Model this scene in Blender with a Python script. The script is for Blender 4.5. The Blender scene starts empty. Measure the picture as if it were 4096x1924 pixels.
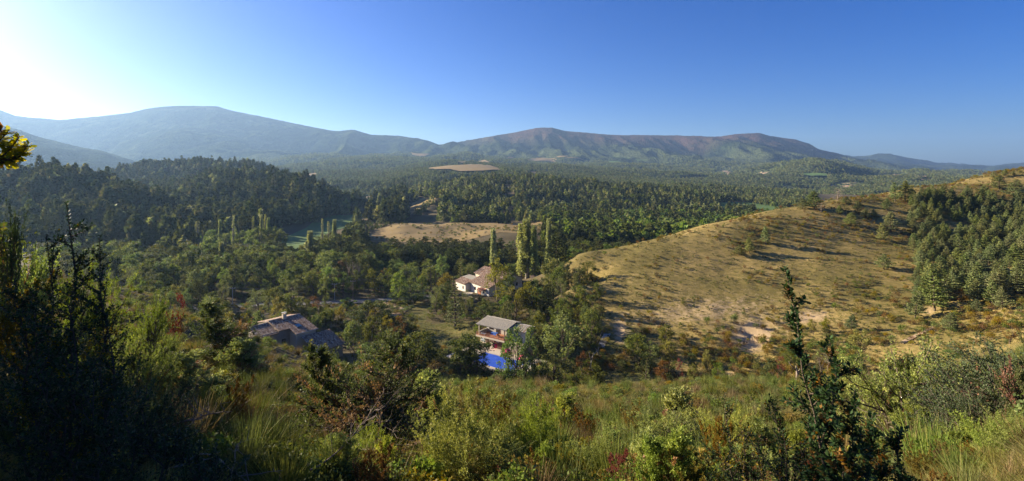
import bpy, math, random
import numpy as np
from mathutils import Vector, Matrix
from mathutils.geometry import delaunay_2d_cdt

S = bpy.context.scene
COL = S.collection
R = math.radians

# ---------------------------------------------------------------- camera, sky, sun, exposure
cam_d = bpy.data.cameras.new('camera')
cam = bpy.data.objects.new('camera', cam_d)
COL.objects.link(cam)
S.camera = cam
cam.location = (0, 0, 0)
cam.rotation_euler = (R(90), 0, 0)
cam_d.sensor_width = 36.0
cam_d.lens = 18.0
cam_d.shift_y = (680 - 962) / 4096.0
cam_d.clip_start = 0.1
cam_d.clip_end = 40000

SUN_AZ, SUN_EL = -66.0, 17.0          # azimuth from the viewing direction (+Y), negative = left
sd = Vector((math.sin(R(SUN_AZ)) * math.cos(R(SUN_EL)), math.cos(R(SUN_AZ)) * math.cos(R(SUN_EL)), math.sin(R(SUN_EL))))
W = bpy.data.worlds.new('World')
S.world = W
W.use_nodes = True
wn, wl = W.node_tree.nodes, W.node_tree.links
wn.clear()
sky = wn.new('ShaderNodeTexSky')
sky.sky_type = 'NISHITA'
sky.sun_disc = False
sky.sun_elevation = R(SUN_EL)
sky.sun_rotation = R(SUN_AZ)
sky.altitude = 1300
sky.air_density = 1.0
sky.dust_density = 3.2
sky.ozone_density = 6.0
bg = wn.new('ShaderNodeBackground')
bg.inputs[1].default_value = 0.05
wo = wn.new('ShaderNodeOutputWorld')
hsv = wn.new('ShaderNodeHueSaturation')
hsv.inputs['Saturation'].default_value = 1.22
hsv.inputs['Hue'].default_value = 0.518
wl.new(sky.outputs[0], hsv.inputs['Color'])
wl.new(hsv.outputs[0], bg.inputs[0])
wl.new(bg.outputs[0], wo.inputs[0])

sl = bpy.data.lights.new('sun', 'SUN')
sl.energy = 5.0
sl.angle = R(0.6)
sl.color = (1.0, 0.85, 0.63)
so = bpy.data.objects.new('sun', sl)
COL.objects.link(so)
so.rotation_euler = sd.to_track_quat('Z', 'Y').to_euler()

S.view_settings.view_transform = 'Standard'
S.view_settings.look = 'None'
S.view_settings.gamma = 1
S.view_settings.use_curve_mapping = False
S.view_settings.exposure = 1.75
S.render.engine = 'CYCLES'
cy = S.cycles
cy.use_denoising = True
cy.max_bounces = 4
cy.diffuse_bounces = 2
cy.glossy_bounces = 1
cy.transmission_bounces = 2
cy.volume_bounces = 0
cy.transparent_max_bounces = 4
cy.caustics_reflective = False
cy.caustics_refractive = False
cy.sample_clamp_indirect = 4

# ---------------------------------------------------------------- object helpers
def tag(o, label=None, cat=None, group=None, kind=None):
    if label: o['label'] = label
    if cat: o['category'] = cat
    if group: o['group'] = group
    if kind: o['kind'] = kind
    return o

def link(name, data, parent=None, loc=None):
    o = bpy.data.objects.new(name, data)
    COL.objects.link(o)
    if parent is not None: o.parent = parent
    if loc is not None: o.location = loc
    return o

def thing(name, label, cat, loc=(0, 0, 0), rz=0.0, group=None):
    o = link(name, None, loc=loc)
    o.rotation_euler = (0, 0, rz)
    o.empty_display_size = 0.2
    return tag(o, label, cat, group)

def np_mesh(name, V, faces, mats, fmat=None, tint=None, smooth=False):
    """faces: list of int arrays (n,3) or (n,4); tint: per-vertex 0..1 value stored as attribute 'tint'."""
    V = np.ascontiguousarray(V, dtype=np.float32)
    me = bpy.data.meshes.new(name)
    faces = [f for f in faces if len(f)]
    me.vertices.add(len(V))
    me.vertices.foreach_set('co', V.ravel())
    loops = np.concatenate([f.ravel() for f in faces]).astype(np.int32)
    starts, tot, acc = [], [], 0
    for f in faces:
        n, k = f.shape
        starts.append(acc + np.arange(n) * k)
        tot.append(np.full(n, k))
        acc += n * k
    starts = np.concatenate(starts).astype(np.int32)
    me.loops.add(acc)
    me.loops.foreach_set('vertex_index', loops)
    me.polygons.add(len(starts))
    me.polygons.foreach_set('loop_start', starts)
    if fmat is not None:
        me.polygons.foreach_set('material_index', np.asarray(fmat, dtype=np.int32))
    if smooth:
        me.polygons.foreach_set('use_smooth', np.ones(len(starts), dtype=bool))
    for m in (mats if isinstance(mats, (list, tuple)) else [mats]):
        me.materials.append(m)
    if tint is not None:
        a = me.attributes.new('tint', 'FLOAT', 'POINT')
        a.data.foreach_set('value', np.asarray(tint, dtype=np.float32))
    me.update(calc_edges=True)
    return me

class MB:
    """collects simple solids and builds them as one mesh object"""
    def __init__(self): self.v, self.f, self.m, self.t = [], [], [], []
    def add(self, vs, fs, mi=0, t=None):
        b = len(self.v)
        self.v += [tuple(x) for x in vs]
        t = random.random() if t is None else t
        self.t += [t] * len(vs)
        for f in fs: self.f.append([b + i for i in f]); self.m.append(mi)
        return self
    def hexa(self, p, mi=0, t=None):   # 4 bottom + 4 top, counter-clockwise
        return self.add(p, [(0, 3, 2, 1), (4, 5, 6, 7), (0, 1, 5, 4), (1, 2, 6, 5), (2, 3, 7, 6), (3, 0, 4, 7)], mi, t)
    def box(self, x0, x1, y0, y1, z0, z1, mi=0, t=None):
        return self.hexa([(x0, y0, z0), (x1, y0, z0), (x1, y1, z0), (x0, y1, z0), (x0, y0, z1), (x1, y0, z1), (x1, y1, z1), (x0, y1, z1)], mi, t)
    def tube(self, pts, rad, n=6, mi=0, cap=True, t=None):
        pts = [Vector(p) for p in pts]
        if not isinstance(rad, (list, tuple)): rad = [rad] * len(pts)
        vs, fs = [], []
        for i, p in enumerate(pts):
            d = (pts[min(i + 1, len(pts) - 1)] - pts[max(i - 1, 0)]).normalized()
            a = d.orthogonal().normalized() if i == 0 else (a - d * a.dot(d)).normalized()
            b = d.cross(a)
            for k in range(n):
                th = 2 * math.pi * k / n
                vs.append(p + (a * math.cos(th) + b * math.sin(th)) * rad[i])
        for i in range(len(pts) - 1):
            for k in range(n):
                fs.append((i * n + k, i * n + (k + 1) % n, (i + 1) * n + (k + 1) % n, (i + 1) * n + k))
        if cap:
            fs.append(tuple(range(n - 1, -1, -1)))
            fs.append(tuple(range((len(pts) - 1) * n, len(pts) * n)))
        return self.add(vs, fs, mi, t)
    def mesh(self, name, mats, smooth=False):
        me = bpy.data.meshes.new(name)
        me.from_pydata(self.v, [], self.f)
        for m in (mats if isinstance(mats, (list, tuple)) else [mats]): me.materials.append(m)
        me.polygons.foreach_set('material_index', self.m)
        if smooth: me.polygons.foreach_set('use_smooth', [True] * len(self.f))
        a = me.attributes.new('tint', 'FLOAT', 'POINT')
        a.data.foreach_set('value', self.t)
        me.update()
        return me
    def build(self, name, mats, parent=None, smooth=False):
        return link(name, self.mesh(name, mats, smooth), parent)

# ---------------------------------------------------------------- noise
def _hash(ix, iy, seed):
    h = (ix.astype(np.int64) * 374761393 + iy.astype(np.int64) * 668265263 + seed * 982451653) & 0xFFFFFFFF
    h = ((h ^ (h >> 13)) * 1274126177) & 0xFFFFFFFF
    return ((h ^ (h >> 16)) & 0xFFFFFF) / float(0xFFFFFF)

def vnoise(x, y, seed=0):
    x = np.asarray(x, dtype=float); y = np.asarray(y, dtype=float)
    ix, iy = np.floor(x), np.floor(y)
    fx, fy = x - ix, y - iy
    fx = fx * fx * fx * (fx * (fx * 6 - 15) + 10); fy = fy * fy * fy * (fy * (fy * 6 - 15) + 10)
    a = _hash(ix, iy, seed); b = _hash(ix + 1, iy, seed); c = _hash(ix, iy + 1, seed); d = _hash(ix + 1, iy + 1, seed)
    return (a + (b - a) * fx + (c - a) * fy + (a - b - c + d) * fx * fy) * 2 - 1

def fbm(x, y, seed=0, octs=4, gain=0.5):
    s, a = 0, 1.0
    for k in range(octs):
        s = s + a * vnoise(x * 2 ** k + 13.7 * k, y * 2 ** k - 7.3 * k, seed + k * 17)
        a *= gain
    return s

# ---------------------------------------------------------------- materials
def mat(name, build):
    m = bpy.data.materials.new(name)
    m.use_nodes = True
    nt = m.node_tree
    nt.nodes.clear()
    out = nt.nodes.new('ShaderNodeOutputMaterial')
    build(nt, out)
    return m

class N:
    def __init__(s, nt): s.nt = nt
    def n(s, t, **kw):
        x = s.nt.nodes.new(t)
        for k, v in kw.items(): setattr(x, k, v)
        return x
    def l(s, a, b): s.nt.links.new(a, b)
    def val(s, sock, v):
        if hasattr(v, 'links') or hasattr(v, 'is_linked'): s.l(v, sock)
        else: sock.default_value = v
    def mix(s, f, a, b, blend='MIX'):
        x = s.n('ShaderNodeMix', data_type='RGBA', blend_type=blend)
        s.val(x.inputs[0], f)
        s.val(x.inputs[6], a if not isinstance(a, tuple) else (*a[:3], 1))
        s.val(x.inputs[7], b if not isinstance(b, tuple) else (*b[:3], 1))
        return x.outputs[2]
    def math(s, op, a, b=0.0, clamp=False):
        x = s.n('ShaderNodeMath', operation=op, use_clamp=clamp)
        s.val(x.inputs[0], a); s.val(x.inputs[1], b)
        return x.outputs[0]
    def noise(s, scale, detail=3, rough=0.5, vec=None, dist=0.0):
        x = s.n('ShaderNodeTexNoise')
        x.inputs['Scale'].default_value = scale; x.inputs['Detail'].default_value = detail
        x.inputs['Roughness'].default_value = rough; x.inputs['Distortion'].default_value = dist
        if vec is not None: s.l(vec, x.inputs['Vector'])
        return x.outputs[0]
    def vor(s, scale, vec=None, feature='F1', out=0):
        x = s.n('ShaderNodeTexVoronoi', feature=feature)
        x.inputs['Scale'].default_value = scale
        if vec is not None: s.l(vec, x.inputs['Vector'])
        return x.outputs[out]
    def ramp(s, f, stops):
        x = s.n('ShaderNodeValToRGB')
        e = x.color_ramp.elements
        while len(e) < len(stops): e.new(0.5)
        for i, (p, c) in enumerate(stops):
            e[i].position = p; e[i].color = (*c, 1) if len(c) == 3 else c
        s.l(f, x.inputs[0])
        return x.outputs[0]
    def pos(s): return s.n('ShaderNodeNewGeometry').outputs['Position']
    def obj(s): return s.n('ShaderNodeTexCoord').outputs['Object']
    def attr(s, name):
        x = s.n('ShaderNodeAttribute'); x.attribute_name = name
        return x
    def rnd(s): return s.n('ShaderNodeObjectInfo').outputs['Random']
    def bump(s, h, strength=0.5, dist=1.0):
        x = s.n('ShaderNodeBump')
        x.inputs['Strength'].default_value = strength; x.inputs['Distance'].default_value = dist
        s.l(h, x.inputs['Height'])
        return x.outputs[0]
    def bsdf(s, out, color, rough=0.8, normal=None, spec=0.3, **kw):
        b = s.n('ShaderNodeBsdfPrincipled')
        s.val(b.inputs['Base Color'], (*color[:3], 1) if isinstance(color, tuple) else color)
        s.val(b.inputs['Roughness'], rough)
        b.inputs['Specular IOR Level'].default_value = spec
        for k, v in kw.items(): b.inputs[k].default_value = v
        if normal is not None: s.l(normal, b.inputs['Normal'])
        if out is not None: s.l(b.outputs[0], out.inputs[0])
        return b

def leaf_mat(name, ca, cb, cc=None, trans=0.35, objvar=0.35, rough=0.55, spec=0.35, matte=False):
    """leaf colours vary from leaf to leaf (tint) and from plant to plant (object random)"""
    def f(nt, out):
        g = N(nt)
        t = g.attr('tint').outputs['Fac']
        stops = [(0.0, ca), (0.75, cb)] + ([(0.97, cc)] if cc else [])
        c = g.ramp(t, stops)
        r = g.rnd()
        hs = g.n('ShaderNodeHueSaturation')
        g.val(hs.inputs['Hue'], g.math('ADD', g.math('MULTIPLY', r, -0.05 * objvar / 0.35), 0.5 + 0.025 * objvar / 0.35))
        r2 = g.math('FRACT', g.math('MULTIPLY', r, 17.31))
        g.val(hs.inputs['Value'], g.math('ADD', g.math('MULTIPLY', r2, objvar * 1.6), 1 - objvar * 0.8))
        g.val(hs.inputs['Saturation'], g.math('ADD', g.math('MULTIPLY', g.math('FRACT', g.math('MULTIPLY', r, 7.77)), 0.3), 0.85))
        g.l(c, hs.inputs['Color'])
        b = g.bsdf(None, hs.outputs[0], max(rough, .6), spec=0.0 if matte else min(spec, .3) * .35)
        tr = g.n('ShaderNodeBsdfTranslucent')
        g.l(g.mix(1.0, hs.outputs[0], (1.25, 1.2, 0.7), 'MULTIPLY'), tr.inputs[0])
        mx = g.n('ShaderNodeMixShader')
        mx.inputs[0].default_value = trans
        g.l(b.outputs[0], mx.inputs[1]); g.l(tr.outputs[0], mx.inputs[2])
        g.l(mx.outputs[0], out.inputs[0])
    return mat(name, f)

def simple(name, c, rough=0.8, var=0.15, scale=3.0, bump=0.2, bd=0.02, spec=0.3, **kw):
    def f(nt, out):
        g = N(nt)
        n = g.noise(scale, 5, 0.6, g.obj())
        col = g.mix(n, tuple(x * (1 - var) for x in c), tuple(min(1, x * (1 + var)) for x in c))
        g.bsdf(out, col, rough, g.bump(g.noise(scale * 6, 4, 0.6, g.obj()), bump, bd) if bump else None, spec, **kw)
    return mat(name, f)
# ---------------------------------------------------------------- terrain: control points of one height field
F0 = 2048.0
def zat(v, Y): return -(v - 680.0) / F0 * Y
def xat(u, Y): return (u - 2048.0) / F0 * Y
def at(u, v, Y): return (xat(u, Y), Y, zat(v, Y))

CP = []
def colz(u, *pairs):
    for Y, z in pairs: CP.append((xat(u, Y), Y, z))
def colv(u, *pairs):
    for v, Y in pairs: CP.append((xat(u, Y), Y, zat(v, Y)))
# under and behind the viewpoint
for x in (-40, -20, -6, 0, 6, 20, 40):
    CP.append((x, -16, 2.5)); CP.append((x, -8, 0.8)); CP.append((x, 0, -1.9 + (0.03 * abs(x) if x < 0 else 0.0)))
colz(-1400, (4, -1.6), (9, -2.2), (16, -3.6), (30, -6), (60, -12), (110, -30), (150, -44))
colz(-600, (4, -2.2), (9, -3.6), (16, -5.6), (30, -8.2), (60, -13.5), (100, -30), (140, -45))
colz(0, (3, -2.7), (6, -3.7), (10, -5.0), (16, -6.6), (30, -9.2), (50, -12.2), (70, -15.8), (90, -26), (110, -37), (130, -44.5))
colz(300, (3, -2.7), (6, -3.9), (10, -5.2), (16, -7.0), (30, -9.5), (50, -12.6), (72, -16.2), (92, -27), (112, -38), (130, -44.5))
colz(600, (3, -2.8), (6, -4.1), (10, -5.5), (16, -7.6), (30, -10.4), (48, -13.2), (75, -18.4), (92, -28), (108, -37), (122, -43.5))
colz(1000, (3, -2.8), (6, -4.3), (10, -6.0), (16, -8.5), (30, -12.6), (46, -17.0), (66, -22.6), (84, -31), (98, -39), (112, -43.0))
colz(1300, (3, -2.8), (6, -4.4), (10, -6.3), (16, -9.0), (30, -13.4), (46, -18.4), (62, -23.3), (78, -33), (93, -40.5), (108, -42.5))
colz(1600, (3, -2.8), (6, -4.4), (10, -6.4), (16, -9.2), (30, -13.8), (45, -19), (58, -24.0), (74, -33.5), (90, -40.5), (108, -42.2), (125, -43))
colz(2048, (3, -2.9), (6, -4.4), (10, -6.4), (16, -9.2), (30, -14.0), (45, -19.2), (55, -23.6), (70, -33), (86, -41), (100, -43), (125, -43.2), (150, -44.2))
colz(2400, (3, -2.9), (6, -4.4), (10, -6.4), (16, -9.2), (30, -14.0), (44, -19.2), (53, -22.9), (68, -32), (84, -40), (98, -42.5))
colz(2800, (3, -2.9), (6, -4.4), (10, -6.4), (16, -9.2), (30, -14.0), (44, -18.8), (56, -23.5), (70, -31.5), (85, -38.5))
colz(3150, (3, -2.9), (6, -4.4), (10, -6.3), (16, -9.1), (30, -13.9), (44, -18.6), (56, -23.8), (70, -31), (82, -37.5))
colz(3500, (3, -2.9), (6, -4.3), (10, -6.1), (16, -8.8), (30, -13.4), (44, -18.2), (53, -22.5), (66, -29), (76, -33.4))
colz(3900, (3, -2.8), (6, -4.0), (10, -5.6), (16, -8.2), (30, -12.4), (44, -17.0), (56, -21.6), (70, -26.2))
colz(4400, (3, -2.5), (6, -3.5), (10, -4.9), (16, -7.0), (30, -10.8), (44, -14.8), (60, -20), (75, -23))
colz(5200, (6, -2.8), (16, -5.5), (44, -11), (70, -16))
# grassy hill on the right
colv(2300, (1050, 178), (1150, 155), (1300, 135), (1430, 116))
colv(2407, (1013, 180), (1150, 155), (1300, 133), (1450, 113))
colv(2600, (965, 185), (1100, 160), (1250, 138), (1400, 118), (1500, 103))
colv(2858, (892, 193), (1050, 165), (1200, 142), (1350, 122), (1480, 107), (1540, 98))
colv(3072, (843, 202), (1000, 170), (1150, 147), (1300, 127), (1450, 109), (1540, 96))
colv(3350, (797, 212), (950, 175), (1100, 150), (1250, 128), (1400, 108), (1520, 92))
colv(3650, (752, 226), (900, 185), (1050, 155), (1200, 130), (1350, 108), (1490, 91))
colv(3940, (700, 245), (850, 195), (1000, 160), (1150, 130), (1300, 106), (1400, 90))
colv(4096, (672, 255), (850, 195), (1000, 155), (1150, 122), (1250, 105))
colv(4700, (600, 280), (800, 205), (1000, 145), (1200, 100))
colv(5400, (560, 300), (800, 210), (1000, 145), (1200, 90))
for u, Yc, zc in ((2407, 180, -29.2), (2600, 185, -25.7), (2858, 193, -20), (3072, 202, -16.1), (3350, 212, -12.1), (3650, 226, -7.9), (3940, 245, -2.4), (4096, 255, 1), (4700, 280, 11)):
    colz(u, (Yc + 14, zc - 2.2), (Yc + 60, zc - 20 if zc > -20 else -44), (Yc + 130, -46))
# valley floor
for u in (600, 800, 1000, 1200, 1400, 1600, 1800, 2048, 2250):
    colz(u, (140, -44.0), (175, -45.0), (220, -46.2), (270, -47.5))
colz(1585, (110, -42)); colz(2000, (139, -42.2), (150, -43.4)); colz(2085, (131, -42.0)); colz(1960, (188, -44.6), (205, -45))
for u in (0, 300): colz(u, (170, -46), (230, -48), (270, -48.5))
for u in (1000, 1250): colz(u, (310, -48))
colz(1400, (310, -47.5), (360, -48), (450, -48.5), (550, -49), (700, -49.5), (900, -50))
colz(1480, (620, -49.5), (800, -50))
for u in (1580, 1700, 1850, 2048, 2180): colz(u, (318, -45.8), (345, -44.8), (400, -44.8), (440, -45.0))
for u in (2400, 2600, 2800, 3000, 3300, 3700): colz(u, (300, -49), (400, -51), (520, -51.5))
for u in (3066, 3400, 3800): colz(u, (650, -51.5), (900, -52), (1200, -52))
# wooded hills on the left
colv(-500, (1030, 290), (900, 400), (800, 500)); colz(-500, (620, -30))
colv(0, (1026, 290), (900, 400), (785, 520)); colz(0, (640, -34), (780, -30))
colv(250, (1008, 300), (850, 400), (728, 520)); colz(250, (620, -34), (760, -22))
colv(410, (1008, 300), (870, 400), (755, 500)); colz(410, (600, -34))
colv(520, (1008, 300), (870, 400), (795, 470)); colz(520, (560, -36)); colv(520, (795, 700))
colv(600, (800, 462)); colz(640, (430, -40), (500, -46)); colz(700, (480, -46.5), (560, -43)); colz(760, (600, -37)); colv(640, (805, 670)); colv(690, (775, 680)); colv(760, (745, 690))
colv(850, (950, 355), (880, 430), (805, 540), (718, 700))
colv(1018, (940, 375), (880, 440), (805, 540), (712, 690))
colv(1208, (905, 440), (850, 490), (800, 560), (755, 640))
colv(1383, (860, 548), (818, 600))
for u in (300, 600, 750): colz(u, (850, -30))
colz(900, (850, -22)); colz(1050, (850, -22))
colz(-500, (1000, -34), (1300, -40)); colz(0, (1000, -32), (1250, -38)); colz(300, (1000, -24), (1250, -34)); colz(430, (1000, -17)); colz(520, (1000, 1)); colz(560, (1000, 4))
colz(700, (1000, 6), (1250, -25)); colz(890, (1000, 6), (1250, -30)); colz(1018, (1000, 2)); colz(1100, (1000, -10)); colz(1150, (780, -32), (1000, -38), (1250, -44))
# wooded ridge in the middle
colv(1602, (868, 480), (815, 650), (790, 740)); colv(1700, (872, 470), (820, 560), (768, 850))
colv(1834, (878, 480), (800, 640), (728, 900)); colv(2048, (878, 480), (800, 640), (715, 930))
colv(2200, (880, 480), (800, 650), (728, 920)); colv(2337, (905, 455), (820, 640), (745, 900))
colv(2568, (880, 510), (830, 640), (752, 870)); colv(2858, (850, 620), (793, 830)); 
for u in (1602, 1834, 2048, 2337, 2568, 2858): colz(u, (1080, -38), (1280, -48))
for u in (1480, 3066, 3400, 3800): colz(u, (1280, -52))

CP = np.array(CP)
POLE = -30.0
def warp(x, y):
    r = np.hypot(x, y - POLE)
    return np.arctan2(x, y - POLE) * 1.0, np.log(r) * 1.15, r
_t, _p, _r = warp(CP[:, 0], CP[:, 1])
_P = np.stack([_t, _p], 1)
def _k(d2): return np.where(d2 > 0, 0.5 * d2 * np.log(np.maximum(d2, 1e-20)), 0)
_n = len(_P)
_K = _k(((_P[:, None] - _P[None]) ** 2).sum(2)) + np.eye(_n) * 1e-5
_Q = np.hstack([np.ones((_n, 1)), _P])
_A = np.block([[_K, _Q], [_Q.T, np.zeros((3, 3))]])
_w = np.linalg.solve(_A, np.concatenate([CP[:, 2] / _r, np.zeros(3)]))

NT, NP_ = 500, 500
T0, T1 = R(-64), R(64)
P0, P1 = math.log(12.5) * 1.15, math.log(1330) * 1.15
tg = np.linspace(T0, T1, NT); pg = np.linspace(P0, P1, NP_)
TT, PP = np.meshgrid(tg, pg)
flat = np.stack([TT.ravel(), PP.ravel()], 1)
W_ = np.empty(len(flat))
for i in range(0, len(flat), 40000):
    q = flat[i:i + 40000]
    d2 = ((q[:, None] - _P[None]) ** 2).sum(2)
    W_[i:i + 40000] = _k(d2) @ _w[:_n] + _w[_n] + q @ _w[_n + 1:]
RR = np.exp(PP / 1.15)
GX = RR * np.sin(TT); GY = RR * np.cos(TT) + POLE
GZ = W_.reshape(TT.shape) * RR
# natural roughness: small everywhere, larger on slopes and far off; terracettes on the grassy hill
def on_hill(x, y):
    u = x / np.maximum(y, 1) * F0 + 2048
    m = np.clip((u - 2225) / 120, 0, 1) * np.clip((y - (88 - np.clip((u - 3300) / 800, 0, 1) * 14)) / 8, 0, 1) * np.clip((330 - y) / 60, 0, 1)
    return m
H = on_hill(GX, GY)
flatm = np.clip((GZ + 46.5) / 4, 0, 1)                    # level valley floor stays level
flatm = np.where(GY < 120, 1, flatm)
amp = np.clip(RR - 30, 2, 600)
GZ += fbm(GX / 6, GY / 6, 3, 3) * 0.10 * np.clip(amp / 15, 0.3, 1.6) * (0.35 + 0.65 * flatm)
GZ += fbm(GX / 45, GY / 45, 5, 4) * np.clip(amp / 150, 0, 1) * np.where(GY > 330, 5.5, 2.2) * np.clip(flatm, 0.06, 1) * np.where(H > 0.2, 0.22, 1) * np.clip((GY - 250) / 100, 0.15, 1)
ed = GX * 0.25 + GZ * 3.2 + fbm(GX / 9, GY / 9, 9, 2) * 1.6
GZ += H * (vnoise(GX / 1.6, ed / 1.0, 21) * 0.08 + vnoise(GX / 3.5, ed / 2.2, 22) * 0.07)
# badland scars and gullies in the lower right hill
def scar(x, y):
    u = x / np.maximum(y, 1) * F0 + 2048
    s = np.exp(-((u - 3010) / 75) ** 2 - ((y - 122) / 7) ** 2) + np.exp(-((u - 2920) / 45) ** 2 - ((y - 101.5) / 5) ** 2) \
        + 0.55 * np.exp(-((u - 3230) / 110) ** 2 - ((y - 128) / 4) ** 2) + 0.5 * np.exp(-((u - 2480) / 30) ** 2 - ((y - 128) / 8) ** 2) + 0.45 * np.exp(-((u - 3720) / 60) ** 2 - ((y - 122) / 5) ** 2) + 0.42 * np.exp(-((u - 2800) / 380) ** 2 - ((y - 137) / 10) ** 2)
    return np.clip(s * .85, 0, 1)
SC = scar(GX, GY)
GZ -= SC * 0.8 * (1 + 0.5 * vnoise(GX / 1.3, GZ / 1.5, 31))

# level building plots
PH0, PHA = (-8.06, 127.0), R(-35)
def loc2(o, a, f, n): return (o[0] + f * math.cos(a) - n * math.sin(a), o[1] + f * math.sin(a) + n * math.cos(a))
def _inp(poly):
    c = np.zeros(GX.shape, bool); q = len(poly)
    for i in range(q):
        (x0, y0), (x1, y1) = poly[i], poly[(i + 1) % q]
        c ^= ((y0 > GY) != (y1 > GY)) & (GX < (x1 - x0) * (GY - y0) / (y1 - y0 + 1e-12) + x0)
    return c
P_TERR = [loc2(PH0, PHA, *q) for q in ((-3, -11.5), (20, -11.5), (20, 0.5), (13.5, 6), (-.5, 6), (-3, -2))]
GZ = np.where(_inp(P_TERR), np.minimum(GZ, -43.75), GZ)

def gidx(x, y):
    x = np.asarray(x, float); y = np.asarray(y, float)
    t, p, r = warp(x, y)
    a = np.clip((t - T0) / (T1 - T0) * (NT - 1), 0, NT - 1.001)
    b = np.clip((p - P0) / (P1 - P0) * (NP_ - 1), 0, NP_ - 1.001)
    return a, b
def bil(A, x, y):
    a, b = gidx(x, y)
    i, j = a.astype(int), b.astype(int)
    fa, fb = a - i, b - j
    return (A[j, i] * (1 - fa) + A[j, i + 1] * fa) * (1 - fb) + (A[j + 1, i] * (1 - fa) + A[j + 1, i + 1] * fa) * fb
def G(x, y): return bil(GZ, x, y)
def g1(x, y): return float(bil(GZ, np.array([x]), np.array([y]))[0])

_ys = np.concatenate([np.linspace(3, 60, 230), np.linspace(60, 300, 480)[1:], np.linspace(300, 1200, 450)[1:]])
def hit(u, v, ymin=3.0):
    """where the line of sight through a point of the photograph meets the ground"""
    ys = _ys[_ys >= ymin]
    zz = zat(v, ys) - G(xat(u, ys), ys)
    k = np.argmax(zz <= 0)
    if zz[k] > 0: k = len(ys) - 1
    Y = ys[k]
    return xat(u, Y), Y, g1(xat(u, Y), Y)
def hits(pts, ymin=3.0): return [hit(u, v, ymin)[:2] for u, v in pts]

def inpoly(x, y, poly):
    x = np.asarray(x, float); y = np.asarray(y, float)
    c = np.zeros(x.shape, bool)
    n = len(poly)
    for i in range(n):
        x0, y0 = poly[i]; x1, y1 = poly[(i + 1) % n]
        m = ((y0 > y) != (y1 > y))
        with np.errstate(divide='ignore', invalid='ignore'):
            c ^= m & (x < (x1 - x0) * (y - y0) / (y1 - y0 + 1e-12) + x0)
    return c

def drape(name, poly, step, m, off=0.05, hf=None, **tags):
    """a sheet with the outline POLY (world x, y) laid over the ground"""
    hf = hf or G
    poly = [tuple(p) for p in poly]
    P = []
    for i in range(len(poly)):
        a, b = poly[i], poly[(i + 1) % len(poly)]
        k = max(1, int(math.hypot(b[0] - a[0], b[1] - a[1]) / step))
        P += [(a[0] + (b[0] - a[0]) * j / k, a[1] + (b[1] - a[1]) * j / k) for j in range(k)]
    xs = [p[0] for p in P]; ys = [p[1] for p in P]
    gx, gy = np.meshgrid(np.arange(min(xs), max(xs), step), np.arange(min(ys), max(ys), step))
    gx = gx.ravel() + (np.random.rand(gx.size) - .5) * step * .3; gy = gy.ravel() + (np.random.rand(gy.size) - .5) * step * .3
    k = inpoly(gx, gy, P)
    allp = [Vector(p) for p in P] + [Vector((a, b)) for a, b in zip(gx[k], gy[k])]
    n = len(P)
    vo, eo, fo, *_ = delaunay_2d_cdt(allp, [(i, (i + 1) % n) for i in range(n)], [list(range(n))], 1, 1e-4)
    xy = np.array([(p.x, p.y) for p in vo])
    z = hf(xy[:, 0], xy[:, 1]) + off
    fo = [f for f in fo if len(f) == 3]
    me = np_mesh(name, np.column_stack([xy, z]), [np.array(fo)], m, smooth=True)
    o = link(name, me)
    tag(o, **tags) if tags else tag(o, kind='structure')
    return o

# ---------------------------------------------------------------- terrain materials
def ground_build(nt, out):
    g = N(nt)
    p = g.pos()
    zone = g.attr('hill').outputs['Fac']; sc = g.attr('scar').outputs['Fac']; fl = g.attr('lawn').outputs['Fac']
    n1 = g.noise(0.06, 4, 0.6, p); n2 = g.noise(0.8, 5, 0.65, p); n3 = g.noise(5.0, 4, 0.7, p)
    base = g.mix(n1, (0.045, 0.042, 0.018), (0.10, 0.078, 0.035))
    base = g.mix(g.math('MULTIPLY', n2, 0.8), base, (0.15, 0.115, 0.06))
    # hill grass: straw and olive, paler where the soil shows
    mp = g.n('ShaderNodeMapping'); mp.inputs['Scale'].default_value = (0.5, 0.5, 2.6); g.l(p, mp.inputs[0])
    st = g.noise(0.9, 5, 0.65, mp.outputs[0], 0.6)
    hn = g.noise(0.035, 3, 0.55, p)
    hillc = g.ramp(st, [(0.25, (0.12, 0.10, 0.030)), (0.45, (0.235, 0.18, 0.058)), (0.6, (0.33, 0.24, 0.086)), (0.75, (0.45, 0.32, 0.16))])
    green = g.ramp(st, [(0.25, (0.095, 0.085, 0.024)), (0.6, (0.19, 0.15, 0.045)), (0.8, (0.32, 0.23, 0.09))])
    hillc = g.mix(g.ramp(hn, [(0.42, (0, 0, 0)), (0.6, (1, 1, 1))]), hillc, green)
    c = g.mix(zone, base, hillc)
    c = g.mix(fl, c, g.ramp(g.noise(0.25, 4, 0.6, p), [(0.3, (0.075, 0.085, 0.022)), (0.65, (0.15, 0.125, 0.04)), (0.8, (0.24, 0.15, 0.07))]))
    sm = g.math('MULTIPLY', g.math('SUBTRACT', g.math('ADD', sc, g.math('MULTIPLY', n2, 0.8)), 0.62), 4.0, True)
    lg = g.noise(1.5, 4, .7, mp.outputs[0], 1.2)
    lm = g.math('MULTIPLY', g.math('MULTIPLY', g.math('SUBTRACT', lg, .56), 14.0, True), g.math('MULTIPLY', g.math('ADD', g.math('MULTIPLY', sc, 1.6), g.math('MULTIPLY', zone, .22)), .9, True))
    c = g.mix(lm, c, (0.50, 0.38, 0.23))
    c = g.mix(sm, c, g.mix(n3, (0.36, 0.25, 0.13), (0.52, 0.39, 0.23)))
    g.bsdf(out, c, 0.95, g.bump(g.math('ADD', st, n3), 0.5, 0.3), 0.1)
M_ground = mat('ground', ground_build)

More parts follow.
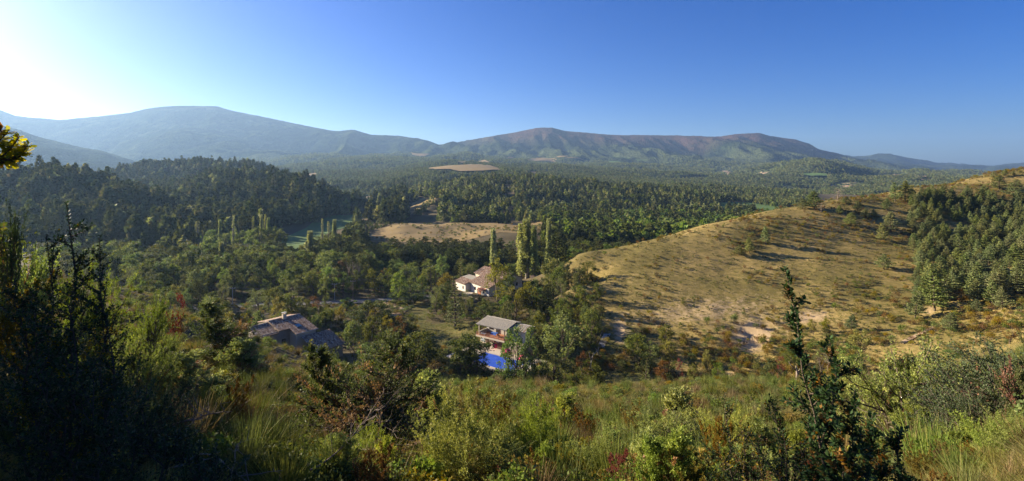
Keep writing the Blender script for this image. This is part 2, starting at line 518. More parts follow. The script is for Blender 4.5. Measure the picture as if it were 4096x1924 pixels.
V = np.stack([GX.ravel(), GY.ravel(), GZ.ravel()], 1)
ii = np.arange((NP_ - 1) * (NT - 1)); a = (ii // (NT - 1)) * NT + ii % (NT - 1)
F = np.stack([a, a + 1, a + NT + 1, a + NT], 1)
me = np_mesh('ground', V, [F], M_ground, smooth=True)
LAWN = np.zeros_like(GX)
for Pg in (hits([(1640, 1205), (1720, 1210), (1700, 1290), (1870, 1290), (1905, 1330), (1880, 1400), (1700, 1400), (1600, 1350)], 90),):
    LAWN += inpoly(GX, GY, Pg)
LAWN += inpoly(GX, GY, [(12, 92), (28, 98), (34, 118), (30, 132), (10, 126), (-14, 132), (-20, 112), (0, 95)])
for nm, arr in (('hill', H), ('scar', SC * 1.0), ('lawn', np.clip(LAWN, 0, 1))):
    at_ = me.attributes.new(nm, 'FLOAT', 'POINT'); at_.data.foreach_set('value', arr.ravel().astype(np.float32))
tag(link('ground', me), kind='structure')

# ---------------------------------------------------------------- far country: one surface with rows of equal distance
M1 = [(-900, 380), (-400, 430), (0, 442), (64, 466), (119, 472), (238, 482), (413, 466), (525, 453), (588, 437), (636, 431), (731, 426), (867, 428), (922, 445), (1018, 463), (1113, 482), (1208, 502), (1328, 526), (1370, 528), (1407, 521), (1487, 541), (1590, 545), (1670, 556), (1733, 576), (1757, 585),
      (1829, 576), (1940, 552), (2051, 533), (2110, 522), (2147, 515), (2210, 513), (2258, 526), (2385, 537), (2480, 543), (2576, 542), (2700, 545), (2767, 547), (2878, 549), (2942, 539), (3037, 534), (3085, 547), (3180, 560), (3236, 576), (3275, 599), (3355, 617), (3430, 640), (3600, 665), (3800, 690), (4100, 700), (5000, 690)]
ROWS = [(930, [(-900, 790), (1100, 790), (1350, 790), (1500, 798), (2900, 810), (5000, 800)]),
        (1300, [(-900, 760), (1000, 745), (1300, 742), (1500, 735), (1640, 712), (1750, 694), (1850, 692), (2010, 690), (2200, 712), (2400, 735), (2700, 750), (3000, 775), (3300, 782), (3600, 765), (4096, 760), (5000, 760)]),
        (1650, [(-900, 755), (0, 745), (600, 735), (1000, 712), (1300, 705), (1500, 702), (1650, 682), (1750, 668), (1860, 662), (1930, 662), (2010, 680), (2200, 697), (2400, 712), (2700, 722), (3000, 742), (3300, 745), (3600, 720), (4096, 730), (5000, 730)]),
        (2300, [(-900, 750), (0, 740), (400, 728), (1000, 680), (1500, 668), (1850, 668), (2200, 672), (2600, 695), (3000, 708), (3200, 655), (3270, 640), (3340, 655), (3420, 690), (3520, 715), (3600, 700), (3680, 690), (3740, 694), (3830, 720), (4096, 715), (5000, 715)]),
        (3200, [(-900, 720), (0, 700), (400, 680), (1000, 645), (1500, 630), (1750, 622), (2048, 634), (2600, 650), (3000, 655), (3300, 668), (3600, 700), (4096, 705), (5000, 700)]),
        (4100, [(-900, 640), (0, 630), (500, 605), (1000, 590), (1500, 597), (1757, 598), (2048, 604), (2400, 606), (3000, 600), (3200, 618), (3430, 660), (3800, 700), (4100, 705), (5000, 700)]),
        (5400, M1),
        (6200, [(-900, 520), (1000, 560), (1757, 640), (2500, 620), (3400, 690), (5000, 700)])]
FU = np.linspace(-1000, 5100, 780)
ry = np.array([r[0] for r in ROWS], float)
rz = np.array([zat(np.interp(FU, [p[0] for p in r[1]], [p[1] for p in r[1]]), r[0]) for r in ROWS])
for k in range(len(rz)):
    if k != 6:
        ker = np.hanning(31); ker /= ker.sum()
        rz[k] = np.convolve(np.pad(rz[k], 15, mode='edge'), ker, 'valid')
FYs = np.exp(np.concatenate([np.linspace(math.log(930), math.log(4100), 150), np.linspace(math.log(4100), math.log(5400), 90)[1:], np.linspace(math.log(5400), math.log(6200), 14)[1:]]))
# monotone cubic through the rows
lr = np.log(ry); hK = np.diff(lr)[:, None]; dl = np.diff(rz, axis=0) / hK
mm = np.zeros_like(rz); mm[1:-1] = np.where(dl[1:] * dl[:-1] > 0, 2 * dl[1:] * dl[:-1] / (dl[1:] + dl[:-1] + 1e-12), 0); mm[0] = dl[0]; mm[-1] = dl[-1]
def far_rows(Y):
    L = np.log(Y)
    k = np.clip(np.searchsorted(lr, L, side='right') - 1, 0, len(ry) - 2)
    t = ((L - lr[k]) / hK[k, 0])[:, None]; h = hK[k]
    return (2 * t**3 - 3 * t**2 + 1) * rz[k] + (t**3 - 2 * t**2 + t) * h * mm[k] + (-2 * t**3 + 3 * t**2) * rz[k + 1] + (t**3 - t**2) * h * mm[k + 1]
FZ = far_rows(FYs)
FUU, FYY = np.meshgrid(FU, FYs)
FYW = FYY * (1 + 0.05 * np.sin(FUU / 520) * np.clip((FYY - 3000) / 2000, 0, 1))   # the crest line wanders in depth
FX = (FUU - 2048) / F0 * FYW
FZ = FZ * FYW / FYY
rel = np.clip((FYY - 3300) / 900, 0, 1) * np.clip((5300 - FYY) / 1100, 0, 1)      # flanks of the mountains
rid = 1 - np.abs(fbm(FX / 620 + FYW / 2600, FYW / 2100, 41, 4, 0.5)) * 1.3
rid2 = 1 - np.abs(fbm(FX / 230, FYW / 900, 47, 3, 0.5)) * 1.3
rid3 = 1 - np.abs(fbm(FX / 95, FYW / 330, 49, 3, 0.5)) * 1.3
FZ += rel * ((rid - 0.5) * 70 + (rid2 - 0.5) * 40 + (rid3 - .5) * 22)
low = np.clip((FYY - 1400) / 900, 0, 1) * np.clip((4300 - FYY) / 900, 0, 1)
FZ += low * (fbm(FX / 300, FYW / 340, 51, 4) * 22)
FZ += fbm(FX / 60, FYW / 60, 55, 3) * 1.6 * np.clip(FYY / 2000, 0, 1)
FZ += fbm(FX / 14, FYW / 14, 57, 2) * 2.6 * np.clip((FYY - 3000) / 1500, 0, 1)
# where the near height field ends the far surface starts below it
FZ -= np.clip((1150 - FYY) / 220, 0, 1) * 10

def far_mat(nt, out):
    g = N(nt)
    p = g.pos()
    n = g.noise(0.0022, 5, 0.6, p, 0.6); n2 = g.noise(0.012, 4, 0.6, p); cl = g.vor(0.085, p)
    trees = g.ramp(cl, [(0.15, (0.050, 0.070, 0.028)), (0.5, (0.026, 0.040, 0.018)), (0.85, (0.008, 0.013, 0.008))])
    up = g.attr('heath').outputs['Fac']
    heath = g.ramp(g.noise(0.03, 5, 0.7, p), [(0.3, (0.045, 0.028, 0.026)), (0.7, (0.13, 0.070, 0.056))])
    light = g.ramp(cl, [(0.1, (0.095, 0.115, 0.042)), (0.8, (0.030, 0.040, 0.020))])
    c = g.mix(g.ramp(n, [(0.50, (0, 0, 0)), (0.60, (1, 1, 1))]), trees, light)
    c = g.mix(g.ramp(g.noise(0.0065, 5, .62, p, 1.0), [(0.40, (1, 1, 1)), (0.55, (0, 0, 0))]), c, (0.014, 0.020, 0.012))
    c = g.mix(g.math('MULTIPLY', up, g.math('ADD', n2, 0.3), True), c, heath)
    lo = g.attr('lowland').outputs['Fac']
    c = g.mix(lo, c, g.ramp(cl, [(0.15, (0.13, 0.15, 0.06)), (0.5, (0.085, 0.105, 0.045)), (0.85, (0.035, 0.045, 0.025))]))
    bare = g.attr('bare').outputs['Fac']
    bm = g.math('MULTIPLY', g.math('SUBTRACT', g.math('ADD', bare, g.noise(0.02, 4, 0.65, p)), 1.0), 9.0, True)
    c = g.mix(bm, c, g.mix(g.noise(0.04, 4, 0.6, p), (0.34, 0.22, 0.13), (0.50, 0.38, 0.26)))
    g.bsdf(out, c, 0.95, g.bump(g.math('ADD', cl, g.math('MULTIPLY', g.noise(0.02, 5, .7, p), -3.0)), 1.0, -9.0), 0.0)
M_far = mat('far_forest_slopes', far_mat)
nU, nY = len(FU), len(FYs)
V = np.stack([FX.ravel(), FYW.ravel(), FZ.ravel()], 1)
ii = np.arange((nY - 1) * (nU - 1)); a = (ii // (nU - 1)) * nU + ii % (nU - 1)
F = np.stack([a, a + 1, a + nU + 1, a + nU], 1)
me = np_mesh('mountain_range', V, [F], M_far, smooth=True)
FV = 680 - FZ / FYW * F0
heath = np.clip((FYY - 4350) / 450, 0, 1) * np.clip((FUU - 1750) / 300, 0, 1) * np.clip((3420 - FUU) / 100, 0, 1)
bare = np.zeros_like(FZ)
for (u, v, du, dv, s) in ((3590, 705, 60, 14, .55), (3700, 715, 70, 20, .6), (3400, 740, 70, 16, .5), (3330, 745, 40, 14, .45), (3120, 780, 110, 16, .45), (2900, 690, 45, 14, .5), (2760, 715, 110, 7, .45), (3050, 690, 50, 12, .45), (3250, 600, 50, 6, .4), (1640, 770, 60, 12, .35), (2580, 655, 120, 4, .3), (3480, 700, 30, 14, .5), (1330, 640, 30, 8, .3), (1245, 555, 10, 16, .35), (2180, 690, 160, 6, .35), (2130, 523, 60, 5, .3)):
    bare = np.maximum(bare, s * np.exp(-((FUU - u) / du) ** 2 - ((FV - v) / dv) ** 2) * 1.3)
for nm, arr in (('heath', heath), ('bare', bare), ('lowland', np.clip((4300 - FYY) / 500, 0, 1) * .8)):
    at_ = me.attributes.new(nm, 'FLOAT', 'POINT'); at_.data.foreach_set('value', arr.ravel().astype(np.float32))
tag(link('mountain_range', me), kind='structure')

def far_at(u, Y):
    """surface point of the far country for column u and distance Y"""
    a = np.clip((np.asarray(u, float) - FU[0]) / (FU[-1] - FU[0]) * (nU - 1), 0, nU - 1.001)
    b = np.interp(np.asarray(Y, float), FYs, np.arange(nY)); b = np.clip(b, 0, nY - 1.001)
    i, j = a.astype(int), b.astype(int); fa, fb = a - i, b - j
    def q(A): return (A[j, i] * (1 - fa) + A[j, i + 1] * fa) * (1 - fb) + (A[j + 1, i] * (1 - fa) + A[j + 1, i + 1] * fa) * fb
    return q(FX), q(FYW), q(FZ)
def far_hit(u, v, ymin=1100, ymax=5300):
    Y = np.linspace(ymin, ymax, 900)
    x, y, z = far_at(np.full(900, float(u)), Y)
    k = np.argmax((680 - z / y * F0) <= v)
    return u, Y[k]

def spur(name, crest, Yc, front, back_drop, Yf, m, amp=14, rows=26, seed=1, step=10):
    """a separate hill or spur: crest line (u, v) at distance Yc, running down to its foot at Yf"""
    us = np.arange(crest[0][0], crest[-1][0] + 1, step)
    cz = zat(np.interp(us, [c[0] for c in crest], [c[1] for c in crest]), Yc)
    fz = zat(np.interp(us, [c[0] for c in front], [c[1] for c in front]), Yf)
    t = np.concatenate([-np.linspace(1, 0, 8)[:-1], np.linspace(0, 1, rows)])[:, None]
    Y = np.where(t < 0, Yc - t * (Yc - Yf) * 0.7, Yc + (Yf - Yc) * t)
    e = np.where(t < 0, t * t, t)
    sm = 1 - (1 - e) ** 1.0
    Z = cz[None] + np.where(t < 0, -back_drop * e, (fz - cz)[None] * (0.35 * t * t + 0.65 * sm))
    X = (us[None] - 2048) / F0 * Y
    Yb = np.broadcast_to(Y, X.shape)
    mid = np.clip(np.minimum(np.abs(t) * 4, 1), 0, 1)
    Z = Z + mid * (fbm(X / 200, Yb / 300, seed, 4) * amp) + fbm(X / 14, Yb / 14, seed + 5, 2) * 2.0
    n, k = X.shape
    ii = np.arange((n - 1) * (k - 1)); a = (ii // (k - 1)) * k + ii % (k - 1)
    V = np.stack([X.ravel(), Yb.ravel(), Z.ravel()], 1)
    me = np_mesh(name, V, [np.stack([a, a + k, a + k + 1, a + 1], 1)], m, smooth=True)
    return tag(link(name, me), kind='structure'), (X, Yb, Z)
spur('spur_hill', [(-900, 470), (-300, 480), (0, 500), (80, 520), (145, 545), (237, 568), (324, 590), (405, 602), (470, 622), (540, 645), (640, 672)], 2900, [(-900, 735), (640, 735)], 120, 1900, M_far, 16, 60, 61, 6)
spur('ridge_hill', [(400, 640), (470, 580), (560, 540), (650, 515), (760, 508), (860, 520), (950, 548), (1060, 580), (1160, 605), (1260, 625)], 4600, [(400, 660), (1260, 650)], 160, 3500, M_far, 30, 50, 66, 6)
spur('distant_ridge', [(3240, 640), (3355, 622), (3419, 626), (3482, 622), (3514, 613), (3560, 617), (3593, 622), (3657, 636), (3736, 650), (3864, 657), (3943, 666), (4007, 660), (4096, 650), (4500, 640), (5200, 660)], 7600, [(3240, 690), (5200, 690)], 200, 5200, M_far, 30, 40, 71, 8)
# base sheet to the horizon
MB().box(-16000, 16000, -2500, 16000, -75, -70).build('plain', M_far)['kind'] = 'structure'
# ---------------------------------------------------------------- plant materials
M_bark = simple('bark', (0.10, 0.075, 0.055), 0.9, 0.35, 8, 0.6, 0.03)
M_pale_bark = simple('pale_bark', (0.30, 0.26, 0.21), 0.85, 0.3, 8, 0.5, 0.03)
M_dead = simple('dead_wood', (0.24, 0.19, 0.15), 0.85, 0.3, 12, 0.5, 0.02)
M_pine = leaf_mat('pine_needles', (0.095, 0.125, 0.045), (0.25, 0.275, 0.098), (0.34, 0.31, 0.13), 0.25, 0.35)
M_fir = leaf_mat('conifer_forest_needles', (0.052, 0.068, 0.026), (0.150, 0.168, 0.060), (0.21, 0.18, 0.080), 0.12, 0.35, matte=True)
M_oak = leaf_mat('oak_leaves', (0.048, 0.070, 0.018), (0.160, 0.185, 0.042), (0.23, 0.19, 0.045), 0.28, 0.35)
M_bright = leaf_mat('bright_leaves', (0.065, 0.105, 0.028), (0.18, 0.24, 0.06), (0.29, 0.31, 0.09), 0.35, 0.3)
M_yellowing = leaf_mat('yellowing_leaves', (0.10, 0.10, 0.020), (0.26, 0.24, 0.045), (0.38, 0.28, 0.05), 0.32, 0.3)
M_orange = leaf_mat('orange_leaves', (0.09, 0.055, 0.018), (0.19, 0.115, 0.035), (0.27, 0.14, 0.04), 0.32, 0.35)
M_red = leaf_mat('red_leaves', (0.10, 0.025, 0.018), (0.22, 0.05, 0.03), (0.28, 0.10, 0.04), 0.32, 0.3)
M_poplar = leaf_mat('poplar_leaves', (0.17, 0.20, 0.070), (0.38, 0.42, 0.17), (0.50, 0.50, 0.26), 0.35, 0.25)
M_willow = leaf_mat('willow_leaves', (0.10, 0.120, 0.045), (0.20, 0.225, 0.085), (0.26, 0.25, 0.12), 0.35, 0.25)
M_juniper = leaf_mat('juniper_scales', (0.105, 0.140, 0.032), (0.31, 0.36, 0.080), (0.46, 0.46, 0.13), 0.30, 0.3)
M_juniper_olive = leaf_mat('olive_juniper_scales', (0.038, 0.058, 0.018), (0.110, 0.135, 0.036), (0.21, 0.19, 0.06), 0.3, 0.25)
M_juniper_dark = leaf_mat('dark_juniper_scales', (0.035, 0.060, 0.026), (0.095, 0.135, 0.055), (0.15, 0.19, 0.075), 0.2, 0.25)
M_brown_spray = leaf_mat('withered_sprays', (0.16, 0.075, 0.035), (0.30, 0.16, 0.08), None, 0.25, 0.3)
M_box_leaf = leaf_mat('box_leaves', (0.016, 0.034, 0.012), (0.045, 0.080, 0.022), (0.09, 0.12, 0.03), 0.22, 0.25, 0.3, 0.5)
M_box_rust = leaf_mat('rusty_box_leaves', (0.10, 0.06, 0.012), (0.24, 0.13, 0.02), (0.30, 0.10, 0.02), 0.3, 0.25, 0.35, 0.5)
M_box_gold = leaf_mat('golden_box_leaves', (0.10, 0.085, 0.015), (0.26, 0.20, 0.025), (0.32, 0.16, 0.02), 0.3, 0.3, 0.4, 0.4)
M_broom = leaf_mat('broom_stems', (0.070, 0.100, 0.026), (0.19, 0.22, 0.055), (0.32, 0.28, 0.10), 0.2, 0.3)
M_broom_dry = leaf_mat('withered_broom_stems', (0.11, 0.080, 0.040), (0.24, 0.175, 0.085), (0.32, 0.25, 0.13), 0.2, 0.3)
M_grass = leaf_mat('dry_grass_blades', (0.14, 0.120, 0.045), (0.29, 0.24, 0.095), (0.15, 0.18, 0.05), 0.3, 0.4)
M_meadow = leaf_mat('meadow_grass_blades', (0.095, 0.110, 0.025), (0.24, 0.235, 0.06), (0.34, 0.29, 0.10), 0.3, 0.4)
M_oakleaf = leaf_mat('autumn_oak_leaves', (0.20, 0.22, 0.015), (0.50, 0.46, 0.03), (0.40, 0.20, 0.03), 0.5, 0.2)

rs = np.random.RandomState
def unit(v): return v / np.maximum(np.linalg.norm(v, axis=-1, keepdims=True), 1e-9)
def rdir(r, n): return unit(r.normal(size=(n, 3)))

def diamonds(c, a, b, t):
    """pointed leaves: centres, half length vectors, half width vectors"""
    n = len(c)
    V = np.stack([c - a, c + b, c + a, c - b], 1).reshape(-1, 3)
    F = np.arange(n * 4).reshape(n, 4)
    return V, F, np.repeat(t, 4)

def leaves(r, c, size, aspect=0.6, up=None, upw=0.0, t=None, jit=0.35):
    n = len(c)
    a = rdir(r, n)
    if up is not None: a = unit(a * (1 - upw) + up * upw)
    b = unit(np.cross(a, rdir(r, n)))
    s = size * (1 + jit * (r.rand(n) * 2 - 1))
    return diamonds(c, a * s[:, None] * .5, b * s[:, None] * .5 * aspect, r.rand(n) if t is None else t)

def join(parts):
    Vs, Fs, Ts, o = [], [], [], 0
    for V, F, T in parts:
        Vs.append(V); Fs.append(F + o); Ts.append(T); o += len(V)
    return np.concatenate(Vs), np.concatenate(Fs), np.concatenate(Ts)

def tubes(segs, sides=5):
    """segs: list of (points (k,3), radii (k,)) -> quads"""
    Vs, Fs, o = [], [], 0
    th = np.arange(sides) * 2 * np.pi / sides
    cs, sn = np.cos(th), np.sin(th)
    for P, rad in segs:
        P = np.asarray(P, float); k = len(P)
        d = unit(np.gradient(P, axis=0))
        ref = np.array([1.0, 0, 0]) if abs(d[0, 0]) < 0.8 else np.array([0, 1.0, 0])
        a = unit(np.cross(d, ref)); b = np.cross(d, a)
        ring = P[:, None] + (a[:, None] * cs[None, :, None] + b[:, None] * sn[None, :, None]) * np.asarray(rad)[:, None, None]
        Vs.append(ring.reshape(-1, 3))
        i = np.arange(k - 1)[:, None] * sides; j = np.arange(sides)[None]; j2 = (j + 1) % sides
        q = np.stack([i + j, i + j2, i + sides + j2, i + sides + j], -1).reshape(-1, 4)
        Fs.append(q + o); o += len(ring) * sides
    V = np.concatenate(Vs)
    return V, np.concatenate(Fs), np.full(len(V), .5)

def curve(r, p, d, L, k=5, wob=0.15, up=0.0):
    """a wandering limb"""
    P = [np.array(p, float)]; d = np.array(d, float)
    for i in range(k):
        d = unit(d + r.normal(size=3) * wob + np.array([0, 0, up]))
        P.append(P[-1] + d * L / k)
    return np.array(P), d

# --- broad-leaved tree, about 10 m: clumps of leaves carried by limbs
def broadleaf(seed, leaf, bark=None, H=10.0, W=3.4, base=0.22, nclump=26, per=110, lsize=0.30, clump=1.15, top=1.0, gap=0.0, aspect=0.7):
    r = rs(seed)
    cz0 = H * base
    cs = []
    while len(cs) < nclump:
        d = rdir(r, 1)[0]; rad = 0.45 + 0.5 * r.rand() ** 0.6
        f = (d[2] * rad + 1) / 2
        wz = W * (1 - 0.35 * top * f ** 2)
        p = np.array([d[0] * rad * wz, d[1] * rad * wz, cz0 + (H - cz0) * (0.5 + d[2] * rad * 0.52)])
        cs.append(p)
    cs = np.array(cs)
    segs = []
    trunk, _ = curve(r, (0, 0, -0.4), (0, 0, 1), H * 0.72, 6, 0.06)
    segs.append((trunk, np.linspace(0.22, 0.07, 7) * H / 10))
    for c in cs[r.permutation(len(cs))[:14]]:
        k = min(5, max(1, int(c[2] / H * 6) - 1)); p0 = trunk[k]
        mid = (p0 + c) / 2 + np.array([0, 0, -0.25]) + r.normal(size=3) * .15
        segs.append((np.array([p0, mid, c]), np.array([0.075, 0.05, 0.02]) * H / 10))
    parts = []
    for c in cs:
        n = int(per * (0.7 + 0.6 * r.rand())); s = clump * (0.7 + 0.6 * r.rand())
        q = rdir(r, n) * (r.rand(n, 1) ** 0.45)
        q[:, 2] *= 0.75
        # sub-puffs give a knobbly outline
        k = rdir(r, 7); q = q * 0.62 + k[r.randint(7, size=n)] * 0.42
        parts.append(leaves(r, c + q * s, lsize, aspect, t=np.clip(r.normal(0.42, 0.25, n) + q[:, 2] * 0.15, 0, 1)))
    Vc, Fc, Tc = join(parts)
    Vt, Ft, Tt = tubes(segs, 6)
    return np_mesh('trunk', Vt, [Ft], bark or M_bark, tint=Tt, smooth=True), np_mesh('crown', Vc, [Fc], leaf, tint=Tc)

# --- pine, about 9 m: whorls of boughs, tufts turned up
def pine(seed, leaf, H=9.0, W=2.9, base=0.16, nwh=11, per=84, tuft=0.34, cone=0.85, ragged=0.3, flat=0.5, nb=7):
    r = rs(seed)
    trunk, _ = curve(r, (0, 0, -0.4), (0, 0, 1), H * 0.97 + 0.4, 8, 0.025)
    segs = [(trunk, np.linspace(0.17, 0.03, 9) * H / 9)]
    parts = []
    for w in range(nwh):
        f = w / (nwh - 1.0)
        z = H * (base + (0.97 - base) * f)
        px = np.array([np.interp(z, trunk[:, 2], trunk[:, i]) for i in range(3)])
        R0 = W * ((1 - f) ** cone * 0.86 + 0.14) * (0.35 + 0.65 * min(1, (f + 0.12) / 0.28))
        n = nb if f < 0.8 else 4
        for k in range(n):
            th = 2 * np.pi * (k + r.rand() * .8) / n
            L = R0 * (1 - ragged + 2 * ragged * r.rand())
            e = 0.12 + 0.5 * f + r.normal() * .08
            d = np.array([np.cos(th) * np.cos(e), np.sin(th) * np.cos(e), np.sin(e)])
            P, _ = curve(r, px, d, L, 3, 0.07, 0.05)
            segs.append((P, np.linspace(0.045, 0.012, 4) * H / 9))
            m = int(per * (0.4 + 0.6 * L / W))
            t = 0.3 + 0.7 * r.rand(m) ** 0.7
            q = np.stack([np.interp(t, [0, .33, .67, 1], P[:, i]) for i in range(3)], 1)
            side = np.array([-np.sin(th), np.cos(th), 0])
            q = q + side * (r.normal(size=(m, 1)) * 0.2 * L * (1.1 - 0.5 * t[:, None])) + rdir(r, m) * tuft * flat * np.array([1, 1, .35])
            upv = unit(np.array([0, 0, 1.0]) + d * 0.8)
            parts.append(leaves(r, q, tuft, 0.55, up=upv, upw=0.45, t=np.clip(r.normal(0.42, 0.24, m), 0, 1)))
    Vc, Fc, Tc = join(parts)
    Vt, Ft, Tt = tubes(segs, 5)
    return np_mesh('trunk', Vt, [Ft], M_bark, tint=Tt, smooth=True), np_mesh('crown', Vc, [Fc], leaf, tint=Tc)

# --- Lombardy poplar, about 22 m: steep limbs, narrow plume
def poplar(seed, H=22.0, W=1.5, n=4200, sparse=False, lsize=0.42, plumes=12):
    r = rs(seed)
    segs = []; parts = []
    trunk, _ = curve(r, (0, 0, -0.4), (0, 0, 1), H * 0.93, 8, 0.012)
    segs.append((trunk, np.linspace(0.34, 0.05, 9)))
    for k in range(plumes):
        z0 = H * (0.04 + 0.72 * (k / plumes)); th = k * 2.4 + r.rand()
        top = min(H, z0 + H * (0.22 + 0.16 * r.rand()))
        rad = W * (0.35 + 0.5 * r.rand()) * (1 - 0.55 * (top / H) ** 3)
        P = np.array([[0, 0, z0], [np.cos(th) * rad * .8, np.sin(th) * rad * .8, z0 + (top - z0) * .35], [np.cos(th) * rad * .75, np.sin(th) * rad * .75, top]])
        segs.append((P, np.array([0.12, 0.07, 0.02])))
        m = int(n / plumes * (0.12 if sparse and r.rand() < .75 else 1))
        t = r.rand(m)
        q = np.stack([np.interp(t, [0, .4, 1], P[:, i]) for i in range(3)], 1)
        w = W * 0.42 * np.sin(np.pi * np.clip(t * .9 + .12, 0, 1)) ** .6
        o = rdir(r, m) * (r.rand(m, 1) ** .5); o[:, 2] *= 1.4
        parts.append(leaves(r, q + o * w[:, None], lsize, 0.6, up=np.array([0, 0, 1.0]), upw=0.3, t=np.clip(r.normal(0.45, 0.22, m), 0, 1)))
    m = n // 9 if not sparse else n // 30
    t = r.rand(m); o = rdir(r, m) * W * .4
    parts.append(leaves(r, np.stack([o[:, 0], o[:, 1], H * (.75 + .25 * t)], 1) * np.array([1, 1, 1]), lsize * .9, .6, t=r.rand(m)))
    Vc, Fc, Tc = join(parts); Vt, Ft, Tt = tubes(segs, 5)
    return np_mesh('trunk', Vt, [Ft], M_pale_bark, tint=Tt, smooth=True), np_mesh('crown', Vc, [Fc], M_poplar, tint=Tc)

# --- bare tree
def bare_tree(seed, H=14.0, spread=0.35, nb=26, m=None, steep=True):
    r = rs(seed)
    trunk, _ = curve(r, (0, 0, -0.4), (0, 0, 1), H * 0.8, 7, 0.04)
    segs = [(trunk, np.linspace(0.2, 0.04, 8))]; tw = []
    for k in range(nb):
        i = 1 + int(6 * k / nb); p0 = trunk[i]
        th = r.rand() * 6.28; e = (1.15 if steep else 0.5) + r.normal() * .12
        d = np.array([np.cos(th) * np.cos(e), np.sin(th) * np.cos(e), np.sin(e)])
        P, d2 = curve(r, p0, d, H * spread * (0.6 + .6 * r.rand()), 4, 0.1, 0.05)
        segs.append((P, np.linspace(0.06, 0.015, 5)))
        for j in range(4):
            Q, _ = curve(r, P[1 + r.randint(4)], unit(d2 + r.normal(size=3) * .45), H * .12, 3, 0.15, 0.05)
            tw.append((Q, np.linspace(0.025, 0.008, 4)))
    V, F, T = tubes(segs, 5); V2, F2, T2 = tubes(tw, 3)
    return np_mesh('trunk', V, [F], m or M_dead, tint=T, smooth=True), np_mesh('twigs', V2, [F2], m or M_dead, tint=T2)

# --- low shrub as a single mesh (stems and leaves)
def shrub(seed, leaf, H=1.2, W=0.8, n=420, lsize=0.12, upw=0.35, stems=9, knobs=9):
    r = rs(seed)
    segs = []; k = rdir(r, knobs); k[:, 2] = np.abs(k[:, 2])
    for i in range(stems):
        P, _ = curve(r, (0, 0, -0.1), unit(k[i % knobs] + np.array([0, 0, .7])), H * .8, 3, .1, .1)
        segs.append((P, np.linspace(0.02, .006, 4) * H))
    q = rdir(r, n) * (r.rand(n, 1) ** .5) * .55 + k[r.randint(knobs, size=n)] * .6
    q = q * np.array([W, W, H * .55]) + np.array([0, 0, H * .42])
    q[:, 2] = np.maximum(q[:, 2], 0.03)
    Vl, Fl, Tl = leaves(r, q, lsize, .65, up=np.array([0, 0, 1.0]), upw=upw, t=np.clip(r.normal(.42, .25, n), 0, 1))
    Vs, Fs, Ts = tubes(segs, 3)
    V, F, T = join([(Vl, Fl, Tl), (Vs, Fs, Ts)])
    return np_mesh('shrub', V, [F], [leaf, M_bark], fmat=[0] * len(Fl) + [1] * len(Fs), tint=T)

# --- broom and grass: tufts of thin blades
def blades(r, n, H, lean, w, root, k=3, curl=0.4):
    th = r.rand(n) * 6.28; ln = np.abs(r.normal(0, lean, n)); h = H * (0.55 + 0.45 * r.rand(n))
    p0 = np.stack([np.cos(th) * root * r.rand(n), np.sin(th) * root * r.rand(n), np.full(n, -0.03)], 1)
    d = np.stack([np.cos(th + r.normal(0, .6, n)) * ln, np.sin(th + r.normal(0, .6, n)) * ln, np.ones(n)], 1)
    side = unit(np.cross(d, rdir(r, n)))
    rows = []
    for i in range(k + 1):
        f = i / k
        c = p0 + d * (h * f)[:, None] + np.stack([d[:, 0], d[:, 1], -0.35 * np.hypot(d[:, 0], d[:, 1])], 1) * (curl * h * f * f)[:, None]
        ww = w * (1 - 0.85 * f)
        rows.append(np.stack([c - side * ww, c + side * ww], 1))
    V = np.stack(rows, 1).reshape(n, (k + 1) * 2, 3)
    base = (np.arange(n) * (k + 1) * 2)[:, None]
    F = np.concatenate([base + np.array([[2 * i, 2 * i + 1, 2 * i + 3, 2 * i + 2]]) for i in range(k)], 0)
    return V.reshape(-1, 3), F, np.repeat(np.clip(r.normal(.42, .25, n), 0, 1), (k + 1) * 2)

def broom(seed, m, H=1.3, n=210, lean=0.32, w=0.011, root=0.28, curl=.3):
    r = rs(seed)
    return np_mesh('stems', *(lambda a: (a[0], [a[1]], m))(b := blades(r, n, H, lean, w, root, 3, curl)), tint=b[2])

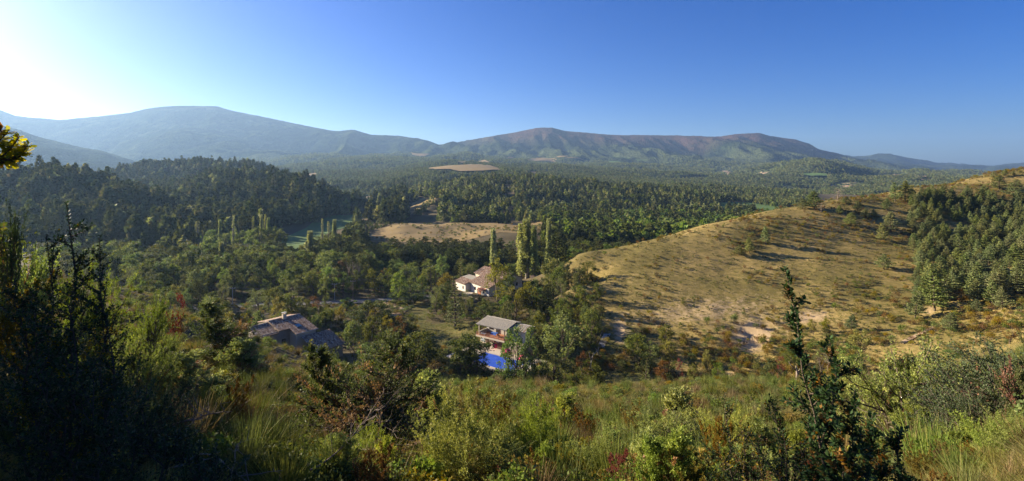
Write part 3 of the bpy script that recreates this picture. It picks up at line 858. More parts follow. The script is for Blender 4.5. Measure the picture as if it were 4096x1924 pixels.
# --- juniper close to: a branching skeleton with sprays
def juniper(seed, H=4.0, W=2.3, shape='cone', nprim=34, nsec=9, per=26, spray=0.075, leaf=None, brown=0.06, dead=20, multi=3):
    r = rs(seed)
    segs, twigs, tips = [], [], []
    for s in range(multi):
        d0 = unit(np.array([r.normal() * .22 * (s > 0), r.normal() * .22 * (s > 0), 1.0]))
        trunk, _ = curve(r, (r.normal() * .08, r.normal() * .08, -0.3), d0, (H if s == 0 else H * (.5 + .3 * r.rand())) * 1.02, 9, 0.06)
        segs.append((trunk, np.linspace(0.075, 0.008, 10) * H / 4 * (1 if s == 0 else .7)))
        np_ = nprim if s == 0 else nprim // 2
        for k in range(np_):
            f = 0.04 + 0.94 * (k + r.rand()) / np_
            z = f * 9; i = min(8, int(z)); p = trunk[i] + (trunk[i + 1] - trunk[i]) * (z - i)
            hf = max(0.0, p[2] / H)
            if shape == 'cone': L = W * (0.16 + 1.0 * max(0, 1 - hf) ** 0.8 * min(1, .5 + hf * 2.2))
            elif shape == 'round': L = W * (0.22 + 0.9 * math.sqrt(max(0.02, 1 - (2 * hf - .85) ** 2 if hf > .42 else 1)))
            else: L = W * (0.3 + 0.8 * max(0, 1 - hf) ** .5)
            L *= 0.55 + 0.6 * r.rand()
            th = r.rand() * 6.28; e = 0.35 + 0.55 * hf + r.normal() * .15
            d = np.array([np.cos(th) * np.cos(e), np.sin(th) * np.cos(e), np.sin(e)])
            P, d2 = curve(r, p, d, L, 5, 0.16, 0.07)
            segs.append((P, np.linspace(0.022, 0.006, 6) * (0.6 + L / W)))
            for j in range(nsec):
                t = 0.25 + 0.75 * (j + r.rand()) / nsec; ii = min(4, int(t * 5)); q = P[ii] + (P[ii + 1] - P[ii]) * (t * 5 - ii)
                Q, _ = curve(r, q, unit(d2 + r.normal(size=3) * .65 + np.array([0, 0, .25])), L * .26 + .16, 3, .2, .12)
                twigs.append((Q, np.linspace(0.006, 0.0025, 4)))
                tips.append(Q)
    for k in range(dead):                                     # grey dead twigs low in the bush
        p = np.array([0, 0, H * (0.05 + .45 * r.rand())]); th = r.rand() * 6.28; e = r.normal() * .3 + .1
        P, d2 = curve(r, p, np.array([np.cos(th) * np.cos(e), np.sin(th) * np.cos(e), np.sin(e)]), W * (0.7 + .6 * r.rand()), 7, 0.3)
        twigs.append((P, np.linspace(0.014, 0.003, 8)))
        for j in range(5):
            Q, _ = curve(r, P[2 + r.randint(5)], unit(d2 + r.normal(size=3)), W * .25, 4, .35)
            twigs.append((Q, np.linspace(0.006, 0.002, 5)))
    tips = np.array(tips); nt_ = len(tips)
    m = per
    t = r.rand(nt_, m) * 3; i = np.minimum(t.astype(int), 2); f = (t - i)[..., None]
    idx = np.arange(nt_)[:, None]
    c = tips[idx, i] * (1 - f) + tips[idx, i + 1] * f
    dirs = unit(tips[:, 3] - tips[:, 0])[:, None]
    a = unit(np.repeat(dirs, m, 1) * 0.8 + rdir(r, nt_ * m).reshape(nt_, m, 3) * 0.9 + np.array([0, 0, .3]))
    c = c + a * spray * .45 + r.normal(size=c.shape) * spray * .35
    c = c.reshape(-1, 3); a = a.reshape(-1, 3); n = len(c)
    b = unit(np.cross(a, rdir(r, n))); s = spray * (0.6 + .8 * r.rand(n))
    tt = np.clip(np.repeat(r.normal(.42, .2, nt_), m) + r.normal(0, .16, n), 0, 1)
    Vl, Fl, Tl = diamonds(c, a * s[:, None] * .5, b * s[:, None] * .22, tt)
    # whole sprays wither here and there
    patch = vnoise(tips[:, 0, 0] / 0.5, tips[:, 0, 2] / 0.5 + tips[:, 0, 1] * 2, seed) > 1 - brown * 9
    fm = np.repeat(np.where(patch & (r.rand(nt_) < .75), 1, 0), m)
    lm = np_mesh('foliage', Vl, [Fl], [leaf or M_juniper, M_brown_spray], fmat=fm, tint=Tl)
    V1, F1, T1_ = tubes(segs, 5); V2, F2, T2_ = tubes(twigs, 3)
    return np_mesh('trunk', V1, [F1], M_bark, tint=T1_, smooth=True), np_mesh('twigs', V2, [F2], M_dead, tint=T2_), lm

# ---------------------------------------------------------------- libraries of variants
LIB = {}
LIB['oak'] = [broadleaf(100 + i, M_oak, nclump=30, per=105, lsize=.30) for i in range(4)]
LIB['bright'] = [broadleaf(120 + i, M_bright, nclump=26, per=100, lsize=.32) for i in range(3)]
LIB['yellowing'] = [broadleaf(140 + i, M_yellowing, nclump=30, per=105, lsize=.28) for i in range(3)]
LIB['orange'] = [broadleaf(160 + i, M_orange, nclump=22, per=90, lsize=.28) for i in range(2)]
LIB['red'] = [broadleaf(170 + i, M_red, nclump=14, per=80, lsize=.3, base=.1) for i in range(1)]
LIB['ash'] = [broadleaf(180 + i, M_bright, nclump=30, per=70, lsize=.28, clump=.95, W=2.7) for i in range(2)]
LIB['willow'] = [broadleaf(190 + i, M_willow, nclump=24, per=110, lsize=.26, aspect=.3, W=3.4) for i in range(2)]
LIB['pine'] = [pine(200 + i, M_pine, W=2.3 + .35 * (i % 3), cone=.85 + .1 * (i % 2)) for i in range(5)]
LIB['darkpine'] = [pine(220 + i, M_fir, W=2.9, cone=.55, nb=6, ragged=.4) for i in range(4)]
LIB['spruce'] = [pine(240 + i, M_pine, W=1.6, cone=1.0, base=.05, nwh=14, per=30, tuft=.22, ragged=.15, flat=.3) for i in range(1)]
LIB['conejuniper'] = [pine(245, M_oak, H=9, W=2.6, cone=.9, base=.03, nwh=18, per=60, tuft=.24, ragged=.2, flat=1.0, nb=8)]
LIB['poplar'] = [poplar(260 + i) for i in range(3)]
LIB['thin_poplar'] = [poplar(270 + i, n=1500, sparse=True, W=1.1) for i in range(2)]
LIB['bare'] = [bare_tree(280 + i) for i in range(3)]
LIB['dead_pine'] = [bare_tree(290, 8, .28, 30, M_dead, False)]
SHR = {}
SHR['green'] = [shrub(300 + i, M_oak) for i in range(3)]
SHR['gold'] = [shrub(310 + i, M_box_gold) for i in range(3)]
SHR['orange'] = [shrub(320 + i, M_orange, n=300) for i in range(2)]
SHR['red'] = [shrub(330 + i, M_red, n=300) for i in range(1)]
SHR['bright'] = [shrub(340 + i, M_bright) for i in range(2)]
BR = {'green': [broom(350 + i, M_broom) for i in range(4)], 'dry': [broom(360 + i, M_broom_dry, n=160, lean=.38) for i in range(3)]}
GR = {'dry': [broom(370 + i, M_grass, .7, 60, .5, .010, .16, .7) for i in range(3)], 'meadow': [broom(380 + i, M_meadow, .6, 60, .55, .012, .2, .6) for i in range(3)]}

def plant(kind, name, label, cat, x, y, s, group=None, z=None, rz=None, sx=1.0, variant=None, lean=None, part_names=('trunk', 'crown')):
    lib = LIB[kind]
    v = lib[(random.randrange(len(lib)) if variant is None else variant) % len(lib)]
    o = thing(name, label, cat, (x, y, g1(x, y) if z is None else z), random.random() * 6.28 if rz is None else rz, group)
    o.scale = (s * sx, s * sx, s)
    if lean: o.rotation_euler = (lean[0], lean[1], o.rotation_euler[2])
    for nm, m in zip(part_names, v): link(nm, m, o)
    return o

def single(name, me, label, cat, x, y, s, group=None, sz=1.0, z=None):
    o = link(name, me, loc=(x, y, (g1(x, y) if z is None else z)))
    o.rotation_euler = (0, 0, random.random() * 6.28)
    o.scale = (s, s, s * sz)
    return tag(o, label, cat, group)

# ---------------------------------------------------------------- many small plants as one scattered mass
def scatter(name, meshes, P, scl, idx=None, tilt=0.0, mat_=None):
    """P (n,3) positions, scl (n,) or (n,3) sizes; meshes = list of mesh data"""
    P = np.asarray(P, np.float32); n = len(P)
    scl = np.asarray(scl, np.float32)
    if scl.ndim == 1: scl = np.repeat(scl[:, None], 3, 1)
    idx = np.random.randint(len(meshes), size=n) if idx is None else np.asarray(idx)
    src = bpy.data.collections.new(name + '_source')
    for k, m in enumerate(meshes):
        src.objects.link(bpy.data.objects.new('%s_kind_%02d' % (name, k), m))
    me = bpy.data.meshes.new(name)
    me.vertices.add(n); me.vertices.foreach_set('co', P.ravel())
    rot = np.zeros((n, 3), np.float32); rot[:, 2] = np.random.rand(n) * 6.283
    rot[:, :2] = np.random.normal(size=(n, 2)) * tilt
    for nm, ty, dat, key in (('rot', 'FLOAT_VECTOR', rot.ravel(), 'vector'), ('scl', 'FLOAT_VECTOR', scl.ravel(), 'vector'), ('idx', 'INT', idx.astype(np.int32), 'value')):
        a_ = me.attributes.new(nm, ty, 'POINT'); a_.data.foreach_set(key, dat)
    me.update()
    o = link(name, me)
    ng = bpy.data.node_groups.new(name, 'GeometryNodeTree')
    ng.interface.new_socket('Geometry', in_out='INPUT', socket_type='NodeSocketGeometry')
    ng.interface.new_socket('Geometry', in_out='OUTPUT', socket_type='NodeSocketGeometry')
    q = ng.nodes
    gi, go = q.new('NodeGroupInput'), q.new('NodeGroupOutput')
    ip = q.new('GeometryNodeInstanceOnPoints'); ci = q.new('GeometryNodeCollectionInfo')
    ci.inputs['Collection'].default_value = src
    ci.inputs['Separate Children'].default_value = True; ci.inputs['Reset Children'].default_value = True
    def na(nm, ty):
        x = q.new('GeometryNodeInputNamedAttribute'); x.data_type = ty; x.inputs[0].default_value = nm
        return x.outputs[0]
    L = ng.links.new
    L(gi.outputs[0], ip.inputs['Points']); L(ci.outputs[0], ip.inputs['Instance'])
    ip.inputs['Pick Instance'].default_value = True
    L(na('idx', 'INT'), ip.inputs['Instance Index']); L(na('rot', 'FLOAT_VECTOR'), ip.inputs['Rotation']); L(na('scl', 'FLOAT_VECTOR'), ip.inputs['Scale'])
    L(ip.outputs[0], go.inputs[0])
    md = o.modifiers.new('scatter', 'NODES'); md.node_group = ng
    return tag(o, kind='stuff')
# ---------------------------------------------------------------- forests (masses) and the trees that show largest in them
random.seed(5); np.random.seed(5)
AUTO = []           # things that get their label from what stands beside them
def auto(o, desc): AUTO.append((o, desc)); return o
def far_tree(seed, leaf, H=10., W=2.6, n=26, conif=True):
    r = rs(seed)
    f = r.rand(n)
    if conif:
        rad = W * (1 - f) ** .55 * (0.5 + .5 * r.rand(n)) ; z = H * (.12 + .88 * f)
    else:
        rad = W * np.sqrt(np.clip(1 - (2 * f - .9) ** 2, .03, 1)) * (.5 + .5 * r.rand(n)); z = H * (.2 + .8 * f)
    th = r.rand(n) * 6.28
    c = np.stack([np.cos(th) * rad, np.sin(th) * rad, z], 1)
    s = (1.9 if conif else 2.4) * (1 - .45 * f) * W / 2.6
    a = unit(np.stack([np.cos(th), np.sin(th), .3 + r.rand(n) * .8], 1)); b = unit(np.cross(a, rdir(r, n)))
    V, F, T = diamonds(c, a * s[:, None] * .6, b * s[:, None] * .5, np.clip(r.normal(.42, .25, n), 0, 1))
    Vt, Ft, Tt = tubes([(np.array([[0, 0, -.5], [0, 0, H * .8]]), np.array([.2, .05]))], 3)
    V, F2, T = join([(V, F, T), (Vt, Ft, Tt)])
    return np_mesh('far_tree', V, [F2], [leaf, M_bark], fmat=[0] * n + [1] * len(Ft), tint=T)
FARC = [far_tree(400 + i, M_fir, W=3.1 + .3 * i, n=90) for i in range(4)]
FARB = [far_tree(410 + i, M_oak, H=8, W=3.2, n=60, conif=False) for i in range(3)]
FARP = [far_tree(420 + i, M_pine, H=8.5, W=3.0, n=60) for i in range(3)]
M_farwood = leaf_mat('distant_woods', (0.075, 0.095, 0.038), (0.20, 0.23, 0.085), (0.26, 0.24, 0.11), 0.2, 0.4, matte=True)
FWC = [far_tree(460 + i, M_farwood, W=3.2, n=60) for i in range(3)]
FWB = [far_tree(470 + i, M_farwood, H=8, W=3.4, n=60, conif=False) for i in range(3)]
TINYC = [far_tree(430 + i, M_farwood, H=9, W=3.6, n=18) for i in range(3)]
TINYB = [far_tree(440 + i, M_farwood, H=8, W=4.2, n=18, conif=False) for i in range(3)]
def poplar_far(seed):
    r = rs(seed); n = 150; f = r.rand(n); th = r.rand(n) * 6.28; rad = 1.3 * np.sin(np.pi * np.clip(f * .85 + .12, 0, 1)) ** .6 * r.rand(n) ** .5
    V, F, T = leaves(r, np.stack([np.cos(th) * rad, np.sin(th) * rad, 2 + 20 * f], 1), 1.3, .6, up=np.array([0, 0, 1.]), upw=.5)
    return np_mesh('poplar', V, [F], M_poplar, tint=T)

# fields and clearings, outlines taken down to the ground
P_green = hits([(1122, 962), (1180, 932), (1240, 900), (1313, 866), (1400, 860), (1452, 858), (1436, 878), (1400, 905), (1330, 925), (1300, 940), (1240, 975), (1205, 1000), (1165, 1010), (1130, 985)], 250)
P_tan = hits([(1464, 946), (1500, 925), (1545, 908), (1590, 893), (1640, 888), (1740, 892), (1834, 892), (1950, 893), (2048, 890), (2164, 886), (2185, 925), (2110, 938), (2000, 930), (1940, 945), (1870, 962), (1760, 972), (1640, 975), (1560, 966), (1500, 962), (1464, 952)], 250)
P_bank = hits([(1590, 868), (1610, 840), (1650, 815), (1690, 795), (1740, 790), (1742, 806), (1715, 822), (1680, 838), (1650, 856), (1630, 872), (1606, 876)], 380)
def field_mat(name, a, b, c, s=0.05, st=(1, 1, 1)):
    def f(nt, out):
        g = N(nt); p = g.pos()
        mp = g.n('ShaderNodeMapping'); mp.inputs['Scale'].default_value = st; g.l(p, mp.inputs[0])
        n = g.noise(s, 4, .6, mp.outputs[0]); n2 = g.noise(s * 14, 5, .7, mp.outputs[0])
        col = g.mix(g.math('MULTIPLY', n2, .9), g.mix(n, a, b), c)
        g.bsdf(out, col, .95, g.bump(n2, .6, .4), .1)
    return mat(name, f)
M_stubble = field_mat('stubble', (0.25, 0.175, 0.070), (0.33, 0.235, 0.10), (0.19, 0.14, 0.06), .03, (.35, 1.6, 1))
M_pasture = field_mat('pasture', (0.075, 0.145, 0.040), (0.12, 0.20, 0.055), (0.10, 0.15, 0.045), .02)
drape('stubble_field', P_tan, 4.0, M_stubble, .12)
drape('green_field', P_green, 6.0, M_pasture, .12)
drape('bare_bank', P_bank, 6.0, M_stubble, .3)
P_green2 = [(xat(u, y), y) for u, y in ((2860, 640), (2960, 660), (3120, 640), (3150, 740), (3000, 800), (2880, 740))]
drape('river_meadow', P_green2, 10.0, M_pasture, .15)
P_strip = [(xat(u, y), y) for u, y in ((1475, 780), (1590, 760), (1585, 900), (1500, 960), (1465, 880))]
drape('valley_field', P_strip, 12.0, M_pasture, .15)

# far fields
FF = {'far_stubble_field': [[(1660, 683), (1760, 672), (1860, 663), (1925, 663), (1985, 675), (2010, 686), (1930, 690), (1840, 692), (1800, 683), (1740, 684)],
                            [(2108, 641), (2130, 634), (2190, 633), (2235, 641), (2220, 647), (2120, 646)], [(2188, 625), (2290, 630), (2350, 628), (2385, 642), (2320, 637), (2240, 632)],
                            [(2418, 618), (2470, 618), (2520, 621), (2470, 624)], [(1645, 612), (1670, 617), (1720, 618), (1700, 626), (1650, 622)], [(1830, 652), (1880, 650), (1960, 654), (1850, 657)],
                            [(2115, 690), (2150, 692), (2145, 702), (2118, 698)], [(1215, 705), (1260, 695), (1270, 702), (1230, 712)], [(2030, 628), (2060, 629), (2050, 634), (2030, 633)], [(1750, 598), (1810, 597), (1800, 602), (1755, 602)]],
      'far_pasture': [[(3200, 699), (3240, 697), (3310, 701), (3310, 708), (3250, 709), (3215, 705)], [(2430, 640), (2480, 625), (2600, 622), (2640, 640), (2520, 656), (2440, 655)], [(3790, 700), (3860, 697), (3850, 703), (3800, 704)]]}
FPOLY = []
def fhf(x, y):
    return far_at(x / y * F0 + 2048, y)[2]
for nm, L in FF.items():
    for poly in L:
        pts = []
        for u, v in poly:
            a_, Y_ = far_hit(u, v); x_, y_, z_ = far_at(u, Y_); pts.append((float(x_), float(y_)))
        FPOLY.append(pts)
        ext = max(abs(pts[0][1] - p[1]) for p in pts)
        drape(nm, pts, max(12.0, ext / 14), M_stubble if 'stubble' in nm else M_pasture, 5.0, fhf)

# --- far woods: scattered over the far surface
n = 110000
u = np.random.uniform(-300, 4400, n); Y = np.exp(np.random.uniform(math.log(980), math.log(3300), n))
x, y, z = far_at(u, Y)
dens = vnoise(x / 120, y / 160, 81) * .5 + vnoise(x / 40, y / 50, 82) * .35
bb = np.zeros(n)
for (cu, cv, du, dv, s_) in ((3590, 705, 60, 14, .8), (3700, 715, 70, 20, .8), (3400, 740, 70, 16, .7), (3120, 780, 110, 16, .7), (2900, 690, 45, 14, .7), (2760, 715, 110, 8, .7), (3050, 690, 50, 12, .7)):
    vv = 680 - z / y * F0
    bb = np.maximum(bb, s_ * np.exp(-((u - cu) / du) ** 2 - ((vv - cv) / dv) ** 2))
k = dens > -0.42 + bb * 1.3
for pts in FPOLY:
    cy_ = sum(p[1] for p in pts) / len(pts)
    k &= ~inpoly(x, y, pts) & ~inpoly(x * (1 + 90 / cy_), y + 90, pts) & ~inpoly(x * (1 + 45 / cy_), y + 45, pts)
k &= (np.random.rand(n) < np.clip(1.25 - Y / 5200, .4, 1))
x, y, z, Y = x[k], y[k], z[k], Y[k]
sp = vnoise(x / 90, y / 90, 84) + np.random.normal(size=len(x)) * .3
near = Y < 2000
idx = np.where(near, np.where(sp > .25, np.random.randint(3, 6, len(x)), np.random.randint(0, 3, len(x))), np.where(sp > .25, np.random.randint(9, 12, len(x)), np.random.randint(6, 9, len(x))))
scatter('far_woods', FWC + FWB + TINYC + TINYB, np.stack([x, y, z - .3], 1), np.clip(.75 + .35 * np.random.rand(len(x)) + (Y / 5000), .5, 1.5), idx)

# --- wooded hills left, ridge in the middle, belt before the stubble
def cand(n, u0, u1, y0, y1, pw=1.0):
    y = np.exp(np.random.uniform(math.log(y0), math.log(y1), n)); u = np.random.uniform(u0, u1, n)
    return u, (u - 2048) / F0 * y, y
pts_c, pts_b = [], []
u, x, y = cand(52000, -500, 1620, 285, 1290)
z = G(x, y)
k = (z > -47.6 + .3 * vnoise(x / 20, y / 20, 4)) & ~inpoly(x, y, P_green) & ~((u > 1430) & (y < 700) & (z < -46)) & ~((u > 1100) & (y < 330)) & ~((u > 1115) & (y < 440) & (z < -38))
L_ = np.stack([x, y, z], 1)[k]
gone = np.random.rand(len(L_)) < np.clip((L_[:, 1] - 600) / 1500, 0, .35)
L_ = L_[~gone]
u, x, y = cand(34000, 1560, 3250, 440, 1290)
z = G(x, y)
dn = vnoise(x / 40, y / 40, 91) * .6 + vnoise(x / 12, y / 14, 92) * .35
k = (z > -51.6) & ~inpoly(x, y, P_tan) & ~inpoly(x, y, P_bank) & ~inpoly(x, y, P_green2) & (dn > -.5) & ~inpoly(x, y, P_strip)
k &= ~((u < 1760) & (y < 640) & (vnoise(x / 9, y / 9, 97) < .55))
ylim = np.interp(u, [1560, 2300, 2600, 2858, 3100], [1000, 990, 930, 860, 700])
lowk = (z > -54) & (y >= ylim) & (dn > -.5)
LOW = np.stack([x, y, z], 1)[lowk]
k &= y < ylim
C_ = np.stack([x, y, z], 1)[k]
u, x, y = cand(2600, 1080, 2520, 222, 322)
z = G(x, y)
belt_lo = np.interp(u, [1080, 1300, 1500, 1900, 2300, 2520], [262, 250, 240, 236, 240, 250])
k = (y > belt_lo) & ~inpoly(x, y, P_tan) & ~inpoly(x, y, P_green)
k &= ~((u > 1464) & (u < 2200) & (y > 283))
B_ = np.stack([x, y, z], 1)[k]
u, x, y = cand(5200, 1380, 1640, 300, 470)
z = G(x, y)
k = ~inpoly(x, y, P_tan) & ~inpoly(x, y, P_green) & ~inpoly(x, y, P_bank) & ~((u > 1450) & (y < np.interp(u, [1450, 1640], [350, 452])))
B2 = np.stack([x, y, z], 1)[k][::3]
u, x, y = cand(4200, 2180, 3300, 300, 540)
z = G(x, y)
R_ = np.stack([x, y, z], 1)[(~inpoly(x, y, P_tan)) & (z < -44)]
def thin(P, d0, k=0.0):
    """keeps trees a natural distance apart"""
    cell = {}; keep = []
    for i in np.random.permutation(len(P)):
        p = P[i]; d = d0 + k * p[1]
        c = (int(p[0] / d), int(p[1] / d))
        if c in cell: continue
        cell[c] = 1; keep.append(i)
    return P[np.array(keep)]
L_ = thin(L_, 4.6, .0035); C_ = thin(C_, 5.0, .003); LOW = thin(LOW, 5.5, .003); B_ = thin(B_, 4.4); B2 = thin(B2, 4.5); R_ = thin(R_, 4.6)
# trees large enough to be told apart stand as things
def mass(name, P, meshes, s0, s1, w=1.0):
    sc_ = np.random.uniform(s0, s1, len(P))
    scatter(name, meshes, P - np.array([0, 0, .2]), np.stack([sc_ * w, sc_ * w, sc_ * np.random.uniform(.9, 1.25, len(P))], 1))
L_ = L_[np.argsort(L_[:, 1])]
uu = L_[:, 0] / L_[:, 1] * F0 + 2048
vis = (uu > -60) & (uu < 1500)
Lt = L_[vis & (np.random.rand(len(L_)) < .5)][:130]
mset = {tuple(p) for p in Lt}
Lm = np.array([p for p in L_ if tuple(p) not in mset])
mass('left_hill_forest', Lm, FARC + [FARP[0]], .75, 1.75, 1.0)
mass('lowland_woods', LOW, FWC + FWB, .6, 1.0)
mass('middle_ridge_forest', C_, FARC[:2] + FARP + [FARB[0]], .55, 1.2, 1.15)
for p in Lt:
    auto(plant('darkpine', 'conifer', None, 'conifer', p[0], p[1], random.uniform(.9, 1.6), 'conifers at the foot of the wooded hill', z=p[2], sx=.85), 'dark conifer of the left hill')
B_ = B_[np.argsort(B_[:, 1])]
fr_ = np.zeros(len(B_), bool); fr_[np.where(np.random.rand(len(B_)) < .6)[0][:120]] = True
def cap(p, s_, H_):
    u_ = p[0] / p[1] * F0 + 2048
    v_ = float(np.interp(u_, [1080, 1130, 1200, 1260, 1330, 1440, 1475, 2170, 2190], [930, 985, 1002, 960, 925, 885, 958, 958, 800])) + random.uniform(-14, 22)
    return min(s_, (zat(v_, p[1]) - p[2]) / H_)
sE = np.array([max(.35, cap(p, random.uniform(.8, 1.25), 9)) for p in B_[~fr_]])
scatter('pine_belt', [m[1] for m in LIB['darkpine']] + [LIB['oak'][0][1]], B_[~fr_], np.stack([sE * 1.2, sE * 1.2, sE], 1))
for p in B_[fr_]:
    kd = 'darkpine' if random.random() < .75 else random.choice(['oak', 'oak', 'bright'])
    if kd == 'darkpine': auto(plant(kd, 'belt_pine', None, 'pine tree', p[0], p[1], max(.35, cap(p, random.uniform(.8, 1.25), 9)), 'pines in the belt below the stubble field', z=p[2], sx=1.15), 'dark pine of the belt')
    else: auto(plant(kd, 'leafy_tree', None, 'tree', p[0], p[1], max(.3, cap(p, random.uniform(.7, 1.0), 10)), 'leafy trees in the pine belt', z=p[2]), 'leafy tree of the pine belt')
sE = np.array([max(.25, cap(p, random.uniform(.7, 1.2), 10)) for p in B2])
scatter('hedge_woods', FARC[:2] + FARB[:2] + FARP[:1], B2, np.stack([sE * 1.1, sE * 1.1, sE], 1))
uR = R_[:, 0] / R_[:, 1] * F0 + 2048
big = (uR < 3080) & (R_[:, 1] < 430)
sel = np.where(big)[0][:70]
ms = np.zeros(len(R_), bool); ms[sel] = True
BRIGHTF = [far_tree(450 + i, M_bright, H=9, W=3.2, n=60, conif=False) for i in range(3)]
rr = R_[~ms]; ur = rr[:, 0] / rr[:, 1] * F0 + 2048
br = (ur > 2450) & (vnoise(rr[:, 0] / 20, rr[:, 1] / 20, 33) > -.35)
mass('riverside_woods', rr[br], BRIGHTF + FARB[:2], .7, 1.2)
mass('hollow_woods', rr[~br], FARB + FARC[:2] + BRIGHTF[:1], .7, 1.2)
for p in R_[ms]:
    kd = random.choice(['bright', 'oak', 'oak', 'willow', 'darkpine'])
    auto(plant(kd, 'riverside_tree', None, 'tree', p[0], p[1], random.uniform(.7, 1.15), 'riverside trees behind the grassy hill', z=p[2]), 'riverside tree')
# ---------------------------------------------------------------- grassy hill on the right
random.seed(11); np.random.seed(11)
def zp(x, y): return 3072 + x / 1.7285, 400 + y / 1.7285      # reading aids for two enlargements of the photograph
stand = hits([(3625, 790), (3655, 782), (3720, 775), (3800, 778), (3880, 790), (3960, 790), (4040, 800), (4200, 790), (4300, 1150), (4096, 1190), (3990, 1225), (3900, 1215), (3840, 1170), (3790, 1215), (3730, 1235), (3650, 1245), (3655, 1150), (3672, 1080), (3640, 1040), (3655, 960), (3640, 900), (3655, 850), (3630, 800)], 85)
XY = []
xs = np.random.uniform(100, 330, 16000); ys = np.random.uniform(95, 320, 16000)
k = inpoly(xs, ys, stand) & (vnoise(xs / 7, ys / 9, 14) > -.42)
q = np.stack([xs, ys, G(xs, ys)], 1)[k]
q = thin(q, 3.0)
q = q[np.argsort(q[:, 1])]
uq = q[:, 0] / q[:, 1] * F0 + 2048; vq = 680 - q[:, 2] / q[:, 1] * F0
vis = uq < 4150
for p in q[vis][:170]:
    u_ = p[0] / p[1] * F0 + 2048
    s_ = random.uniform(.55, 1.05) * np.interp(p[1], [105, 130, 160, 190, 230], [.82, .74, .62, .48, .38])
    auto(plant('pine' if random.random() < 1.1 else 'darkpine', 'pine_tree', None, 'pine tree', p[0], p[1], s_, 'pines in the stand on the grassy hill', z=p[2], sx=random.uniform(1.2, 1.5)), 'green pine of the hill stand')
rest = np.concatenate([q[vis][170:], q[~vis]])
mass('hill_pine_stand', rest, [m[1] for m in LIB['pine'][:4]], .4, .56, 1.4)
for (u, vt, vb, kd, w, lab) in (
    (3211, 793, 836, 'pine', 1.5, 'low dark pine left of a taller pine on the hill crest'), (3257, 764, 836, 'pine', 1.3, 'tallest pine of the pair on the left hill crest'),
    (3350, 741, 803, 'dead_pine', 1, 'bare grey dead pine standing on the hill crest'), (3285, 800, 848, 'dead_pine', 1, 'small bare sapling on the slope under the crest pines'),
    (3385, 790, 818, 'pine', 2.0, 'low dark pine just right of the dead crest pine'), (3358, 820, 858, 'pine', 1.2, 'small pine on the slope below the dead crest pine'),
    (3431, 804, 850, 'pine', 1.1, 'slim pine uppermost of the mid slope group'), (3465, 832, 874, 'pine', 1.4, 'broad pine right in the mid slope group'), (3497, 838, 868, 'pine', 1.5, 'small pine at the right end of the mid slope group'),
    (3402, 852, 904, 'pine', 1.5, 'round blue green pine lowest in the mid slope group'), (3564, 848, 928, 'pine', 1.15, 'largest lone pine on the slope casting a long shadow'),
    (3529, 897, 968, 'pine', .9, 'slim pine below the largest lone pine'), (3546, 792, 842, 'pine', 1.3, 'pine high on the slope beside the stand edge'),
    (3581, 732, 808, 'pine', 1.0, 'ragged brown green pine on the crest left of the stand'), (3620, 726, 806, 'pine', 1.1, 'bushy dark pine on the crest touching the stand'),
    (3656, 934, 990, 'pine', 1.2, 'pine standing just outside the left stand edge'), (3535, 1019, 1080, 'pine', 1.25, 'round pine alone in the middle of the open slope'),
    (2998, 955, 1012, 'pine', 1.2, 'grey green pine alone on the left slope'), (2956, 985, 1022, 'pine', 1.8, 'low pine just left of the grey green pine'), (3062, 905, 980, 'pine', .8, 'slim pine between the grey green pine and the crest pair'),
    (3405, 1256, 1322, 'pine', 1.0, 'small blue green pine above the yellow ravine tree'), (3800, 1252, 1328, 'pine', 1.35, 'blue green pine low on the slope below the stand'),
    (3660, 1168, 1275, 'pine', 1.0, 'pale green pine at the low left corner of the stand'), (3910, 1200, 1248, 'pine', 1.5, 'small dark pine below the stand near the right edge'),
    (4010, 1150, 1240, 'pine', 1.1, 'young pine at the foot of the stand by the right edge'), (3740, 1085, 1245, 'pine', 1.0, 'tall full pine at the foot of the stand'),
    (4055, 681, 702, 'pine', 1.0, 'tiny pine on the skyline at the far right'), (4020, 676, 706, 'pine', 1.1, 'small pine on the skyline near the right edge'), (3975, 684, 712, 'pine', 1.2, 'small pine on the skyline left of the right edge pines'), (3998, 700, 760, 'pine', 1.5, 'broad dark pine on the ridge above the stand'),
    (4060, 720, 790, 'pine', 1.3, 'dark pine on the ridge above the stand at the right edge')):
    x, y, z = hit(u, vb, 85)
    Hh = (vb - vt) / F0 * y * 1.02
    H0 = {'pine': 9.0, 'dead_pine': 8.0}[kd]
    plant(kd, 'dead_tree' if 'dead' in kd else 'pine_tree', lab, 'dead tree' if 'dead' in kd else 'pine tree', x, y, Hh / H0, z=z - .1, sx=w * 1.45, part_names=('trunk', 'twigs') if 'dead' in kd else ('trunk', 'crown'))
# shrubs on the slope
n = 13000
u = np.random.uniform(2230, 4150, n); y = np.exp(np.random.uniform(math.log(92), math.log(262), n)); x = (u - 2048) / F0 * y
z = G(x, y)
crest = np.interp(u, [2300, 2407, 2600, 2858, 3072, 3350, 3650, 3940, 4096], [178, 180, 185, 193, 202, 212, 226, 245, 255])
ok = (y < crest + 4) & ~inpoly(x, y, stand) & (y > np.interp(u, [2230, 2600, 2858, 3350, 4096], [118, 100, 96, 92, 96]))
up = np.clip((y - 120) / (crest - 120), 0, 1)
dens = .10 + .50 * up ** 1.2 * np.clip((u - 2700) / 500, .1, 1) + .28 * np.clip((132 - y) / 25, 0, 1)
dens *= np.clip(.7 + vnoise(x / 11, y / 11, 8) * 1.1, 0.02, 2)
ok &= np.random.rand(n) < dens * 1.15
x, y, z, u, up = x[ok], y[ok], z[ok], u[ok], up[ok]
print('hill shrubs', len(x))
size = np.where(y > crest[ok] - 8, np.random.uniform(.6, 1.3, len(x)), np.where(y < 135, np.random.uniform(.45, 1.35, len(x)), np.random.uniform(.45, 1.05, len(x))))
order = np.argsort(-size / y)
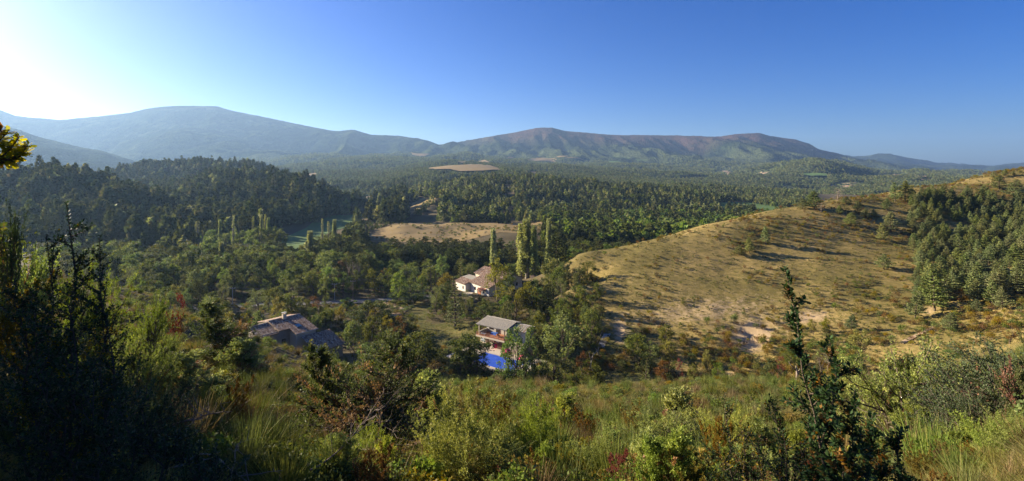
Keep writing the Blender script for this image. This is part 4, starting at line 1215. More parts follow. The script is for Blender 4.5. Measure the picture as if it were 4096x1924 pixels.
DESC = {'green': 'dark green', 'gold': 'yellow green', 'orange': 'orange brown', 'red': 'reddish', 'bright': 'light green'}
for c, i in enumerate(order[:290]):
    r_ = random.random()
    kd = ('orange' if r_ < .5 else 'gold' if r_ < .85 else 'red' if r_ < .9 else 'green') if up[i] > .35 else ('gold' if r_ < .45 else 'green' if r_ < .75 else 'orange' if r_ < .93 else 'bright')
    me = random.choice(SHR[kd])
    auto(single('hillside_shrub', me, None, 'shrub', x[i], y[i], size[i], 'shrubs dotted over the grassy hill', random.uniform(.9, 1.5), z=z[i]), DESC[kd] + ' shrub on the grassy hill')
i = order[290:]
scatter('small_hill_shrubs', SHR['gold'][:2] + SHR['orange'] + [SHR['green'][0]], np.stack([x[i], y[i], z[i]], 1), size[i])
# tufts
def slope_tufts(name, n, meshes, u0, u1, y0, y1, s0, s1, keep):
    u = np.random.uniform(u0, u1, n); y = np.exp(np.random.uniform(math.log(y0), math.log(y1), n)); x = (u - 2048) / F0 * y
    k = keep(u, x, y)
    x, y = x[k], y[k]
    return scatter(name, meshes, np.stack([x, y, G(x, y)], 1), np.random.uniform(s0, s1, len(x)), tilt=.15)
def onh(u, x, y):
    s_ = bil(SC, x, y)
    return (bil(H, x, y) > .5) & (s_ < .25 + .3 * np.random.rand(len(x))) & (np.random.rand(len(x)) < .55 + .6 * vnoise(x / 5, y / 3, 66))
slope_tufts('hill_grass', 34000, GR['meadow'] + GR['dry'][:1] + [SHR['green'][0]], 2215, 4150, 88, 275, .25, .55, onh)
# ---------------------------------------------------------------- trees of the valley
random.seed(21); np.random.seed(21)
H0 = {'oak': 10, 'bright': 10, 'yellowing': 10, 'orange': 10, 'red': 10, 'ash': 10, 'willow': 10, 'pine': 9, 'darkpine': 9, 'spruce': 9, 'conejuniper': 9, 'poplar': 22, 'thin_poplar': 22, 'bare': 14, 'dead_pine': 8}
W0 = {'oak': 2.9, 'bright': 3.0, 'yellowing': 3.3, 'orange': 3.3, 'red': 3.3, 'ash': 2.0, 'willow': 3.3, 'pine': 2.4, 'darkpine': 2.4, 'spruce': 1.4, 'conejuniper': 2.4, 'poplar': 1.35, 'thin_poplar': 1.0, 'bare': 3, 'dead_pine': 3}
PLACED = []
def tree_at(kind, u, vt, Y, w, name, label, cat='tree', group=None, variant=None, parts=None):
    """top of the crown at (u, vt) seen from the viewpoint, standing Y metres away, w = crown width in photograph pixels"""
    x = xat(u, Y); zb = g1(x, Y); Hh = zat(vt, Y) - zb
    if 'poplar' in kind: w = w * (1.15 if w > 25 else 1.6)
    s = 1.03 * Hh / H0[kind]
    o = thing(name, label, cat, (x, Y, zb - .1), random.random() * 6.28, group)
    ws = (w / F0 * Y / 2) / (W0[kind]) if w else s
    o.scale = (ws, ws, s)
    lib = LIB[kind]; v = lib[(random.randrange(len(lib)) if variant is None else variant) % len(lib)]
    pn = parts or (('trunk', 'twigs') if kind in ('bare', 'dead_pine') else ('trunk', 'crown'))
    for nm, m in zip(pn, v): link(nm, m, o)
    PLACED.append((x, Y, max(2.0, ws * W0[kind])))
    return o
big = [
 ('poplar', 2107, 880, 200, 62, 'poplar_tree', 'largest poplar, a broad pale green plume in the cluster behind the house'),
 ('poplar', 2085, 900, 202, 46, 'poplar_tree', 'left stem of the big poplar cluster behind the house'),
 ('poplar', 2135, 905, 198, 46, 'poplar_tree', 'right stem of the big poplar cluster behind the house'),
 ('poplar', 2194, 880, 226, 34, 'poplar_tree', 'tall slim poplar right of the big poplar cluster'),
 ('poplar', 1973, 918, 222, 38, 'poplar_tree', 'narrow poplar left of the big cluster, above the main roof'),
 ('poplar', 1240, 925, 262, 40, 'poplar_tree', 'bright poplar standing at the lower end of the green field'),
 ('poplar', 886, 970, 232, 34, 'poplar_tree', 'isolated slim poplar in front of the shaded hill foot'),
 ('poplar', 745, 898, 300, 22, 'poplar_tree', 'leftmost of the slim poplars before the left hill'),
 ('thin_poplar', 789, 886, 300, 20, 'poplar_tree', 'second slim poplar from the left before the wooded hill'),
 ('thin_poplar', 809, 925, 296, 14, 'poplar_tree', 'short slim poplar right beside the second one'),
 ('poplar', 880, 881, 305, 15, 'poplar_tree', 'slim poplar with a square top above the bright crowns'),
 ('thin_poplar', 934, 862, 310, 14, 'poplar_tree', 'lone spindly poplar in the middle of the left row'),
 ('thin_poplar', 1012, 868, 312, 12, 'poplar_tree', 'bare tipped spindly poplar left of a close trio'),
 ('poplar', 1045, 861, 314, 14, 'poplar_tree', 'left poplar of the close trio beside the green field'),
 ('thin_poplar', 1060, 859, 316, 12, 'poplar_tree', 'middle, bare topped poplar of the close trio'),
 ('poplar', 1074, 873, 310, 16, 'poplar_tree', 'right poplar of the close trio beside the green field'),
 ('thin_poplar', 1290, 877, 285, 12, 'poplar_tree', 'spindly brown poplar against the green field'),
 ('thin_poplar', 1315, 888, 285, 14, 'poplar_tree', 'nearly bare grey poplar against the green field'),
 ('poplar', 1338, 880, 290, 20, 'poplar_tree', 'bright leaning poplar against the green field'),
 ('poplar', 1423, 861, 420, 14, 'poplar_tree', 'small bright poplar at the far edge of the green field'),
 ('poplar', 1518, 780, 640, 20, 'poplar_tree', 'dark poplar beside the far valley meadow'),
 ('poplar', 1539, 750, 800, 12, 'poplar_tree', 'tall far poplar left of its twin in the valley gap'),
 ('poplar', 1565, 752, 800, 11, 'poplar_tree', 'tall far poplar right of its twin in the valley gap'),
 ('poplar', 1504, 757, 820, 9, 'poplar_tree', 'thin far poplar leftmost of three in the valley gap'),
 ('thin_poplar', 1400, 755, 900, 9, 'poplar_tree', 'tiny far poplar by the pale clearing'),
 ('poplar', 1458, 770, 850, 9, 'poplar_tree', 'tiny far poplar left of the valley gap trio'),
 ('poplar', 1503, 864, 470, 8, 'poplar_tree', 'tiny poplar beside the track under the bare bank'),
 ('darkpine', 2230, 950, 190, 105, 'pine_tree', 'tall dark pine right of the big poplars'),
 ('oak', 2216, 1032, 170, 110, 'oak_tree', 'dark round oak right below the big poplars'),
 ('ash', 2300, 990, 225, 70, 'ash_tree', 'pale grey green tree behind the hill shoulder'),
 ('oak', 1895, 1215, 160, 64, 'oak_tree', 'dark tree below the terrace of the main house'),
 ('oak', 2040, 1085, 176, 60, 'oak_tree', 'green tree between the yellowing tree and the big poplars'),
 ('yellowing', 1992, 1040, 168, 116, 'maple_tree', 'yellowing round tree in front of the main house'),
 ('yellowing', 2062, 1132, 150, 110, 'maple_tree', 'large yellow green tree above the pool house, left crown'),
 ('yellowing', 2115, 1128, 149, 105, 'maple_tree', 'large yellow green tree above the pool house, right crown'),
 ('oak', 2165, 1180, 150, 70, 'oak_tree', 'shaded oak under the right side of the yellow green tree'),
 ('spruce', 1820, 1110, 142, 92, 'spruce_tree', 'conical spruce with a bare stem standing on the lawn'),
 ('willow', 1866, 1155, 150, 70, 'willow_tree', 'pale feathery tree right of the lawn spruce'),
 ('oak', 1935, 1200, 146, 80, 'oak_tree', 'green tree right of the lawn, below the terrace'),
 ('bright', 1925, 1285, 132, 62, 'hazel_tree', 'bright green tree touching the left end of the pool house'),
 ('oak', 1480, 1200, 137, 165, 'oak_tree', 'biggest dark round oak in the middle of the valley'),
 ('oak', 1420, 1240, 133, 90, 'oak_tree', 'dark oak on the left flank of the big round oak'),
 ('oak', 1690, 1322, 112, 165, 'oak_tree', 'dark oak between the lawn and the woodpile'),
 ('ash', 2092, 1375, 97, 70, 'ash_tree', 'open sapling right of the forked tree by the pool'),
 ('oak', 2150, 1330, 118, 66, 'oak_tree', 'bushy tree at the right end of the pool house'),
 ('ash', 2022, 1372, 99, 66, 'ash_tree', 'open sapling left of the forked tree by the pool'),
 ('oak', 1845, 1362, 108, 110, 'oak_tree', 'left crown of the dark trees hiding the pool end'),
 ('oak', 1908, 1378, 107, 92, 'oak_tree', 'right crown of the dark trees hiding the pool end'),
 ('oak', 1720, 1345, 113, 100, 'oak_tree', 'right crown of the oak between lawn and woodpile'),
 ('oak', 1875, 1340, 109, 170, 'oak_tree', 'dark spreading oak hiding the left end of the pool'),
 ('bright', 1990, 1490, 98, 70, 'ash_bush', 'low leafy bush under the blue pool cover'),
 ('ash', 2058, 1308, 99, 92, 'ash_tree', 'slender open tree with forked stem before the pool'),
 ('ash', 2120, 1306, 101, 62, 'ash_tree', 'slim open tree right of the forked tree by the pool'),
 ('bright', 2248, 1262, 112, 165, 'walnut_tree', 'vivid green walnut tree right of the pool'),
 ('oak', 2215, 1405, 100, 120, 'oak_tree', 'darker tree below the vivid green walnut'),
 ('oak', 2160, 1440, 97, 80, 'oak_tree', 'low dark tree right under the pool end'),
 ('orange', 1256, 1186, 160, 66, 'maple_tree', 'orange tinted tree behind the tiled farmhouse roof'),
 ('willow', 1030, 1152, 150, 92, 'birch_tree', 'pale birch left behind the farmhouse aerial'),
 ('oak', 1165, 1165, 152, 100, 'oak_tree', 'dark oak directly behind the farmhouse chimney'),
 ('oak', 1212, 1185, 148, 62, 'oak_tree', 'green oak left beside the orange tinted tree'),
 ('bright', 1150, 1075, 190, 80, 'ash_tree', 'rounded tree above the farmhouse, left of the dark thicket'),
 ('willow', 1170, 1110, 176, 74, 'willow_tree', 'silvery willow between the road and the dark thicket'),
 ('willow', 832, 1176, 118, 96, 'willow_tree', 'glowing yellow green willow left of the cone juniper'),
 ('red', 725, 1168, 120, 60, 'sumac_bush', 'deep red bush at the edge of the left slope'),
 ('oak', 1060, 1000, 215, 84, 'oak_tree', 'greyish oak standing in the middle of the shaded trees'),
 ('oak', 1140, 1020, 210, 80, 'oak_tree', 'brownish round tree below the green field corner'),
 ('bright', 1185, 1040, 192, 44, 'ash_tree', 'light green tree left of the bright field poplar'),
 ('willow', 1240, 1078, 186, 88, 'willow_tree', 'grey twiggy tree below the bright field poplar'),
 ('bright', 1316, 1055, 192, 62, 'ash_tree', 'bright rounded tree left of the bare poplars'),
 ('bare', 1388, 1044, 196, 40, 'bare_tree', 'left bare reddish grey tree behind the road'),
 ('bare', 1412, 1040, 196, 46, 'bare_tree', 'middle bare reddish grey tree behind the road'),
 ('bare', 1436, 1040, 194, 52, 'bare_tree', 'right bare reddish grey tree behind the road'),
 ('bright', 825, 1070, 192, 66, 'ash_tree', 'bright green crown left of the isolated slim poplar'),
 ('ash', 745, 1085, 196, 60, 'ash_tree', 'pale green tree leftmost in front of the dark woods'),
 ('oak', 935, 1130, 180, 86, 'oak_tree', 'grey green tree right of the isolated slim poplar'),
 ('bright', 680, 1060, 205, 66, 'ash_tree', 'bluish green tree at the left end of the valley trees'),
 ('oak', 640, 1090, 190, 70, 'oak_tree', 'dim oak leftmost at the foot of the shaded hill'),
 ('spruce', 1843, 1010, 205, 26, 'cypress_tree', 'small pointed cypress above the left end of the main roof'),
 ('bright', 1765, 1018, 205, 50, 'hazel_tree', 'bright shrubby tree above the utility pole'),
 ('willow', 1880, 1050, 200, 46, 'willow_tree', 'pale spiky tree just behind the main house'),
 ('yellowing', 1790, 1092, 178, 84, 'maple_tree', 'yellow brown tree at the left end of the main house'),
 ('oak', 1660, 1140, 172, 120, 'walnut_tree', 'broad green tree right of the garden steps'),
 ('bright', 1600, 1160, 175, 90, 'walnut_tree', 'bright green tree above the garden steps'),
 ('bright', 1560, 1130, 190, 60, 'hazel_tree', 'yellow lit crown between the road and the utility pole'),
 ('bright', 1640, 1118, 186, 56, 'hazel_tree', 'vivid green crown below the utility pole'),
 ('oak', 1770, 1170, 160, 76, 'plum_tree', 'brownish tree left of the lawn spruce'),
 ('oak', 1620, 1255, 140, 100, 'oak_tree', 'dark spreading tree left above the shaded lawn'),
 ('oak', 1330, 1230, 150, 80, 'oak_tree', 'dark tree right behind the farmhouse annex'),
 ('bright', 1385, 1190, 160, 70, 'hazel_tree', 'green tree below the road bend'),
 ('orange', 1625, 1370, 116, 70, 'hornbeam_tree', 'rusty brown tree left behind the woodpile oak'),
 ('orange', 1745, 1440, 106, 80, 'hornbeam_tree', 'rusty low tree below the lawn oaks'),
 ('bright', 1470, 1370, 112, 80, 'hazel_tree', 'green low tree left of the woodpile'),
 ('willow', 1540, 1350, 122, 56, 'willow_tree', 'grey green tree above the woodpile'),
 ('yellowing', 2667, 1288, 118, 76, 'maple_tree', 'bright green tree high in the clump on the slope foot'),
 ('oak', 2555, 1330, 108, 110, 'oak_tree', 'green tree at the left of the clump on the slope foot'),
 ('oak', 2600, 1360, 105, 90, 'oak_tree', 'dark green tree in the middle of the slope foot clump'),
 ('yellowing', 2670, 1368, 104, 90, 'maple_tree', 'yellow green tree at the right of the slope foot clump'),
 ('orange', 2655, 1440, 98, 90, 'hawthorn_bush', 'brown bush at the bottom of the slope foot clump'),
 ('red', 2718, 1430, 100, 34, 'sumac_bush', 'bright red bush right of the slope foot clump'),
 ('spruce', 2583, 1430, 90, 56, 'spruce_tree', 'small dark spruce before the slope foot clump'),
 ('oak', 2395, 1445, 98, 66, 'hazel_bush', 'dark bush right of the pole frame'),
 ('orange', 2330, 1400, 106, 60, 'hornbeam_bush', 'thin brownish bush left of the pole frame'),
 ('yellowing', 3446, 1302, 100, 86, 'maple_tree', 'golden rounded tree in the ravine right of the box leader'),
 ('ash', 3400, 1375, 96, 80, 'ash_tree', 'open green tree left below the golden ravine tree'),
 ('willow', 3290, 1390, 96, 76, 'willow_bush', 'pale grassy looking bush behind the box leader'),
 ('bright', 3810, 1405, 92, 92, 'hawthorn_bush', 'light green bush between the two big junipers'),
 ('red', 3640, 1440, 88, 60, 'sumac_bush', 'dark red bush behind the bright juniper top'),
 ('oak', 3085, 1430, 92, 70, 'hawthorn_bush', 'grey green bush at the ravine mouth'),
 ('red', 3120, 1420, 95, 46, 'sumac_bush', 'dull red bush next to the ravine mouth bush'),
 ('orange', 4040, 1290, 88, 66, 'sumac_bush', 'reddish bush at the right frame edge above the dark juniper'),
 ('oak', 2870, 1440, 96, 46, 'box_bush', 'dark rounded bush right below the scar'),
 ('yellowing', 2770, 1445, 97, 44, 'box_bush', 'golden bush left below the scar'),
 ('yellowing', 2830, 1385, 104, 40, 'box_bush', 'golden bush beside the left of the pale scar'),
 ('oak', 2765, 1410, 104, 50, 'box_bush', 'green bush on the slope left of the pale scar'),
 ('oak', 3160, 1390, 104, 46, 'box_bush', 'dark green bush right of the pale scars'),
 ('yellowing', 3308, 1272, 118, 38, 'box_bush', 'golden upright bush above the ravine'),
 ('yellowing', 3252, 1275, 118, 40, 'box_bush', 'rounded golden bush left of the upright one'),
 ('yellowing', 2340, 1180, 150, 40, 'hazel_bush', 'yellow lit bush beside the hill shoulder'),
 ('orange', 2395, 1205, 142, 50, 'hornbeam_bush', 'orange bush beside the dark hollow of the slope'),
 ('yellowing', 2310, 1220, 138, 50, 'hazel_bush', 'yellow green bush above the vivid walnut'),
]
for k_ in big:
    cat_ = k_[5].split('_')[1]
    tree_at(k_[0], k_[1], k_[2], k_[3], k_[4], k_[5], k_[6], cat_)
# lit crowns behind the dark row, left of the green field
for i, (u, v) in enumerate(((665, 942), (640, 965), (715, 948), (842, 916), (868, 938), (905, 930), (940, 920), (975, 922), (1005, 915), (1035, 906), (1082, 903), (1105, 906), (1125, 915), (1150, 985), (1100, 985), (1050, 975), (1180, 1000), (820, 1000), (900, 1010), (960, 1000))):
    auto(tree_at('bright' if v < 950 else random.choice(['oak', 'bright']), u, v, random.uniform(285, 320) if v < 950 else 262, random.uniform(44, 66), 'leafy_tree', None, 'tree', 'leafy trees between the left hill and the green field'), 'bright crowned tree beside the green field')

# places the trees must leave open: (left, right, lowest visible line, distance of what stands there)
KEEP = [(1835, 1945, 1192, 186), (1910, 2035, 1392, 130), (1930, 2110, 1470, 120), (1690, 1885, 1392, 142), (1015, 1330, 1400, 124), (1110, 1460, 1000, 400), (1464, 2190, 978, 400),
        (1570, 1690, 1262, 168), (955, 1000, 1242, 168), (1195, 1245, 1225, 168), (1395, 1545, 1222, 172), (2060, 2180, 1420, 115), (1540, 1632, 1470, 112), (2340, 2450, 1500, 118), (1700, 1745, 1130, 180)]
OPEN = [P_TERR, hits([(1640, 1205), (1720, 1210), (1700, 1290), (1870, 1290), (1905, 1330), (1880, 1400), (1700, 1400)], 90),
        [(-30, 176), (12, 170), (12, 208), (-30, 212)], [(-68, 110), (-38, 110), (-38, 134), (-68, 134)], [(xat(820, 164), 164), (xat(1640, 172), 172), (xat(1640, 184), 184), (xat(820, 178), 178)]]
n = 9000
y = np.random.uniform(116, 262, n); u = np.random.uniform(150, 2400, n); x = (u - 2048) / F0 * y
z = G(x, y)
ok = (z < -37.0)
for P in OPEN: ok &= ~inpoly(x, y, P)
Q = thin(np.stack([x, y, z], 1)[ok], 5.9)
Q = Q[np.argsort(-Q[:, 1])]
nt_ = 0; EXTRA = []
for p in Q[::-1]:
    u = p[0] / p[1] * F0 + 2048
    if any((p[0] - a) ** 2 + (p[1] - b) ** 2 < (0.62 * c + 1.3) ** 2 for a, b, c in PLACED): continue
    back = np.clip((p[1] - 150) / 90, 0, 1)
    Hh = random.uniform(6.0, 10.5) + 4.0 * back * random.random()
    if u > 1500 and p[1] > 195: Hh *= .6
    if u < 520 and p[1] < 190: continue
    vt = 680 - (p[2] + Hh) / p[1] * F0
    wpx = Hh * .4 / p[1] * F0
    lim = max([l for a, b, l, yy in KEEP if a - wpx < u < b + wpx and p[1] < yy] + [0])
    if vt < lim:
        Hh = -p[2] + zat(lim, p[1]); vt = lim
        if Hh < 1.3: continue
    if nt_ >= 250: EXTRA.append((p, kd_ := 0, Hh)); continue
    r_ = random.random()
    kd = 'oak' if r_ < .56 else 'bright' if r_ < .70 else 'yellowing' if r_ < .78 else 'willow' if r_ < .84 else 'orange' if r_ < .88 else 'darkpine'
    if u < 1100 and p[1] > 200: kd = 'oak' if r_ < .5 else 'darkpine' if r_ < .7 else 'bright'
    o = plant(kd, 'leafy_tree' if kd != 'darkpine' else 'pine_tree', None, 'tree' if kd != 'darkpine' else 'pine tree', p[0], p[1], Hh / H0[kd], 'trees filling the valley round the houses', z=p[2], sx=random.uniform(.7, 1.0))
    auto(o, {'oak': 'dark green leafy tree', 'bright': 'light green leafy tree', 'yellowing': 'yellowing leafy tree', 'willow': 'pale grey green tree', 'orange': 'rusty brown tree', 'darkpine': 'dark pine in the valley'}[kd])
    PLACED.append((p[0], p[1], 2.5)); nt_ += 1
print('valley trees', nt_, len(EXTRA))
if EXTRA:
    sE = np.array([e[2] / 10 for e in EXTRA]); 
    scatter('valley_trees_behind', [m[1] for m in LIB['oak'][:3] + LIB['bright'][:2] + LIB['darkpine'][:1]], [e[0] for e in EXTRA], np.stack([sE * 1.2, sE * 1.2, sE], 1))
# undergrowth
n = 5000
y = np.exp(np.random.uniform(math.log(84), math.log(262), n)); u = np.random.uniform(150, 2420, n); x = (u - 2048) / F0 * y
z = G(x, y); ok = (z < -33) & ~((bil(H, x, y) > .3) & (y > 100) & (u > 2400))
for P in OPEN[:4]: ok &= ~inpoly(x, y, P)
ok &= (np.abs(y - 171 - (u - 820) / 820 * 7) > 5) | (u > 1640)
x, y, z = x[ok], y[ok], z[ok]
scatter('undergrowth', SHR['green'] + SHR['green'][:2] + SHR['bright'][:1] + SHR['gold'][:1], np.stack([x, y, z], 1), np.random.uniform(.6, 1.7, len(x)))
# lawn and meadow grass in the valley
n = 9000
y = np.random.uniform(92, 160, n); u = np.random.uniform(1450, 2420, n); x = (u - 2048) / F0 * y
k = ~inpoly(x, y, P_TERR)
scatter('lawn_grass', GR['meadow'][:2], np.stack([x[k], y[k], G(x[k], y[k])], 1), np.random.uniform(.2, .4, k.sum()))
# low shrubs on the stubble field and its bank
n = 620
u = np.random.uniform(1480, 2190, n); y = np.random.uniform(325, 450, n); x = (u - 2048) / F0 * y
m_ = inpoly(x, y, P_tan) & ((u > 1750) & (y > 355) & (y < 400) | (y < 345) | (vnoise(x / 14, y / 8, 5) > .38))
scatter('field_shrubs', SHR['green'] + SHR['gold'][:1], np.stack([x[m_], y[m_], G(x[m_], y[m_])], 1), np.random.uniform(.8, 1.8, m_.sum()))
# ---------------------------------------------------------------- buildings and other things people made
random.seed(31); np.random.seed(31)
def tile_mat():
    def f(nt, out):
        g = N(nt)
        c = g.ramp(g.attr('tint').outputs['Fac'], [(0.0, (0.10, 0.06, 0.045)), (0.3, (0.22, 0.14, 0.095)), (0.6, (0.34, 0.22, 0.14)), (0.85, (0.42, 0.31, 0.22)), (1.0, (0.52, 0.44, 0.36))])
        g.bsdf(out, g.mix(g.noise(2.0, 4, .6, g.obj()), c, (0.22, 0.17, 0.13), 'MIX') if False else c, .85, g.bump(g.noise(14, 3, .6, g.obj()), .3, .01))
    return mat('clay_tiles', f)
M_tile = tile_mat()
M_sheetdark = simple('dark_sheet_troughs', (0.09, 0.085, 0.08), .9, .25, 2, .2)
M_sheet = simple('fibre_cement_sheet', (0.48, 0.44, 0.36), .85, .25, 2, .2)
M_render = simple('cream_render', (0.58, 0.50, 0.37), .9, .10, 1.2, .3)
M_white = simple('white_render', (0.60, 0.57, 0.50), .9, .08, 1.2, .3)
M_stone = simple('rubble_stone', (0.30, 0.26, 0.20), .9, .35, 2.5, .9, .06)
M_paving = simple('pale_paving', (0.50, 0.43, 0.34), .9, .12, 1.0, .3)
M_brown = simple('brown_paint', (0.11, 0.06, 0.04), .6, .2, 3, .1)
M_redwood = simple('reddish_wood', (0.30, 0.11, 0.05), .6, .25, 3, .1)
M_timber = simple('weathered_timber', (0.20, 0.14, 0.10), .85, .3, 5, .4)
M_glass = simple('window_glass', (0.03, 0.04, 0.05), .08, .1, 1, 0, spec=.8)
M_metal = simple('grey_metal', (0.40, 0.40, 0.40), .4, .1, 3, 0, spec=.5, Metallic=.7)
M_terra = simple('terracotta_floor', (0.40, 0.17, 0.09), .8, .15, 4, .2)
M_dark = simple('dark_interior', (0.035, 0.03, 0.028), .9, .2, 2, 0)
M_blue = simple('blue_pool_cover', (0.028, 0.095, 0.52), .5, .3, .8, .8, .1)
M_bluec = simple('blue_cloth', (0.06, 0.16, 0.55), .7, .15, 3, .3)
M_pink = simple('magenta_canvas', (0.62, 0.03, 0.13), .7, .12, 3, .2)
M_yellow = simple('yellow_canvas', (0.60, 0.46, 0.06), .7, .12, 3, .2)
M_wplastic = simple('white_plastic', (0.72, 0.71, 0.68), .5, .06, 3, 0)
M_concrete = simple('concrete', (0.38, 0.36, 0.32), .9, .2, 2, .4)
M_asphalt = simple('asphalt', (0.13, 0.125, 0.12), .9, .2, .4, .4)
M_dirt = simple('dirt_track', (0.34, 0.24, 0.15), .95, .2, .5, .5, .05)
M_log = simple('log_ends', (0.36, 0.22, 0.12), .9, .4, 5, .4)
M_wire = simple('cable', (0.12, 0.12, 0.12), .6, .1, 3, 0)
M_lime = simple('bleached_stone', (0.46, 0.44, 0.40), .9, .2, 2, .5)

def tiles(parent, p0, e, d, ne, nd, wt=.24, lt=.42, mat_=None, name='roof_tiles'):
    """rows of half-round tiles: p0 upper corner, e unit vector along the eave, d unit vector down the slope"""
    p0, e, d = Vector(p0), Vector(e).normalized(), Vector(d).normalized()
    nrm = e.cross(d)
    if nrm.z < 0: nrm = -nrm
    b = MB()
    cols, rows = max(1, int(ne / wt)), max(1, int(nd / lt))
    wt = ne / cols; lt = nd / rows
    prof = [(-.5, .0), (-.25, .055), (.25, .055), (.5, .0)]
    for i in range(cols):
        for j in range(rows):
            o = p0 + e * (wt * (i + .5)) + d * (lt * j)
            vs = []
            for k, (s, dl) in enumerate(((0, .0), (1, .03))):
                for (a, h) in prof: vs.append(o + e * (a * wt * .98) + d * (lt * s) + nrm * (h + dl + .02))
            fs = [(0, 1, 5, 4), (1, 2, 6, 5), (2, 3, 7, 6), (4, 5, 6, 7)]
            b.add(vs, fs, 0, min(1, max(0, random.gauss(.52, .24) + .1 * math.sin(i * 1.3))))
    o = b.build(name, mat_ or M_tile, parent); o['kind'] = 'stuff'
    return o
def slab(parent, name, quad, th, m):
    """flat roof plate of thickness th under the quad"""
    q = [Vector(p) for p in quad]
    nrm = (q[1] - q[0]).cross(q[2] - q[0]).normalized()
    if nrm.z < 0: q = q[::-1]; nrm = -nrm
    b = MB(); b.hexa([p - nrm * th for p in q] + q)
    return b.build(name, m, parent)
def part(parent, name, m, *a):
    b = MB(); b.box(*a); return b.build(name, m, parent)
def window(parent, x, y, z, w, h, axis='x', out=-1, frame=None, shutters=None):
    """window set in a wall: axis = wall direction, out = side the outside lies on"""
    t = .04
    def bx(b, a0, a1, d0, d1, z0, z1):
        d0, d1 = sorted((d0 * out, d1 * out))
        if axis == 'x': b.box(x + a0, x + a1, y + d0, y + d1, z0, z1)
        else: b.box(x + d0, x + d1, y + a0, y + a1, z0, z1)
    f = MB(); bx(f, -w / 2, w / 2, .0, .05, z, z + .07); bx(f, -w / 2, w / 2, .0, .05, z + h - .07, z + h)
    bx(f, -w / 2, -w / 2 + .07, .002, .048, z + .07, z + h - .07); bx(f, w / 2 - .07, w / 2, .002, .048, z + .07, z + h - .07); bx(f, -.03, .03, .004, .046, z + .07, z + h - .07)
    fo = f.build('window', frame or M_brown, parent)
    g = MB(); bx(g, -w / 2 + .07, w / 2 - .07, .006, .02, z + .07, z + h - .07); g.build('pane', M_glass, fo)
    if shutters:
        for s in (-1, 1):
            h_ = MB(); a = s * (w / 2 + w / 4); bx(h_, a - w / 4 + .01, a + w / 4 - .01, .005, .05, z - .02, z + h + .02); h_.build('shutter', shutters, fo)
    return fo

# --- farmhouse on the left: local x runs down the roof slope, local y along the ridge
fh = thing('farmhouse', 'stone farmhouse with weathered clay tile roof beyond the left slope', 'house', (xat(1034, 121) + 2.2, 121, -44.6), R(-38))
zr = 44.2 - 35.45; pt = .25
def rz_(x): return zr - pt * x
part(fh, 'wall', M_stone, .1, 4.6, -4.6, .0, -1.2, rz_(4.9) - .15)
part(fh, 'wall', M_stone, -4.8, 4.7, .01, 7.8, -1.2, rz_(5) - .16)
part(fh, 'wall', M_render, 4.71, 7.7, 2.8, 7.79, -1.2, rz_(8) - .12)
g_ = MB(); g_.add([(-4.8, 7.81, 3), (7.7, 7.81, 3), (7.7, 7.81, rz_(7.7) - .1), (0, 7.81, rz_(0) - .1), (-4.8, 7.81, rz_(0) - 4.8 * .2 - .1), (-4.8, 7.5, 3), (7.7, 7.5, 3), (7.7, 7.5, rz_(7.7) - .1), (0, 7.5, rz_(0) - .1), (-4.8, 7.5, rz_(0) - 4.8 * .2 - .1)], [(0, 1, 2, 3, 4), (9, 8, 7, 6, 5), (0, 5, 6, 1), (1, 6, 7, 2), (2, 7, 8, 3), (3, 8, 9, 4), (4, 9, 5, 0)])
g_.build('gable', M_stone, fh)
slab(fh, 'roof', [(0, -.0, rz_(0)), (5.1, 0, rz_(5.1)), (5.1, 8.1, rz_(5.1)), (0, 8.1, rz_(0))], .12, M_timber)
slab(fh, 'roof', [(5.11, 2.5, rz_(5.11)), (8.1, 2.5, rz_(8.1)), (8.1, 8.1, rz_(8.1)), (5.11, 8.1, rz_(5.11))], .12, M_timber)
slab(fh, 'roof', [(0, 0, rz_(0)), (0, 8.1, rz_(0)), (-5.1, 8.1, rz_(0) - 1.0), (-5.1, 0, rz_(0) - 1.0)], .12, M_timber)
slab(fh, 'roof', [(0, -4.8, rz_(0) - .35), (5.3, -4.8, rz_(5.3) - .35), (5.3, -.01, rz_(5.3) - .35), (0, -.01, rz_(0) - .35)], .12, M_timber)
sd_ = (1, 0, -pt); L_s = math.hypot(1, pt)
tiles(fh, (0, 0, rz_(0)), (0, 1, 0), sd_, 8.1, 5.1 * L_s)
tiles(fh, (5.11, 2.5, rz_(5.11)), (0, 1, 0), sd_, 5.6, 3.0 * L_s)
tiles(fh, (0, 0, rz_(0)), (0, 1, 0), (-1, 0, -.2), 8.1, 5.1)
tiles(fh, (0, -4.8, rz_(0) - .35), (0, 1, 0), sd_, 4.8, 5.3 * L_s)
rc = MB()
for k in range(34):
    y0 = -4.8 + k * .38; zz = rz_(0) + (.12 if y0 >= -.2 else -.25)
    rc.tube([(0, y0, zz - .04), (0, y0 + .4, zz)], .14, 6, 0, True, .7 + .3 * random.random())  # ridge caps keep to the paler tints, a sunlit edge put into the colour
o = rc.build('ridge_tiles', M_tile, fh); o['kind'] = 'stuff'
ch = MB(); ch.box(.2, .85, 3.3, 4.1, rz_(.8), rz_(0) + 1.15); chimney = ch.build('chimney', M_render, fh)
c2 = MB(); c2.box(.1, .95, 3.2, 4.2, rz_(0) + 1.4, rz_(0) + 1.5)
for a, b_ in ((.25, 3.35), (.75, 3.35), (.25, 4.0), (.75, 4.0)): c2.box(a - .05, a + .05, b_ - .05, b_ + .05, rz_(0) + 1.15, rz_(0) + 1.4)
c2.build('chimney_cap', M_concrete, chimney)
nv = Vector((pt, 0, 1)).normalized()
def onroof(x, y, h): return Vector((x, y, rz_(x))) + nv * h
